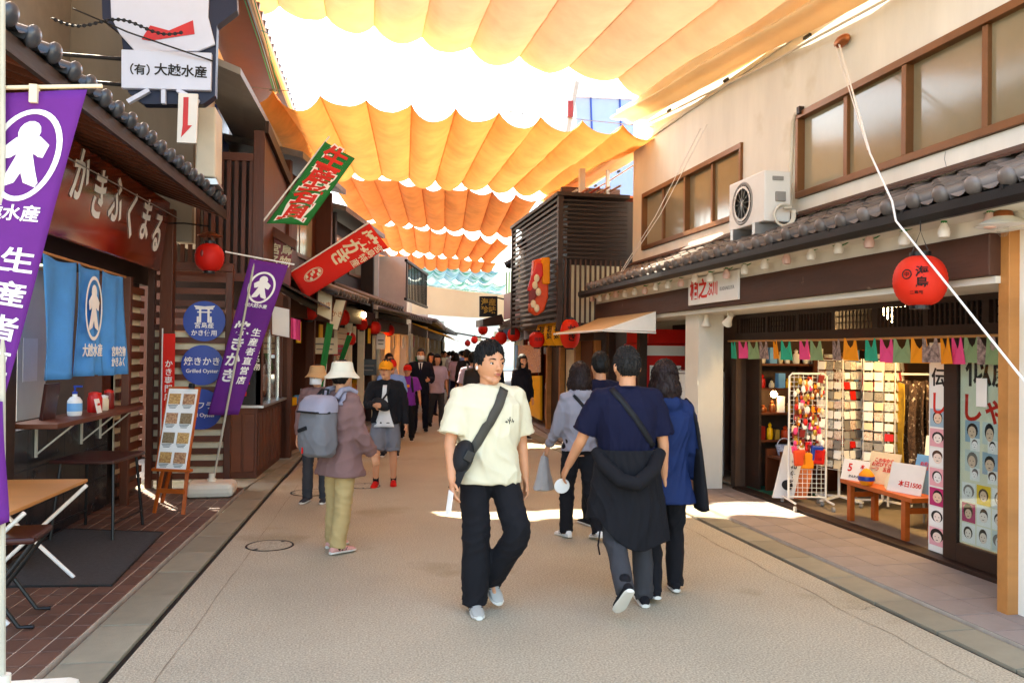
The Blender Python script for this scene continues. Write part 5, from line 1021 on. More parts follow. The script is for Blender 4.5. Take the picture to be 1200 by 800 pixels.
mu = thing('bladed_sign', 'bulging orange and red projecting sign on the slatted building', 'sign', (3.45, 15.5, 2.5))
P = [(624, 306), (640, 302), (642, 340), (636, 372), (624, 378), (616, 366), (619, 340)]
def flat_fish(pts, Y, th, m, nm, bevel=.03): part(nm, B().slab(yq(pts, Y), (0, th, 0)), m, mu, bevel=bevel)
flat_fish([(626, 304), (640, 302), (643, 318), (643, 348), (638, 364), (630, 370), (621, 364), (623, 338)], 13.9, .2, 'vermilion', 'body')
flat_fish([(634, 302), (645, 301), (645, 333), (636, 333)], 13.86, .22, 'orange', 'side_block')
flat_fish([(630, 308), (636, 308), (637, 322), (630, 334), (622, 342), (618, 340), (622, 326)], 13.84, .06, 'redpaint', 'red_claw', .02)
flat_fish([(620, 342), (628, 332), (632, 338), (627, 352), (620, 356)], 13.83, .06, 'deepred', 'dark_claw', .02)
b = B()
for (x, y) in ((629, 326), (627, 334), (631, 342), (625, 356), (629, 361)): b.ell(onY(x, y, 13.83), (.05, .02, .07), 8, 6)
part('pale_marks', b, 'cream', mu)
for i, (x, y, X_) in enumerate(((612, 286, 3.7), (597, 309, 3.9))):
    p = onX(x, y, X_); t = thing('black_floodlight', ('upper' if i == 0 else 'lower')+' black floodlight on a bar beside the slatted building', 'floodlight', tuple(p)); part('head', B().lathe([(.03, .1), (.07, .08), (.11, -.06), (.1, -.07), (0, -.03)], p, 14, axis=Matrix.Rotation(rad(60), 3, 'X') @ Matrix.Rotation(rad(20), 3, 'Y')), 'blackpaint', t, smooth=40)
    part('arm', B().tube([p, p+Vector((.1, .1, .25)), p+Vector((.9, .3, .25))], .015, 6).tube([p+Vector((.2, .1, .25)), p+Vector((.2, .1, -.8))], .012, 6), 'blackpaint', t)
rl = thing('balcony_railing', 'thin dark railing on the roof beside the floodlights', 'railing', (3.9, 18, 3.3))
for k in range(8): part('baluster', B().tube([(3.95, 17.8+k*.35, 3.15), (3.95, 17.8+k*.35, 3.95)], .014, 6), 'darkmetal', rl)
part('handrail', B().tube([(3.95, 17.7, 3.95), (3.95, 20.6, 3.95)], .018, 6), 'darkmetal', rl); part('kick_panel', B().box(3.96, 4.0, 17.7, 20.6, 2.5, 3.15), 'deepred', rl)
fp = thing('framed_lamp_panel', 'dark framed panel with a small white lamp beside the orange sign', 'panel', tuple(onX(603, 350, 3.9))); part('frame', B().slab([onX(x, y, 3.9) for x, y in ((599, 338), (612, 327), (612, 360), (599, 366))], (.05, 0, 0)), 'darkwood', fp); part('panel', B().slab([onX(x, y, 3.89) for x, y in ((601, 341), (610.5, 332), (610.5, 357), (601, 362))], (.01, 0, 0)), 'weatherwood', fp)
part('lamp', B().lathe([(.02, .06), (.09, -.03), (0, -.02)], onX(606, 351, 3.8), 12), 'whitepaint', fp)
# yellow and red paper lanterns on the slatted building
for i, (x, c) in enumerate(((638, 'lanternyel'), (648, 'lanternyel'), (657, 'lanternyel'))):
    p = onX(x, 391-i*.6, 3.75); b = paper_lantern(p.x, p.y, p.z, .17, .24, ['leftmost', 'middle', 'rightmost'][i]+' of the three yellow lanterns under the slatted building', 'lanternyel', group='yellow lanterns in a row', simple=True); text('\n'.join('お好'), .13, 'ink', b, frame(p+Vector((-.1, -.15, 0)), (.8, -.6, 0), (0, 0, 1)), bold=.02)
p = onX(668, 391, 3.7); b = paper_lantern(p.x, p.y, p.z, .17, .25, 'tall orange-red lantern with black lettering beside the beige awning', 'lanternor', group=None, rz=rad(-20)); text('\n'.join('かき'), .15, 'ink', b, frame(p+Vector((-.02, -.185, .0)), (1, -.1, 0), (0, 0, 1)), bold=.03, ls=.9)
p = onX(629, 398, 3.5); b = paper_lantern(p.x, p.y, p.z, .15, .15, 'round red lantern left of the three yellow lanterns', 'lantern', group=None); text('海鮮', .08, 'ink', b, frame(p+Vector((-.01, -.165, 0)), (1, -.1, 0), (0, 0, 1)))
for i, (x, y, Y, r, lb) in enumerate(((602, 392, 19.5, .16, 'red lantern on the right row just left of the large round one'), (587, 396, 20.5, .16, 'second red lantern on the right row under the black and gold sign'), (566, 386, 24, .15, 'red lantern below the beige sheet at the right'), (362, 364, 14, .16, 'red lantern at the end of the black pipe'), (401, 372, 16, .15, 'red lantern behind the tilted beige lightbox'), (409, 397, 17, .14, 'low red lantern above the masked person'), (439, 384, 19, .15, 'red lantern over the warm lit shop on the left'), (456, 387, 21, .14, 'red lantern right of the one over the warm lit shop'), (473, 398, 25, .14, 'small red lantern far down the left side'), (486, 401, 30, .14, 'tiny red lantern by the yellow awning on the left'), (496, 404, 35, .14, 'tiny red lantern near the far end of the left row'), (578, 400, 26, .14, 'red lantern low beside the dark canopy on the right'), (556, 398, 32, .14, 'tiny red lantern under the white sheet at the right'), (548, 402, 38, .14, 'farthest red lantern on the right row'), (424, 380, 18, .13, 'red lantern just left of the glowing bulb row'))):
    p = onY(x, y, Y); paper_lantern(p.x, p.y, p.z, r, r, lb, 'lantern', group='red lanterns along the far street', simple=True)
bg = thing('black_gold_sign', 'black hanging sign with gold characters at the right of the beige sheet', 'sign', tuple(onY(572, 370, 22))); part('board', B().slab(yq([(562, 347), (583, 347), (583, 371), (562, 371)], 22), (0, .08, 0)), 'blackpaint', bg); text('海産\n珍味', .21, 'gold', bg, frame(onY(572.5, 359, 21.98), (1, 0, 0), (0, 0, 1)), bold=.02); part('bracket', B().tube([onY(583, 349, 22), onY(600, 352, 22)], .02, 6), 'darkmetal', bg)
hd = thing('dark_canopy', 'small dark canopy under the black and gold sign', 'canopy', tuple(onY(580, 380, 21.5))); part('hood', B().slab(yq([(566, 374), (588, 368), (592, 380), (566, 382)], 21.5), (0, 1.2, 0)), 'darkwood', hd)
po = thing('food_poster', 'colourful food poster above a yellow panel on the right', 'poster', tuple(onX(622, 480, 4.4))); mat('posterfood', '#b4452a', .6, .5, 26., col2='#e7c9a0', spot=('#3d7fb5', 13., .6))
part('sheet', B().slab([onX(x, y, 4.35) for x, y in ((607, 405), (633, 403), (633, 436), (607, 438))], (.02, 0, 0)), 'posterfood', po); part('yellow_panel', B().slab([onX(x, y, 4.35) for x, y in ((607, 441), (633, 440), (633, 492), (607, 478))], (.05, 0, 0)), 'yellow', po); part('blue_edge', B().slab([onX(x, y, 4.34) for x, y in ((603, 404), (606, 404), (606, 438), (603, 438))], (.02, 0, 0)), 'skyblue', po)
def onFL(x, y, off=.12): # where the sight line meets the row of left shop fronts
    F_ = [(-.85, 12.95), (-.25, 15.6), (.65, 19.3), (1.75, 23.8), (3.1, 32)]
    for (ax, ay), (bx_, by_) in zip(F_, F_[1:]):
        nx, ny = by_-ay, ax-bx_; r = ray(x, y); q = r.x*nx+r.y*ny; t_ = (ax*nx+ay*ny)/q; Y_ = r.y*t_
        if ay-1 <= Y_ <= by_: return Vector((r.x*t_+off, Y_-.05, CAMH+r.z*t_))
    return onY(x, y, 26)
# odds and ends on the left row
for i, (x, y, Y, w, h, m, lb) in enumerate(((372, 405, 13.0, .45, .28, 'cream', 'short cream curtain over the latticed window'), (390, 410, 14.6, .22, .2, 'redpaint', 'red and white flower poster on the left row'), (440, 400, 19.3, .2, .35, 'paper', 'white pictured notice beside the warm lit shop'), (425, 430, 18.5, .35, .35, 'blackpaint', 'blackboard menu leaning by the lit shop'), (485, 425, 27, .15, .4, 'teal', 'green vertical strip sign far on the left'))):
    p = onFL(x, y); t = thing('notice', lb, 'notice', tuple(p)); part('sheet', B().obox(p, (w, .02, h)), m, t); part('marks', B().obox(p+Vector((0, -.012, .03)), (w*.7, .004, h*.1)).obox(p+Vector((0, -.012, -.06)), (w*.6, .004, h*.07)), 'inkgrey', t)
gl_ = thing('street_bulb', 'bare glowing bulb on an arm in front of the balcony', 'lamp', tuple(onY(425, 369, 18))); p = onY(426, 369, 18); part('bulb', B().ell(p, (.06, .06, .07), 10, 8), 'lit', gl_, smooth=60); part('arm', B().tube([p+Vector((0, 0, .06)), p+Vector((-.1, .05, .2)), p+Vector((-.8, .3, .25))], .015, 6), 'darkmetal', gl_)
fr_ = thing('black_arch_frame', 'thin black arch frame in the far street', 'frame', tuple(onZ(520, 436))); p = onY(518, 400, 40); part('tube', B().tube([(p.x, 40, 0), (p.x, 40, 2.2), (p.x+.15, 40, 2.5), (p.x+.5, 40, 2.6), (p.x+2.4, 40, 2.3)], .04, 8), 'darkmetal', fr_, smooth=40)
hl = struct('hills', B().grid(lambda u, v: (-140+u*330, 160+v*70, (28+9*math.sin(u*9)+6*math.sin(u*23+1))*math.sin(min(1, v*1.0)*math.pi*.5)-1), 60, 12), 'foliage', smooth=60)
# ================================================================ PEOPLE
mat('skin', '#c98d68', .5, .06, 9., .06, 160., sss=.12); mat('skin2', '#d29a78', .5, .06, 9., .06, 160., sss=.12); mat('lips', '#a8564a', .45, .05)
mat('hairblack', '#0b0908', .55, .3, 40., .6, 160., stretch=(1, 1, .12), spec=.25); mat('hairbrown', '#1e0c09', .5, .3, 40., .6, 160., stretch=(1, 1, .12), spec=.3); mat('hairgrey', '#12100f', .6, .4, 60., .6, 160., stretch=(1, 1, .15), col2='#2e2a28', spec=.2)
mat('eyewhite', '#d9d0c8', .3, .03); mat('iris', '#140c08', .2, .05)
FAB = {}
def fab(name, col, rough=.85, var=.07, bsc=380., bump=.35): FAB[name] = mat('fabric_'+name, col, rough, var, 3., bump, bsc, spec=.2); return 'fabric_'+name
fab('cream', '#d7cdb0'); fab('black', '#17161a', var=.15); fab('navy', '#10122c', var=.12); fab('navycoat', '#12254f', .7, .1); fab('grey', '#8f8c95'); fab('charcoal', '#3b3a3d', var=.15); fab('mauve', '#7d5f5c'); fab('khaki', '#b49a6a'); fab('white', '#dedcda'); fab('purple', '#7a2f96'); fab('suit', '#12131f'); fab('red', '#c81a16'); fab('greyshort', '#75757c'); fab('skyb', '#7a92c2'); fab('pinkshoe', '#d59a90'); fab('shoegrey', '#a8a49c'); fab('sole', '#d8d3c8'); fab('bagblack', '#1d1d20', .5); fab('backpack', '#6f6f74', .75); fab('backpack2', '#8f8d9c', .75); fab('strap', '#4a463f'); fab('hat', '#d8d2bf'); fab('hattan', '#b98f63'); fab('orangecap', '#d98a1c'); fab('lilac', '#b9a5b5')
def sm(a, b_, x): t = min(1, max(0, (x-a)/(b_-a))); return t*t*(3-2*t)
def head_pt(d): # unit direction (x right, -y face, z up) -> surface of a 1.72 m person's head about its centre
    x, y, z = d; lo = max(0, -z)
    X = .0765*x*(1-.30*sm(.1, 1, lo)); Y = .097*y; Z = .117*z
    if y < 0: Y *= 1-.06*sm(0, .8, lo); Y -= .006*sm(.25, .9, lo)*max(0, -y) 
    else: Y *= 1-.42*sm(.05, .95, lo)
    if z > .35: X *= 1+.03; Y += .004
    return Vector((X, Y, Z))
def limb(b, pts, rs, n=14, ell=None, ends=True):
    """tapered tube through pts; rs radius or (ra, rb); ell: axis for ra"""
    P = [Vector(p) for p in pts]; RR = [(r, r) if not isinstance(r, tuple) else r for r in rs]
    if ends:
        d0 = (P[0]-P[1]).normalized(); d1 = (P[-1]-P[-2]).normalized(); r0 = RR[0]; r1 = RR[-1]
        pre = [(P[0]+d0*min(r0)*f, (r0[0]*g, r0[1]*g)) for f, g in ((.95, .15), (.8, .58), (.45, .88))]; post = [(P[-1]+d1*min(r1)*f, (r1[0]*g, r1[1]*g)) for f, g in ((.45, .88), (.8, .58), (.95, .15))]
        T0 = [d0*-1]*3; seq = [(p, r, -d0) for p, r in pre]
        mid = [(P[i], RR[i], (P[min(i+1, len(P)-1)]-P[max(i-1, 0)]).normalized()) for i in range(len(P))]
        seq += mid + [(p, r, d1) for p, r in post]
    else: seq = [(P[i], RR[i], (P[min(i+1, len(P)-1)]-P[max(i-1, 0)]).normalized()) for i in range(len(P))]
    ref = Vector(ell) if ell else seq[0][2].orthogonal(); vs = []
    for p, r, t in seq:
        u = (ref - t*ref.dot(t))
        if u.length < 1e-4: u = t.orthogonal()
        u.normalize(); w = t.cross(u); ref = u if not ell else ref
        vs += [p + u*(r[0]*math.cos(2*math.pi*k/n)) + w*(r[1]*math.sin(2*math.pi*k/n)) for k in range(n)]
    m = len(seq)
    b.add(vs, [(i*n+k, i*n+(k+1) % n, (i+1)*n+(k+1) % n, (i+1)*n+k) for i in range(m-1) for k in range(n)] + [tuple(reversed(range(n))), tuple((m-1)*n+k for k in range(n))])
def smooth_path(P, rs, k=4): # Catmull-Rom through joints so limbs bend without kinks
    P = [Vector(p) for p in P]; R2 = [(r, r) if not isinstance(r, tuple) else r for r in rs]; out, ro = [], []
    for i in range(len(P)-1):
        p0 = P[max(i-1, 0)]; p1 = P[i]; p2 = P[i+1]; p3 = P[min(i+2, len(P)-1)]
        for q in range(k):
            t = q/k; out.append(.5*((2*p1)+(p2-p0)*t+(2*p0-5*p1+4*p2-p3)*t*t+(3*p1-p0-3*p2+p3)*t**3)); ro.append(tuple(R2[i][j]*(1-t)+R2[i+1][j]*t for j in (0, 1)))
    out.append(P[-1]); ro.append(R2[-1]); return out, ro
def ring_torso(b, rings, n=32, pw=2.6): # rings: (z, cx, cy, half width, half depth)
    vs = []
    for z, cx, cy, a, c in rings:
        for k in range(n):
            t = 2*math.pi*k/n; ct, st_ = math.cos(t), math.sin(t); vs.append((cx+a*math.copysign(abs(ct)**(2/pw), ct), cy+c*math.copysign(abs(st_)**(2/pw), st_), z))
    m = len(rings); b.add(vs, [(i*n+k, i*n+(k+1) % n, (i+1)*n+(k+1) % n, (i+1)*n+k) for i in range(m-1) for k in range(n)] + [tuple(reversed(range(n))), tuple((m-1)*n+k for k in range(n))])
def wrinkle(me, amp, freq, seed, aniso=(1, 1, 1), zmask=None):
    nv = len(me.vertices); co = np.zeros(nv*3); no = np.zeros(nv*3); me.vertices.foreach_get('co', co); me.vertices.foreach_get('normal', no); co = co.reshape(-1, 3); no = no.reshape(-1, 3); rg = np.random.RandomState(seed)
    p = co*np.array(aniso)*freq; w = np.zeros(nv)
    for o in range(5):
        d = rg.randn(3); d /= np.linalg.norm(d); e = rg.randn(3); e /= np.linalg.norm(e); f = 1.0+.55*o
        s = np.sin(p @ d*f + 1.6*np.sin(p @ e*f*.55+rg.rand()*6) + rg.rand()*6); w += (1-np.abs(s))**2*2-.8 if o % 2 == 0 else s*.7
    w = w/3
    if zmask is not None: w *= zmask(co)
    me.vertices.foreach_set('co', (co+no*(w*amp)[:, None]).ravel()); me.update()
def nrmv(f, a, sx): return Vector((sx*math.sin(a), -math.sin(f)*math.cos(a), -math.cos(f)*math.cos(a)))
def person(label, loc, rz, h=1.72, legs=None, arms=None, head=(0, 0), hair='short', hairm='hairblack', skin='skin', top=None, bottom=None, shoes=None, vox=.007, cvox=.013, group=None, face=True, build=1.0, fem=False, hat=None, extras=None, lean=0, hand_curl=.5, mask=False, hs=1.1):
    """facing local -y; legs/arms: {side: angles} with side +1 = person's left"""
    T = thing('person', label, 'person', loc, rz, group); S = h/1.72
    legs = legs or {}; arms = arms or {}; J = {}
    hipw, shw = (.092 if not fem else .088)*S, (.185 if not fem else .16)*S*(.5+.5*build)
    hz, thigh, shin, ank = .52*h, .245*h, .233*h, .042*h
    for s in (1, -1):
        lg = legs.get(s, (0, 0, 2, 0)); f, k, ab, fp = lg[:4]; f, k, ab = rad(f), rad(k), rad(ab); sab = rad(lg[4]) if len(lg) > 4 else ab*.4; hp = Vector((s*hipw, 0, hz)); kn = hp+nrmv(f, ab, s)*thigh; an = kn+nrmv(f-k, sab, s)*shin; J[s] = [hp, kn, an, fp, f-k]
    low = min(J[s][2].z - (.0 if J[s][3] == 0 else .05*S*math.sin(rad(abs(J[s][3])))) for s in (1, -1)); dz = ank-low
    for s in (1, -1):
        for i in range(3): J[s][i] = J[s][i]+Vector((0, 0, dz))
    off = Vector((0, 0, dz)); Lr = Matrix.Rotation(rad(lean), 3, 'X'); piv = Vector((0, 0, hz))+off
    def up(p): return piv + Lr @ (Vector(p)+off-piv)
    A = {}
    for s in (1, -1):
        f, ab, el, tw = arms.get(s, (2, 8, 12, 0)); f, ab, el, tw = rad(f), rad(ab), rad(el), rad(tw)
        sh = Vector((s*shw, .005*S, .797*h)); d1 = nrmv(f, ab, s); e = sh+d1*.172*h; d2 = nrmv(f+el, ab*.5-tw, s); w = e+d2*.145*h; A[s] = [up(sh), up(e), up(w), (Lr @ d2).normalized()]
    hc = up((0, -.012*S, h-.117*S*hs-.006)); Hm = Matrix.Rotation(rad(head[0]), 3, 'Z') @ Matrix.Rotation(rad(head[1]), 3, 'X')
    hp_ = lambda v: hc + Hm @ (Vector(v)*S*hs)
    # --- skin: one continuous surface
    b = B(); n = 28; m = 20; vs = []
    for j in range(m+1):
        t = math.pi*j/m
        for k in range(n): a = 2*math.pi*k/n; vs.append(hp_(head_pt((math.sin(t)*math.cos(a), math.sin(t)*math.sin(a), -math.cos(t)))))
    b.add(vs, [(i*n+k, i*n+(k+1) % n, (i+1)*n+(k+1) % n, (i+1)*n+k) for i in range(m) for k in range(n)])
    limb(b, [hp_((0, -.092, .012)), hp_((0, -.103, -.012)), hp_((0, -.108, -.026))], [.007*S, .01*S, .013*S]); b.ell(hp_((0, -.103, -.031)), (.017*S, .01*S, .008*S), 10, 6)
    for s in (1, -1):
        b.ell(hp_((s*.079, .012, -.01)), (.011*S, .02*S, .032*S), 10, 8, Hm); b.ell(hp_((s*.03, -.083, .026)), (.026*S, .012*S, .008*S), 12, 6, Hm)
    b.ell(hp_((0, -.064, -.093)), (.026*S*hs, .022*S*hs, .022*S*hs), 12, 8, Hm); [limb(b, [hp_((s*.05, -.0, -.055)), hp_((s*.036, -.045, -.082)), hp_((0, -.066, -.097))], [.013*S, .014*S, .014*S]) for s in (1, -1)]; b.ell(hp_((0, -.09, -.057)), (.022*S, .01*S, .013*S), 10, 8, Hm)
    limb(b, [up((0, .012*S, .80*h)), up((0, .008*S, .845*h)), hp_((0, .015, -.05))], [.066*S*(.8 if fem else 1), .057*S*(.85 if fem else 1), .055*S*(.85 if fem else 1)])
    bb = B(); bw = build
    ring_torso(bb, [(z*h, 0, .0, a*S*bw, c*S*bw) for z, a, c in ((.47, .09, .07), (.52, .145, .092), (.58, .13, .085), (.63, .13, .088), (.71, .15, .1), (.77, .155, .095), (.8, .11, .07), (.83, .055, .05))]); b.add([up(v) for v in [Vector(v) for v in bb.v]], bb.f)
    for s in (1, -1):
        hp, kn, an = J[s][:3]; P, R_ = smooth_path([hp, kn, kn.lerp(an, .35), an], [.08*S*bw, .055*S, .053*S, .036*S]); limb(b, P, R_)
        fd = Vector((0, -math.cos(rad(J[s][3])), -math.sin(rad(J[s][3])))); limb(b, [an+Vector((0, .012*S, -.015*S)), an+fd*.1*S+Vector((0, 0, -.036*S))], [.028*S, .016*S])
        sh, e, w, d2 = A[s]; P, R_ = smooth_path([sh+Vector((-s*.03*S, 0, 0)), sh.lerp(e, .3), e, e.lerp(w, .3), w], [.04*S, .045*S*bw, .038*S, .038*S, .026*S]); limb(b, P, R_)
        # hand: palm faces the body, thumb forward, fingers curled a little
        nrm_ = Vector((-s, 0, 0)); nrm_ = (nrm_-d2*nrm_.dot(d2)).normalized(); fw = d2.cross(nrm_)*(1 if s > 0 else -1)
        if fw.y > 0: fw = -fw
        pc = w+d2*.05*S; limb(b, [w+d2*.012*S, w+d2*.05*S, w+d2*.088*S], [(.027*S, .019*S), (.039*S, .017*S), (.038*S, .014*S)], ell=fw)
        for q, ln in enumerate((.068, .077, .072, .055)):
            r0 = w+d2*.086*S+fw*((.030-.0205*q)*S); c1 = hand_curl*(.35+.1*q); c2 = hand_curl*(1.0+.1*q); k1 = r0+(d2*math.cos(c1)+nrm_*math.sin(c1))*ln*.5*S; k2 = k1+(d2*math.cos(c2)+nrm_*math.sin(c2))*ln*.5*S; limb(b, [r0-d2*.012*S, k1, k2], [.0092*S, .0086*S, .0072*S], n=8)
        t0 = w+d2*.03*S+fw*.03*S; t1 = t0+(d2*.7+fw*.6+nrm_*.25).normalized()*.04*S; t2 = t1+(d2*.95+fw*.1+nrm_*.35).normalized()*.033*S; limb(b, [t0-fw*.015*S, t1, t2], [.0125*S, .0105*S, .0085*S], n=8)
    me = remesh(b, vox, 3); me.materials.clear(); part('body', me, skin, T, local=True)
    # --- face
    if face and not (head[0] > 100 or head[0] < -100):
        for s in (1, -1):
            c = hp_((s*.031, -.0815, .004)); eb = B().ell(c, (.0145*S*hs, .0085*S*hs, .0048*S*hs), 12, 8, Hm); e_ = part('eye', eb, 'eyewhite', T, local=True, smooth=60); part('iris', B().ell(hp_((s*.031, -.0872, .0035)), (.0072*S*hs, .0046*S*hs, .0052*S*hs), 10, 8, Hm), 'iris', e_, local=True, smooth=60)
            part('eyelid', B().tube([hp_((s*(.031+.0155*math.cos(a)), -.0885+.006*abs(math.cos(a))**2, .005+.0045*math.sin(a))) for a in np.linspace(.15, math.pi-.1, 8)], .0022*S, 6), 'iris', T, local=True)
            part('eyebrow', B().tube([hp_((s*(.015+.034*t), -.0965+.014*t*t, .026+.006*math.sin(t*2.4))) for t in np.linspace(0, 1, 6)], [.0028*S, .004*S, .0042*S, .004*S, .0034*S, .002*S], 6), hairm, T, local=True)
        if not mask: part('mouth', B().ell(hp_((0, -.1, -.0535)), (.021*S, .0042*S, .0036*S), 12, 6, Hm).ell(hp_((0, -.1, -.061)), (.018*S, .0045*S, .0045*S), 12, 6, Hm), 'lips', T, local=True, smooth=60)
    if mask: part('face_mask', B().grid(lambda u, v: hp_((.072*math.sin((u-.5)*2.5), -.105*math.cos((u-.5)*2.1)-.012*math.sin(math.pi*u)*math.sin(math.pi*v), -.012-.078*v)), 14, 8), 'fabric_white', T, local=True, solid=.004, smooth=60)
    # --- hair
    if hair:
        def hairpt(d, a):
            q = head_pt(d); front = -d.y
            no = noise.noise(Vector((d.x*9, d.y*9, d.z*3+h*7)))*.018+noise.noise(Vector((d.x*26, d.y*26, d.z*6)))*.014
            if hair == 'short':
                hl = (.5+.1*math.sin(d.x*5+1))*sm(.3, .6, front)+(-.08)*(1-sm(.3, .6, front)) if front > -.1 else -.08-.46*sm(.1, .6, -front)
                mk = sm(hl-.06, hl+.1, d.z); return q*(.9+(.19+.1*sm(.2, .9, d.z)+no*3.2+.03*math.sin(a*9+d.z*5))*mk), mk
            if hair == 'buzz':
                hl = .5*sm(.25, .6, front)+(-.15)*(1-sm(.25, .6, front)) if front > -.1 else -.15-.35*sm(.1, .6, -front); mk = sm(hl-.05, hl+.08, d.z); return q*(.93+(.12+.03*max(0, d.z)+no*1.5)*mk), mk
            drop = .125 if hair == 'bob' else .25; mk = 1-sm(.42, .62, front)*(1 if d.z < .45 else 0) # bob / long: cap on top, skirt below
            if front > .42: mk = sm(.42, .62, d.z)
            q = q*(.9+(.3+.05*max(0, d.z)+no*2.4)*mk)
            if d.z < 0:
                e = Vector((d.x, d.y, 0)); e = e.normalized() if e.length > .05 else Vector((0, 1, 0)); mk = 1-sm(.42, .62, -e.y); R0 = head_pt(e)*(.9+(.32+no*2.4+.14*math.sin(min(1, -d.z*1.2)*math.pi))*mk)
                zz = -drop*min(1, -d.z*1.25)*(1-.75*sm(.3, .55, -e.y)); kk = 1 if -d.z < .8 else max(0, (1+d.z)/.2); q = Vector((R0.x*kk*(1+.06*math.sin(-d.z*3)), R0.y*kk, zz))
            return q, mk
        n, m = 72, 44; vs = []
        for j in range(m+1):
            t = math.pi*j/m
            for k in range(n): a = 2*math.pi*k/n; vs.append(hp_(hairpt(Vector((math.sin(t)*math.cos(a), math.sin(t)*math.sin(a), math.cos(t))), a)[0]))
        hb = B().add(vs, [(i*n+k, i*n+(k+1) % n, (i+1)*n+(k+1) % n, (i+1)*n+k) for i in range(m) for k in range(n)]); part('hair', hb, hairm, T, local=True, smooth=75)
        if vox < .0085 and not hat: # loose locks lying over the hair
            R = random.Random(int(h*991)); lb = B(); cnt = 0
            while cnt < (420 if hair != 'buzz' else 500):
                z = R.uniform(-.95, 1); a = R.uniform(0, 6.283); rr = math.sqrt(1-z*z); d = Vector((rr*math.cos(a), rr*math.sin(a), z)); q, mk = hairpt(d, a)
                if mk < .85: continue
                pts = []; crown = Vector((.15, .3, 1)).normalized(); ax = crown.cross(d)
                if ax.length < .02: continue
                ax = (ax.normalized()+Vector((R.uniform(-.25, .25), R.uniform(-.25, .25), R.uniform(-.25, .25)))).normalized(); st_ = R.uniform(.05, .1) if hair != 'buzz' else R.uniform(.02, .05); lift = R.uniform(.0, .035)
                for g in range(4):
                    d2 = Matrix.Rotation(st_*g, 3, ax) @ d; q2, m2 = hairpt(d2, math.atan2(d2.y, d2.x)); pts.append(hp_(q2*(1.004+lift*g/3 if m2 > .5 else 1.03)))
                w_ = R.uniform(.0035, .0065)*S; lb.tube(pts, [w_*.6, w_, w_*.8, w_*.15], 5); cnt += 1
            part('hair_locks', lb, hairm, T, local=True, smooth=60)['kind'] = 'stuff'
    # --- clothing
    if bottom:
        m_, kind, loose = bottom; b = B(); bw = build*(1+.04*loose)
        ring_torso(b, [(z*h+dz, 0, .0, a*S*bw, c*S*bw) for z, a, c in ((.475, .1, .08), (.495, .165, .11), (.53, .168, .112), (.57, .152, .1), (.605, .14, .092))], 28)
        for s in (1, -1):
            hp, kn, an = J[s][:3]
            if kind == 'short': e = hp.lerp(kn, .98); P, R_ = smooth_path([hp+Vector((0, 0, .02*S)), hp.lerp(kn, .5), e], [.096*S, (.1+.012*loose)*S, (.098+.012*loose)*S]); limb(b, P, R_, ends=False)
            elif kind == 'skirt': pass
            else:
                lo = loose; e = an+(an-kn).normalized()*.032*S; P, R_ = smooth_path([hp+Vector((0, 0, .02*S)), hp.lerp(kn, .5), kn, kn.lerp(an, .5), e], [.094*S*bw, (.084+.012*lo)*S, (.066+.022*lo)*S, (.06+.028*lo)*S, (.052+.03*lo)*S]); limb(b, P, R_, ends=False)
        if kind == 'skirt': ring_torso(b, [(.25*h+dz, 0, 0, .2*S, .17*S), (.4*h+dz, 0, 0, .19*S, .15*S), (.52*h+dz, 0, 0, .17*S, .12*S), (.6*h+dz, 0, 0, .15*S, .105*S)], 28)
        me = remesh(b, cvox, 3); kz = J[1][1].z; wrinkle(me, .0075*S, 11/S, int(h*1000) % 97, (1.0, 1.0, 1.5), lambda co: .45+1.0*np.exp(-((co[:, 2]-kz)/.16)**2)+1.3*np.exp(-((co[:, 2]-.06)/.1)**2)+.7*np.exp(-((co[:, 2]-.5*h)/.09)**2)); me.materials.clear(); part('shorts' if kind == 'short' else 'skirt' if kind == 'skirt' else 'trousers', me, m_, T, local=True)
    if top:
        m_, kind, loose, hem = top; b = B(); L_ = 1+.1*loose; tb = B(); bw = build
        w_h = (.172+.02*loose)*S*bw
        rings = [(hem*h, 0, .0, w_h*(1.02 if hem > .42 else 1.15), (.12+.014*loose)*S*bw*(1 if hem > .42 else 1.2))]
        zs = [z for z in (.5, .55, .6, .66, .72, .77) if z > hem+.02]
        for z in zs: rings.append((z*h, 0, 0, S*bw*L_*{.5: .172, .55: .168, .6: .163, .66: .166, .72: .175, .77: .18}[z]*(.93 if fem and z < .68 else 1), S*bw*L_*{.5: .124, .55: .12, .6: .117, .66: .12, .72: .124, .77: .116}[z]))
        rings += [(.8*h, 0, .004*S, .168*S*(.5+.5*bw)*(.93 if fem else 1), .1*S), (.824*h, 0, .006*S, .12*S, .084*S), (.844*h, 0, .008*S, .073*S*(.85 if fem else 1), .064*S*(.85 if fem else 1))]
        ring_torso(tb, rings); b.add([up(Vector(v)) for v in tb.v], tb.f)
        for s in (1, -1):
            sh, e, w, d2 = A[s]; st0 = sh+Vector((-s*.05*S, 0, .0))
            if kind == 'short': en = sh.lerp(e, .86); P, R_ = smooth_path([st0, sh.lerp(e, .2), sh.lerp(e, .55), en], [.07*S, (.068+.006*loose)*S, (.068+.012*loose)*S, (.07+.016*loose)*S])
            elif kind == 'vest': continue
            else: P, R_ = smooth_path([st0, sh.lerp(e, .25), e, e.lerp(w, .5), w+d2*.0*S], [.07*S, (.064+.006*loose)*S, (.053+.01*loose)*S, (.048+.01*loose)*S, (.038+.008*loose)*S])
            limb(b, P, R_, ends=False); limb(b, [up((s*.03*S, .006*S, .815*h)), sh.lerp(up((s*.05*S, .006*S, .82*h)), .4), sh+Vector((0, 0, .004*S))], [.066*S, .064*S, .068*S])
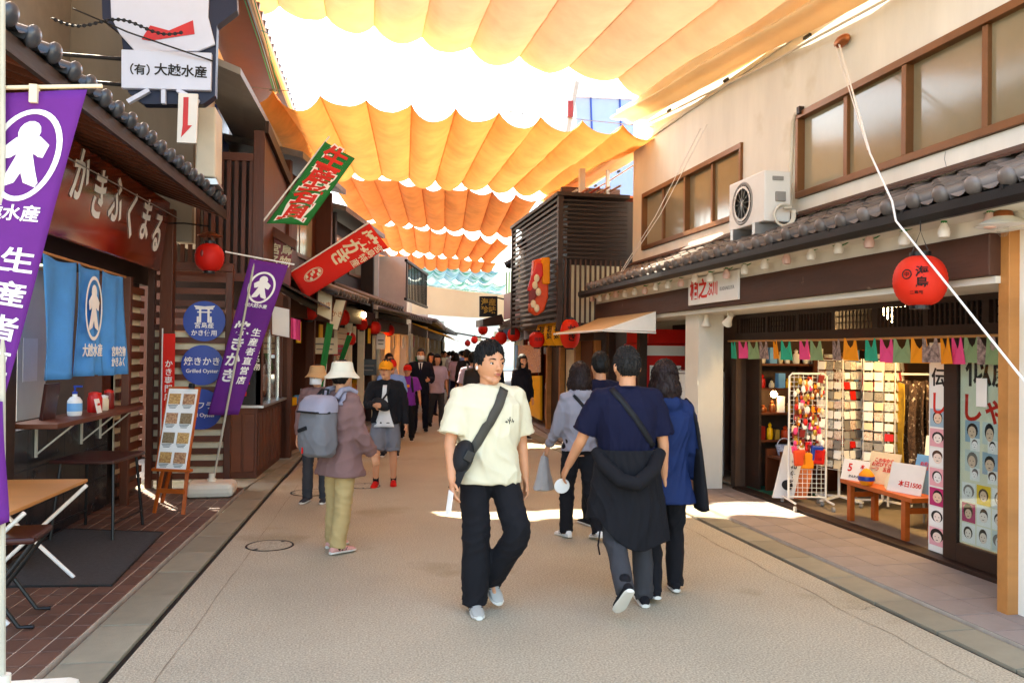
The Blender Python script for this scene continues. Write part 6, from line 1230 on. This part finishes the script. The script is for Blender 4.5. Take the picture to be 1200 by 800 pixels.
        if kind == 'hood': b.ell(up((0, .085*S, .825*h)), (.115*S, .06*S, .07*S), 16, 10); limb(b, [up((-.09*S, .02*S, .84*h)), up((0, .075*S, .845*h)), up((.09*S, .02*S, .84*h))], [.035*S]*3)
        me = remesh(b, cvox, 3); wrinkle(me, (.009+.004*loose)*S, 10.5/S, int(h*777) % 89, (1.2, 1.2, .75), lambda co: .5+.9*np.exp(-((co[:, 2]-.58*h)/.14)**2)); me.materials.clear(); part({'short': 't_shirt', 'vest': 'vest'}.get(kind, 'jacket'), me, m_, T, local=True)
        T_BVH[T.name] = me
        if kind == 'short': part('collar', B().tube([up((.069*S*math.cos(a)*(.9 if fem else 1), .008*S+.066*S*math.sin(a), .841*h+(.006*math.sin(a)-.004)*S)) for a in np.linspace(0, 6.283, 25)], .0085*S, 8), m_, T, local=True, smooth=60)
    # --- shoes
    if shoes:
        um, smn = shoes
        for s in (1, -1):
            an, fp, sa = J[s][2], rad(J[s][3]), J[s][4]; sc_ = S*1.0; Fm = Matrix.Rotation(fp, 3, 'X') @ Matrix.Rotation(rad(6*s), 3, 'Z'); base = an-Fm @ Vector((0, 0, ank-.002))
            sec = [(.075, .024, .05), (.06, .034, .075), (.02, .037, .085), (-.03, .038, .075), (-.08, .043, .058), (-.13, .045, .046), (-.165, .038, .036), (-.185, .02, .026)]
            def shp(sec, z0, hs, ws, n=14):
                vs = []
                for y, w_, hh in sec:
                    for k in range(n):
                        a = 2*math.pi*k/n; ct, sn = math.cos(a), math.sin(a); zz = (z0+(hh*hs-z0)*.5)+(hh*hs-z0)*.5*math.copysign(abs(sn)**.7, sn); vs.append(base+Fm @ (Vector((w_*ws*math.copysign(abs(ct)**.75, ct)*(1-.35*max(0, sn)), y, zz))*sc_))
                mm = len(sec); return B().add(vs, [(i*n+k, i*n+(k+1) % n, (i+1)*n+(k+1) % n, (i+1)*n+k) for i in range(mm-1) for k in range(n)]+[tuple(range(n)), tuple((mm-1)*n+k for k in range(n))])
            sh_ = part('shoe', shp(sec, .014, 1, .96), um, T, local=True, smooth=60); part('sole', shp([(y*1.03, w_*1.03, .024) for y, w_, hh in sec], .0, 1, 1), smn, sh_, local=True, smooth=45)
            if vox < .0085:
                for e_ in (-1, 1):
                    for q in range(2): part('stripe', B().tube([base+Fm @ (Vector((e_*x, y, z))*sc_) for x, y, z in ((.042, -.02-.04*q, .026), (.037, -.035-.04*q, .045), (.027, -.05-.04*q, .06-.01*q))], .0035*sc_, 5), 'fabric_charcoal', sh_, local=True)
            lb = B()
            for q in range(4): y = -.03-.022*q; lb.tube([base+Fm @ (Vector((x, y, .078-.012*q-.25*abs(x)))*sc_) for x in (-.022, 0, .022)], .003*sc_, 5)
            part('laces', lb, smn, sh_, local=True)
            limb_b = B(); limb(limb_b, [an+Vector((0, .0, .05*S)), an+Vector((0, 0, -.02*S))], [.041*S, .04*S]); part('sock', limb_b, 'fabric_black' if not extras or 'sock' not in extras else extras['sock'], T, local=True, smooth=60)
    if vox < .0085 and top and top[1] == 'short': # stitched sleeve hems
        for s in (1, -1):
            sh, e = A[s][0], A[s][1]; ax_ = (e-sh).normalized(); c_ = sh.lerp(e, .83); u_ = ax_.orthogonal().normalized(); w_ = ax_.cross(u_); rr = (.0705+.0155*top[2])*S
            part('sleeve_hem', B().tube([c_+(u_*math.cos(a)+w_*math.sin(a))*rr for a in np.linspace(0, 6.283, 25)], .0028, 5), top[0], T, local=True)
    # --- hats
    if hat:
        kind, m_ = hat
        if kind == 'bucket':
            prof = [(.0, .128), (.06, .127), (.088, .118), (.1, .06), (.105, .045), (.125, .02), (.152, -.005), (.15, -.009), (.122, .014), (.1, .036)]
            hb = B(); n = 40; vs = []
            for r, z in prof:
                for k in range(n): a = 2*math.pi*k/n; w_ = .006*math.sin(3*a+1)*(r > .11); vs.append(hp_((r*math.cos(a)*.92, r*math.sin(a)*1.05+.005, z+w_)))
            hb.add(vs, [(i*n+k, i*n+(k+1) % n, (i+1)*n+(k+1) % n, (i+1)*n+k) for i in range(len(prof)-1) for k in range(n)]); part('hat', hb, m_, T, local=True, smooth=60); part('hat_band', B().tube([hp_((.1025*.92*math.cos(a), .1025*1.05*math.sin(a)+.005, .05)) for a in np.linspace(0, 6.283, 30)], .004, 5), m_, T, local=True)
        else:
            n, m = 28, 10; vs = []
            for j in range(m+1):
                t = math.pi/2*1.08*j/m
                for k in range(n): a = 2*math.pi*k/n; vs.append(hp_((.088*math.sin(t)*math.cos(a), .108*math.sin(t)*math.sin(a), .03+.1*math.cos(t))))
            part('cap', B().add(vs, [(i*n+k, i*n+(k+1) % n, (i+1)*n+(k+1) % n, (i+1)*n+k) for i in range(m) for k in range(n)]), m_, T, local=True, smooth=60, solid=.003)
            part('visor', B().grid(lambda u, v: hp_((.082*math.sin((u-.5)*2.7)*(1+.0*v), -.1*math.cos((u-.5)*2.3)-.075*v*math.cos((u-.5)*2.6), .035-.022*v-.018*abs(u-.5)*2)), 14, 6), m_, T, local=True, smooth=60, solid=.004)
    return dict(T=T, J=J, A=A, hp=hp_, up=up, S=S, h=h)
T_BVH = {}
def strap(p, pts, w, m, name='strap', off=.006, parent=None, front=True):
    """ribbon laid on the clothing through (x, z) points in front (or behind) of the body"""
    me = T_BVH[p['T'].name]; bv = BVHTree.FromPolygons([v.co.copy() for v in me.vertices], [tuple(q.vertices) for q in me.polygons]); vs = []
    sg = -1 if front else 1; P3 = []; N3 = []
    for x, z in pts:
        hit = bv.ray_cast(Vector((x, sg*1.0, z)), Vector((0, -sg, 0)))
        if hit[0] is None: hit = bv.find_nearest(Vector((x, 0, z)))
        P3.append(hit[0]); N3.append(hit[1])
    for i in range(len(P3)):
        t = (P3[min(i+1, len(P3)-1)]-P3[max(i-1, 0)]).normalized(); n_ = N3[i]; n_ = (n_-t*n_.dot(t)).normalized(); s_ = t.cross(n_)
        for e in (-1, 1): vs.append(P3[i]+n_*off+s_*(w/2*e))
    b = B().add(vs, [(2*i, 2*i+1, 2*i+3, 2*i+2) for i in range(len(P3)-1)]); o = part(name, b, m, parent or p['T'], local=True, solid=.004, smooth=60); return o, P3
def line(a, b_, n=14): return [(a[0]+(b_[0]-a[0])*k/(n-1), a[1]+(b_[1]-a[1])*k/(n-1)) for k in range(n)]
def worn(p, name, label, cat): # a bag or other thing carried by a person: its own top-level object, placed in the wearer's frame
    t = thing(name, label, cat); t.matrix_basis = pmat(p['T']); return t
# ---- the person in the cream T-shirt
P1 = person('person in cream T-shirt and wide black trousers walking towards the camera', (.93, 5.33, 0), rad(6), 1.74, legs={-1: (6, 4, -1, 0, 1), 1: (20, 52, 9, 26, -16)}, arms={-1: (10, 14, 16, 4), 1: (-8, 10, 14, 0)}, head=(15, 0), hair='short', hs=1.13, build=1.06, top=('fabric_cream', 'short', 1.6, .475), bottom=('fabric_black', 'long', 1.15), shoes=('fabric_shoegrey', 'fabric_sole'), vox=.0055, cvox=.011, hand_curl=.8)
bag = worn(P1, 'crossbody_bag', 'black crossbody bag with wide grey strap worn by the person in cream', 'bag')
strap(P1, line((.085, 1.435), (-.175, .99), 18), .062, 'fabric_strap', parent=bag, off=.008)
strap(P1, line((.085, 1.435), (-.175, .99), 14), .062, 'fabric_strap', parent=bag, off=.008, front=False)
part('pouch', B().ell((-.2, -.1, 1.0), (.07, .1, .12), 18, 12, Matrix.Rotation(.35, 3, 'Y')), 'fabric_bagblack', bag, local=True, smooth=60); part('buckle', B().obox((-.18, -.19, 1.02), (.06, .03, .07), Matrix.Rotation(.5, 3, 'Y')), 'blackpaint', bag, local=True, bevel=.006); part('strap_tail', B().slab([(-.24, -.17, .93), (-.18, -.18, .96), (-.24, -.16, .8), (-.3, -.15, .82)], (0, .006, 0)), 'fabric_bagblack', bag, local=True)
b = B()
for q in range(5): b.tube([(.075+.012*q, -.151, 1.235+.012*math.sin(q*2)), (.083+.012*q, -.151, 1.232-.012*math.cos(q*1.7))], .0028, 5)
b.tube([(.07, -.151, 1.228), (.135, -.151, 1.232)], .003, 5).tube([(.098, -.151, 1.215), (.103, -.151, 1.26)], .003, 5); 
sh_me = T_BVH[P1['T'].name]; bv = BVHTree.FromPolygons([v.co.copy() for v in sh_me.vertices], [tuple(q.vertices) for q in sh_me.polygons]); b.v = [tuple(bv.find_nearest(Vector(v))[0]+Vector((0, -.002, 0))) for v in b.v]
part('chest_print', b, 'ink', P1['T'], local=True)
w = P1['A'][-1][2]+P1['A'][-1][3]*.1; t = worn(P1, 'paper_slip', 'folded white paper held in the right hand of the person in cream', 'paper'); part('sheet', B().slab([(w.x-.01, w.y-.05, w.z+.02), (w.x-.02, w.y+.02, w.z+.03), (w.x-.05, w.y-.02, w.z-.12), (w.x-.035, w.y-.09, w.z-.1)], (.004, 0, 0)), 'paper', t, local=True)
part('earbud', B().ell(P1['hp']((-.086, -.004, -.022)), (.008, .01, .014), 8, 6), 'whitepaint', P1['T'], local=True, smooth=60)
# ---- person with bucket hat and grey backpack
P2 = person('person in bucket hat, mauve coat and khaki trousers seen from behind', (-.03, 7.05, 0), rad(130), 1.58, legs={1: (4, 4, 3, 0), -1: (-6, 4, 3, 0)}, arms={1: (16, 14, 26, 6), -1: (12, 10, 22, 6)}, head=(18, 0), hair='short', hairm='hairblack', skin='skin2', top=('fabric_mauve', 'long', 2.2, .40), bottom=('fabric_khaki', 'long', .8), shoes=('fabric_pinkshoe', 'fabric_sole'), vox=.0065, cvox=.012, fem=True, hat=('bucket', 'fabric_hat'), build=1.05)
bp_ = worn(P2, 'grey_backpack', 'large grey backpack on the person in the bucket hat', 'backpack')
bk = B(); ring_torso(bk, [(z, 0, cy, a, c) for z, cy, a, c in ((.80, .23, .12, .075), (.83, .235, .155, .105), (.95, .245, .165, .12), (1.1, .24, .165, .115), (1.22, .225, .16, .1), (1.27, .21, .135, .075), (1.285, .205, .1, .05))], 28, 3.5)
me = remesh(bk, .011, 3); wrinkle(me, .007, 12, 5); me.materials.clear(); part('pack_body', me, 'fabric_backpack', bp_, local=True)
lid = B(); ring_torso(lid, [(1.2, .235, 0, 0, 0)] and [(z, 0, cy, a, c) for z, cy, a, c in ((1.17, .24, .168, .118), (1.24, .23, .168, .108), (1.29, .215, .14, .08), (1.305, .21, .1, .05))], 28, 3.5); part('lid', lid, 'fabric_backpack2', bp_, local=True, smooth=60)
part('zip', B().tube([(-.17, .25, 1.17), (-.12, .355, 1.172), (.12, .355, 1.172), (.17, .25, 1.17)], .009, 6), 'fabric_bagblack', bp_, local=True); part('pocket_zip', B().obox((.04, .365, 1.03), (.11, .012, .03), Matrix.Rotation(.3, 3, 'Y')), 'fabric_bagblack', bp_, local=True); part('red_tab', B().obox((.05, .352, .86), (.012, .01, .05)), 'redpaint', bp_, local=True)
part('carry_loop', B().tube([(-.03, .17, 1.29), (-.03, .16, 1.35), (.03, .16, 1.35), (.03, .17, 1.29)], .01, 6), 'fabric_bagblack', bp_, local=True); part('side_strap', B().tube([(.165, .2, .9), (.19, .08, .96), (.2, .0, 1.02)], .011, 6), 'fabric_bagblack', bp_, local=True)
for s in (-1, 1): strap(P2, line((s*.085, 1.32), (s*.12, 1.22), 6), .06, 'fabric_backpack2', 'shoulder_strap', parent=bp_, front=False, off=.012); part('shoulder_strap', B().tube([(s*.085, .12, 1.28), (s*.09, .07, 1.345), (s*.095, .0, 1.355), (s*.1, -.08, 1.32)], .024, 8), 'fabric_backpack2', bp_, local=True, smooth=60)
# ---- masked person behind
P3 = person('person in tan hat and white face mask standing behind the person with the backpack', (-.3, 9.3, 0), rad(-14), 1.5, legs={1: (0, 2, 2, 0)}, head=(0, 0), hair='short', skin='skin2', top=('fabric_mauve', 'long', 1.5, .42), bottom=('fabric_charcoal', 'long', .5), shoes=('fabric_charcoal', 'fabric_sole'), vox=.009, cvox=.014, hat=('bucket', 'fabric_hattan'), mask=True, fem=True)
t = worn(P3, 'shoulder_strap', 'black shoulder strap across the masked person', 'strap'); strap(P3, line((.08, 1.24), (-.12, .95), 12), .04, 'fabric_bagblack', parent=t)
# ---- person with orange cap
P4 = person('person in orange cap, black jacket, grey shorts and red shoes walking', (.5, 10.3, 0), rad(-10), 1.56, legs={-1: (14, 20, 2, 12), 1: (-2, 6, 2, 0)}, arms={1: (4, 14, 14, 0), -1: (30, 8, 62, 34)}, head=(-8, -3), hair='short', top=('fabric_black', 'long', 1.8, .5), bottom=('fabric_greyshort', 'short', 1.0), shoes=('fabric_red', 'fabric_red'), vox=.008, cvox=.013, hat=('cap', 'fabric_orangecap'), extras={'sock': 'fabric_black'})
jm = T_BVH[P4['T'].name]; jb = BVHTree.FromPolygons([v.co.copy() for v in jm.vertices], [tuple(q.vertices) for q in jm.polygons])
def uf(u, v):
    x, z = (u-.5)*(.05+.2*v*v), 1.25-.51*v; hh = jb.ray_cast(Vector((x, -1, z)), Vector((0, 1, 0))); return (x, (hh[0].y if hh[0] else -.13)-.006, z)
part('white_undershirt', B().grid(uf, 10, 14), 'fabric_white', P4['T'], local=True, solid=.006, smooth=60)
t = worn(P4, 'sling_bag', 'black sling bag and camera across the chest of the person in the orange cap', 'bag'); part('pouch', B().ell((-.03, -.2, 1.02), (.12, .05, .07), 14, 10, Matrix.Rotation(.5, 3, 'Y')), 'fabric_bagblack', t, local=True, smooth=60); part('strap', B().tube([(.06, -.1, 1.28), (.04, -.18, 1.15), (-.03, -.2, 1.06)], .014, 6), 'fabric_bagblack', t, local=True)
# ---- further back on the left
P5 = person('person in purple T-shirt and red cap with backpack straps', (1.15, 15.5, 0), rad(-8), 1.42, legs={1: (10, 12, 2, 6), -1: (-8, 10, 2, 0)}, arms={1: (6, 16, 20, 0), -1: (4, 12, 20, 0)}, hair='short', top=('fabric_purple', 'short', 1.3, .46), bottom=('fabric_black', 'long', .5), shoes=('fabric_black', 'fabric_sole'), vox=.011, cvox=.016, hat=('cap', 'fabric_red'))
t = worn(P5, 'small_backpack', 'dark backpack with front straps worn by the person in purple', 'backpack'); part('pack', B().obox((0, .2, .98), (.26, .14, .36)), 'fabric_bagblack', t, local=True, bevel=.04)
for s in (-1, 1): strap(P5, line((s*.08, 1.19), (s*.11, .9), 8), .045, 'fabric_bagblack', parent=t)
part('chest_print', B().obox((0, -.15, 1.02), (.1, .01, .05)), 'orange', P5['T'], local=True)
P6 = person('person in dark suit with white face mask walking behind the person in purple', (1.52, 16.9, 0), rad(-6), 1.74, legs={1: (-10, 8, 2, 0), -1: (14, 14, 2, 6)}, arms={1: (18, 10, 70, 20), -1: (4, 8, 14, 0)}, hair='buzz', hairm='hairgrey', top=('fabric_suit', 'long', .8, .46), bottom=('fabric_suit', 'long', .4), shoes=('fabric_black', 'fabric_black'), vox=.012, cvox=.016, mask=True)
part('shirt_front', B().add([(-.05, -.142, 1.44), (.05, -.142, 1.44), (.0, -.155, 1.2)], [(0, 1, 2)]), 'fabric_white', P6['T'], local=True, solid=.006); part('tie', B().slab([(-.014, -.152, 1.43), (.014, -.152, 1.43), (.02, -.162, 1.24), (0, -.165, 1.2), (-.02, -.162, 1.24)], (0, .006, 0)), 'fabric_navy', P6['T'], local=True)
P7 = person('person in blue shirt and red cap half hidden behind the person in black', (.72, 13.2, 0), rad(-6), 1.54, hair='short', top=('fabric_skyb', 'short', 1.0, .46), bottom=('fabric_charcoal', 'long', .5), shoes=('fabric_black', 'fabric_sole'), vox=.012, cvox=.016, hat=('cap', 'fabric_red'))
P8 = person('person in white top and navy skirt standing by the lit shop', (.98, 19.0, 0), rad(30), 1.6, hair='long', hairm='hairbrown', skin='skin2', top=('fabric_white', 'short', 1.0, .46), bottom=('fabric_navy', 'skirt', .5), shoes=('fabric_black', 'fabric_black'), vox=.014, cvox=.018, fem=True)
# ---- group on the right, seen from behind
P9 = person('person in navy T-shirt with a jacket tied round the waist walking away', (1.87, 5.28, 0), rad(176), 1.73, legs={-1: (-2, 4, 2, 0), 1: (-14, 34, 2, 44)}, arms={1: (12, 20, 20, -6), -1: (0, 12, 12, 0)}, head=(6, 0), hair='buzz', hairm='hairgrey', top=('fabric_navy', 'short', 1.0, .56), bottom=('fabric_charcoal', 'long', .35), shoes=('fabric_black', 'fabric_sole'), vox=.0055, cvox=.011, build=1.06, hand_curl=.7)
jk = worn(P9, 'tied_jacket', 'black jacket hanging tied round the waist of the person in navy', 'jacket')
zb = .50
def jf(u, v): a = 2*math.pi*u; r1 = .20+.055*v+.02*math.sin(a*4+v*3)*v; z0 = 1.04; zl = .50+.10*math.sin(a+2.2)+.04*math.sin(a*3); z = z0-(z0-zl)*v; return (r1*math.cos(a)*1.05, r1*.74*math.sin(a)+.02+.03*v, z)
jme = B().grid(jf, 120, 60, close_u=True).mesh('jacket_body'); wrinkle(jme, .014, 9, 31, (1.6, 1.6, .6)); part('jacket_body', jme, 'fabric_black', jk, local=True, smooth=70, solid=.012)
part('tied_sleeve', B().tube([(-.2, .1, 1.02), (-.12, .22, .92), (0, .27, .84), (.1, .24, .86), (.19, .14, .95), (.21, .02, 1.02)], [.045, .05, .052, .05, .048, .04], 12), 'fabric_black', jk, local=True, smooth=60); part('drawstring', B().tube([(.2, .12, .55), (.22, .13, .42), (.21, .14, .36)], .006, 5), 'fabric_black', jk, local=True)
cbg = worn(P9, 'crossbody_strap', 'black crossbody strap on the back of the person in navy', 'strap'); strap(P9, line((.12, 1.44), (-.16, 1.06), 16), .04, 'fabric_bagblack', parent=cbg, front=False)
w = P9['A'][1][2]+P9['A'][1][3]*.1; t = worn(P9, 'white_fan', 'pale round hand fan held by the person in navy', 'fan'); part('blade', B().lathe([(0, -.003), (.05, -.003), (.055, 0), (.05, .003), (0, .003)], (w.x, w.y-.02, w.z-.07), 20, axis=Matrix.Rotation(rad(80), 3, 'X')), 'paper', t, local=True); part('grip', B().bar((w.x, w.y-.01, w.z+.03), (w.x, w.y-.02, w.z-.06), .012, .006), 'tablewood', t, local=True)
P10 = person('person in navy hooded coat and black trousers walking away on the right', (2.2, 5.42, 0), rad(172), 1.62, legs={-1: (10, 10, 2, 6), 1: (-6, 12, 2, 10)}, arms={1: (6, 8, 16, 0), -1: (4, 12, 14, 0)}, head=(-8, 0), hair='bob', hairm='hairbrown', skin='skin2', top=('fabric_navycoat', 'hood', 1.7, .40), bottom=('fabric_black', 'long', .4), shoes=('fabric_black', 'fabric_sole'), vox=.0065, cvox=.011, fem=True)
tb_ = worn(P10, 'black_tote', 'limp black tote bag on the right shoulder of the person in navy coat', 'bag')
part('sack', B().grid(lambda u, v: (-.235-.035*math.sin(2*math.pi*u)*(.6+.6*v)-.03*v, .01+.12*math.cos(2*math.pi*u)*(.55+.6*v-.25*v*v), 1.02-.42*v), 30, 12, close_u=True), 'fabric_black', tb_, local=True, smooth=70, solid=.008); part('base', B().ell((-.265, .01, .61), (.04, .115, .03), 14, 8), 'fabric_black', tb_, local=True, smooth=60)
for s in (-1, 1): part('handle', B().tube([(-.24, s*.07, 1.0), (-.21, s*.06, 1.2), (-.165, s*.03, 1.34), (-.15, s*.0, 1.36)], .013, 8), 'fabric_black', tb_, local=True, smooth=60)
P11 = person('person in grey hoodie carrying a plastic bag walking away', (2.1, 7.2, 0), rad(190), 1.58, legs={1: (8, 8, 2, 4), -1: (-8, 14, 2, 12)}, arms={1: (14, 10, 24, 0), -1: (8, 10, 20, 0)}, head=(-6, 0), hair='bob', hairm='hairbrown', skin='skin2', top=('fabric_grey', 'hood', 1.2, .5), bottom=('fabric_black', 'long', .5), shoes=('fabric_white', 'fabric_sole'), vox=.008, cvox=.012, fem=True)
sb = worn(P11, 'shoulder_bag', 'black shoulder bag with thin strap on the person in the grey hoodie', 'bag'); strap(P11, line((.1, 1.3), (-.16, .95), 14), .03, 'fabric_bagblack', parent=sb, front=False); part('pouch', B().ell((-.22, .1, .86), (.05, .13, .11), 14, 10), 'fabric_bagblack', sb, local=True, smooth=60)
mat('plastic', '#b9b6b4', .3, .1, 8., .3, 25., trans=.35); w = P11['A'][1][2]+P11['A'][1][3]*.1; t = worn(P11, 'plastic_bag', 'translucent pale carrier bag in the hand of the person in grey', 'bag')
part('sack', B().grid(lambda u, v: (w.x+.01+(.1-.03*(1-v))*math.cos(2*math.pi*u)*(.35+.75*v-.1*v*v)+.008*math.sin(u*40), w.y+.05*math.sin(2*math.pi*u)*(.4+.8*v), w.z-.03-.3*v+.008*math.sin(u*31+v*9)), 40, 14, close_u=True), 'plastic', t, local=True, smooth=50); part('base', B().ell((w.x+.01, w.y, w.z-.33), (.1, .055, .02), 14, 6), 'plastic', t, local=True)
part('handle', B().tube([(w.x-.03, w.y, w.z-.06), (w.x, w.y, w.z+.03), (w.x+.04, w.y, w.z-.06)], .008, 6), 'plastic', t, local=True)
P12 = person('person in dark top mostly hidden behind the one in navy T-shirt', (2.45, 7.7, 0), rad(186), 1.68, hair='short', top=('fabric_navy', 'long', 1.0, .46), bottom=('fabric_black', 'long', .5), shoes=('fabric_black', 'fabric_sole'), vox=.009, cvox=.014)
# ---- people far down the street
P13 = person('person in black jacket standing behind the one in cream by the yellow panel', (3.35, 15.5, 0), rad(20), 1.62, hair='long', skin='skin2', top=('fabric_suit', 'long', 1.2, .44), bottom=('fabric_black', 'long', .5), shoes=('fabric_black', 'fabric_sole'), vox=.012, cvox=.016, fem=True)
P14 = person('person in pale shirt and black trousers with bulky black backpack walking away', (2.3, 14.9, 0), rad(170), 1.66, legs={1: (6, 10, 2, 4), -1: (-8, 10, 2, 8)}, hair='short', top=('fabric_lilac', 'short', 1.0, .47), bottom=('fabric_black', 'long', .5), shoes=('fabric_black', 'fabric_black'), vox=.012, cvox=.016)
t = worn(P14, 'black_backpack', 'bulky black backpack on the person in the pale shirt', 'backpack'); bk = B(); ring_torso(bk, [(.88, 0, .24, .13, .08), (.95, 0, .26, .165, .11), (1.15, 0, .25, .17, .11), (1.33, 0, .22, .14, .08), (1.38, 0, .2, .09, .04)], 20, 3.2); part('pack', bk, 'fabric_bagblack', t, local=True, smooth=60)
for s in (-1, 1): part('strap', B().tube([(s*.09, .15, 1.36), (s*.1, .02, 1.43), (s*.1, -.12, 1.36), (s*.12, -.15, 1.15)], .02, 8), 'fabric_bagblack', t, local=True, smooth=60)
far = [(2.95, 16.6, 185, 1.7, 'suit', 'suit', 'person in dark blazer next to the one with the backpack', 'short'), (3.0, 20.5, 178, 1.72, 'black', 'black', 'far pedestrian in black walking away behind the people with dark jackets', 'short'), (3.9, 23.5, 190, 1.7, 'suit', 'black', 'far pedestrian in a dark jacket near the right shops', 'short'), (3.75, 29, 182, 1.68, 'white', 'khaki', 'far pedestrian in white top and khaki trousers', 'short'),
       (4.75, 38, 178, 1.66, 'white', 'charcoal', 'distant pedestrian in white in the middle of the street', 'short'), (4.2, 36, 4, 1.66, 'olive', 'khaki', 'distant pedestrian in olive with a yellow bag', 'short'), (5.6, 40, 184, 1.7, 'white', 'navy', 'distant pedestrian in white by the right shops', 'short'), (2.0, 18.2, 10, 1.6, 'lilac', 'charcoal', 'pedestrian half hidden behind the person in the suit', 'bob'), (5.2, 33, 176, 1.7, 'suit', 'black', 'distant pedestrian in a dark suit', 'short'), (6.2, 45, 180, 1.66, 'white', 'charcoal', 'most distant pedestrian in white at the street end', 'short'), (2.2, 21.5, 12, 1.62, 'skyb', 'navy', 'pedestrian in light blue by the left shops', 'bob'), (4.75, 26.5, 184, 1.72, 'black', 'charcoal', 'far pedestrian in black right of the street centre', 'short')]
fab('olive', '#8a8450')
far += [(3.4, 25.5, 178, 1.62, 'lilac', 'navy', 'far pedestrian in pale pink walking away', 'bob'), (4.4, 31, 182, 1.7, 'skyb', 'charcoal', 'distant pedestrian in light blue', 'short'), (5.9, 36, 180, 1.64, 'red', 'navy', 'distant pedestrian in red', 'bob'), (4.0, 33.5, 4, 1.66, 'cream', 'navy', 'distant pedestrian in cream facing the camera', 'short'), (6.6, 41, 180, 1.7, 'black', 'black', 'distant pedestrian in black at the right end', 'short'), (5.3, 43, 6, 1.62, 'skyb', 'khaki', 'distant pedestrian in blue facing the camera', 'bob'), (3.6, 27.5, 2, 1.6, 'white', 'skyb', 'far pedestrian in white shirt facing the camera', 'bob'), (5.0, 29, 186, 1.68, 'suit', 'suit', 'far pedestrian in dark uniform by the right lanterns', 'short'), (6.9, 46, 180, 1.7, 'lilac', 'khaki', 'most distant pedestrian in pale pink', 'short')]
for x, y, a, hh, tm, bm_, lb, hr in far: person(lb, (x, y, 0), rad(a), hh, legs={1: (8, 10, 2, 4), -1: (-8, 12, 2, 8)}, hair=hr, top=('fabric_'+tm, 'long' if tm in ('suit', 'black') else 'short', 1.1, .46), bottom=('fabric_'+bm_, 'long', .5), shoes=('fabric_black', 'fabric_black'), vox=.02, cvox=.024, face=False, group='far pedestrians')
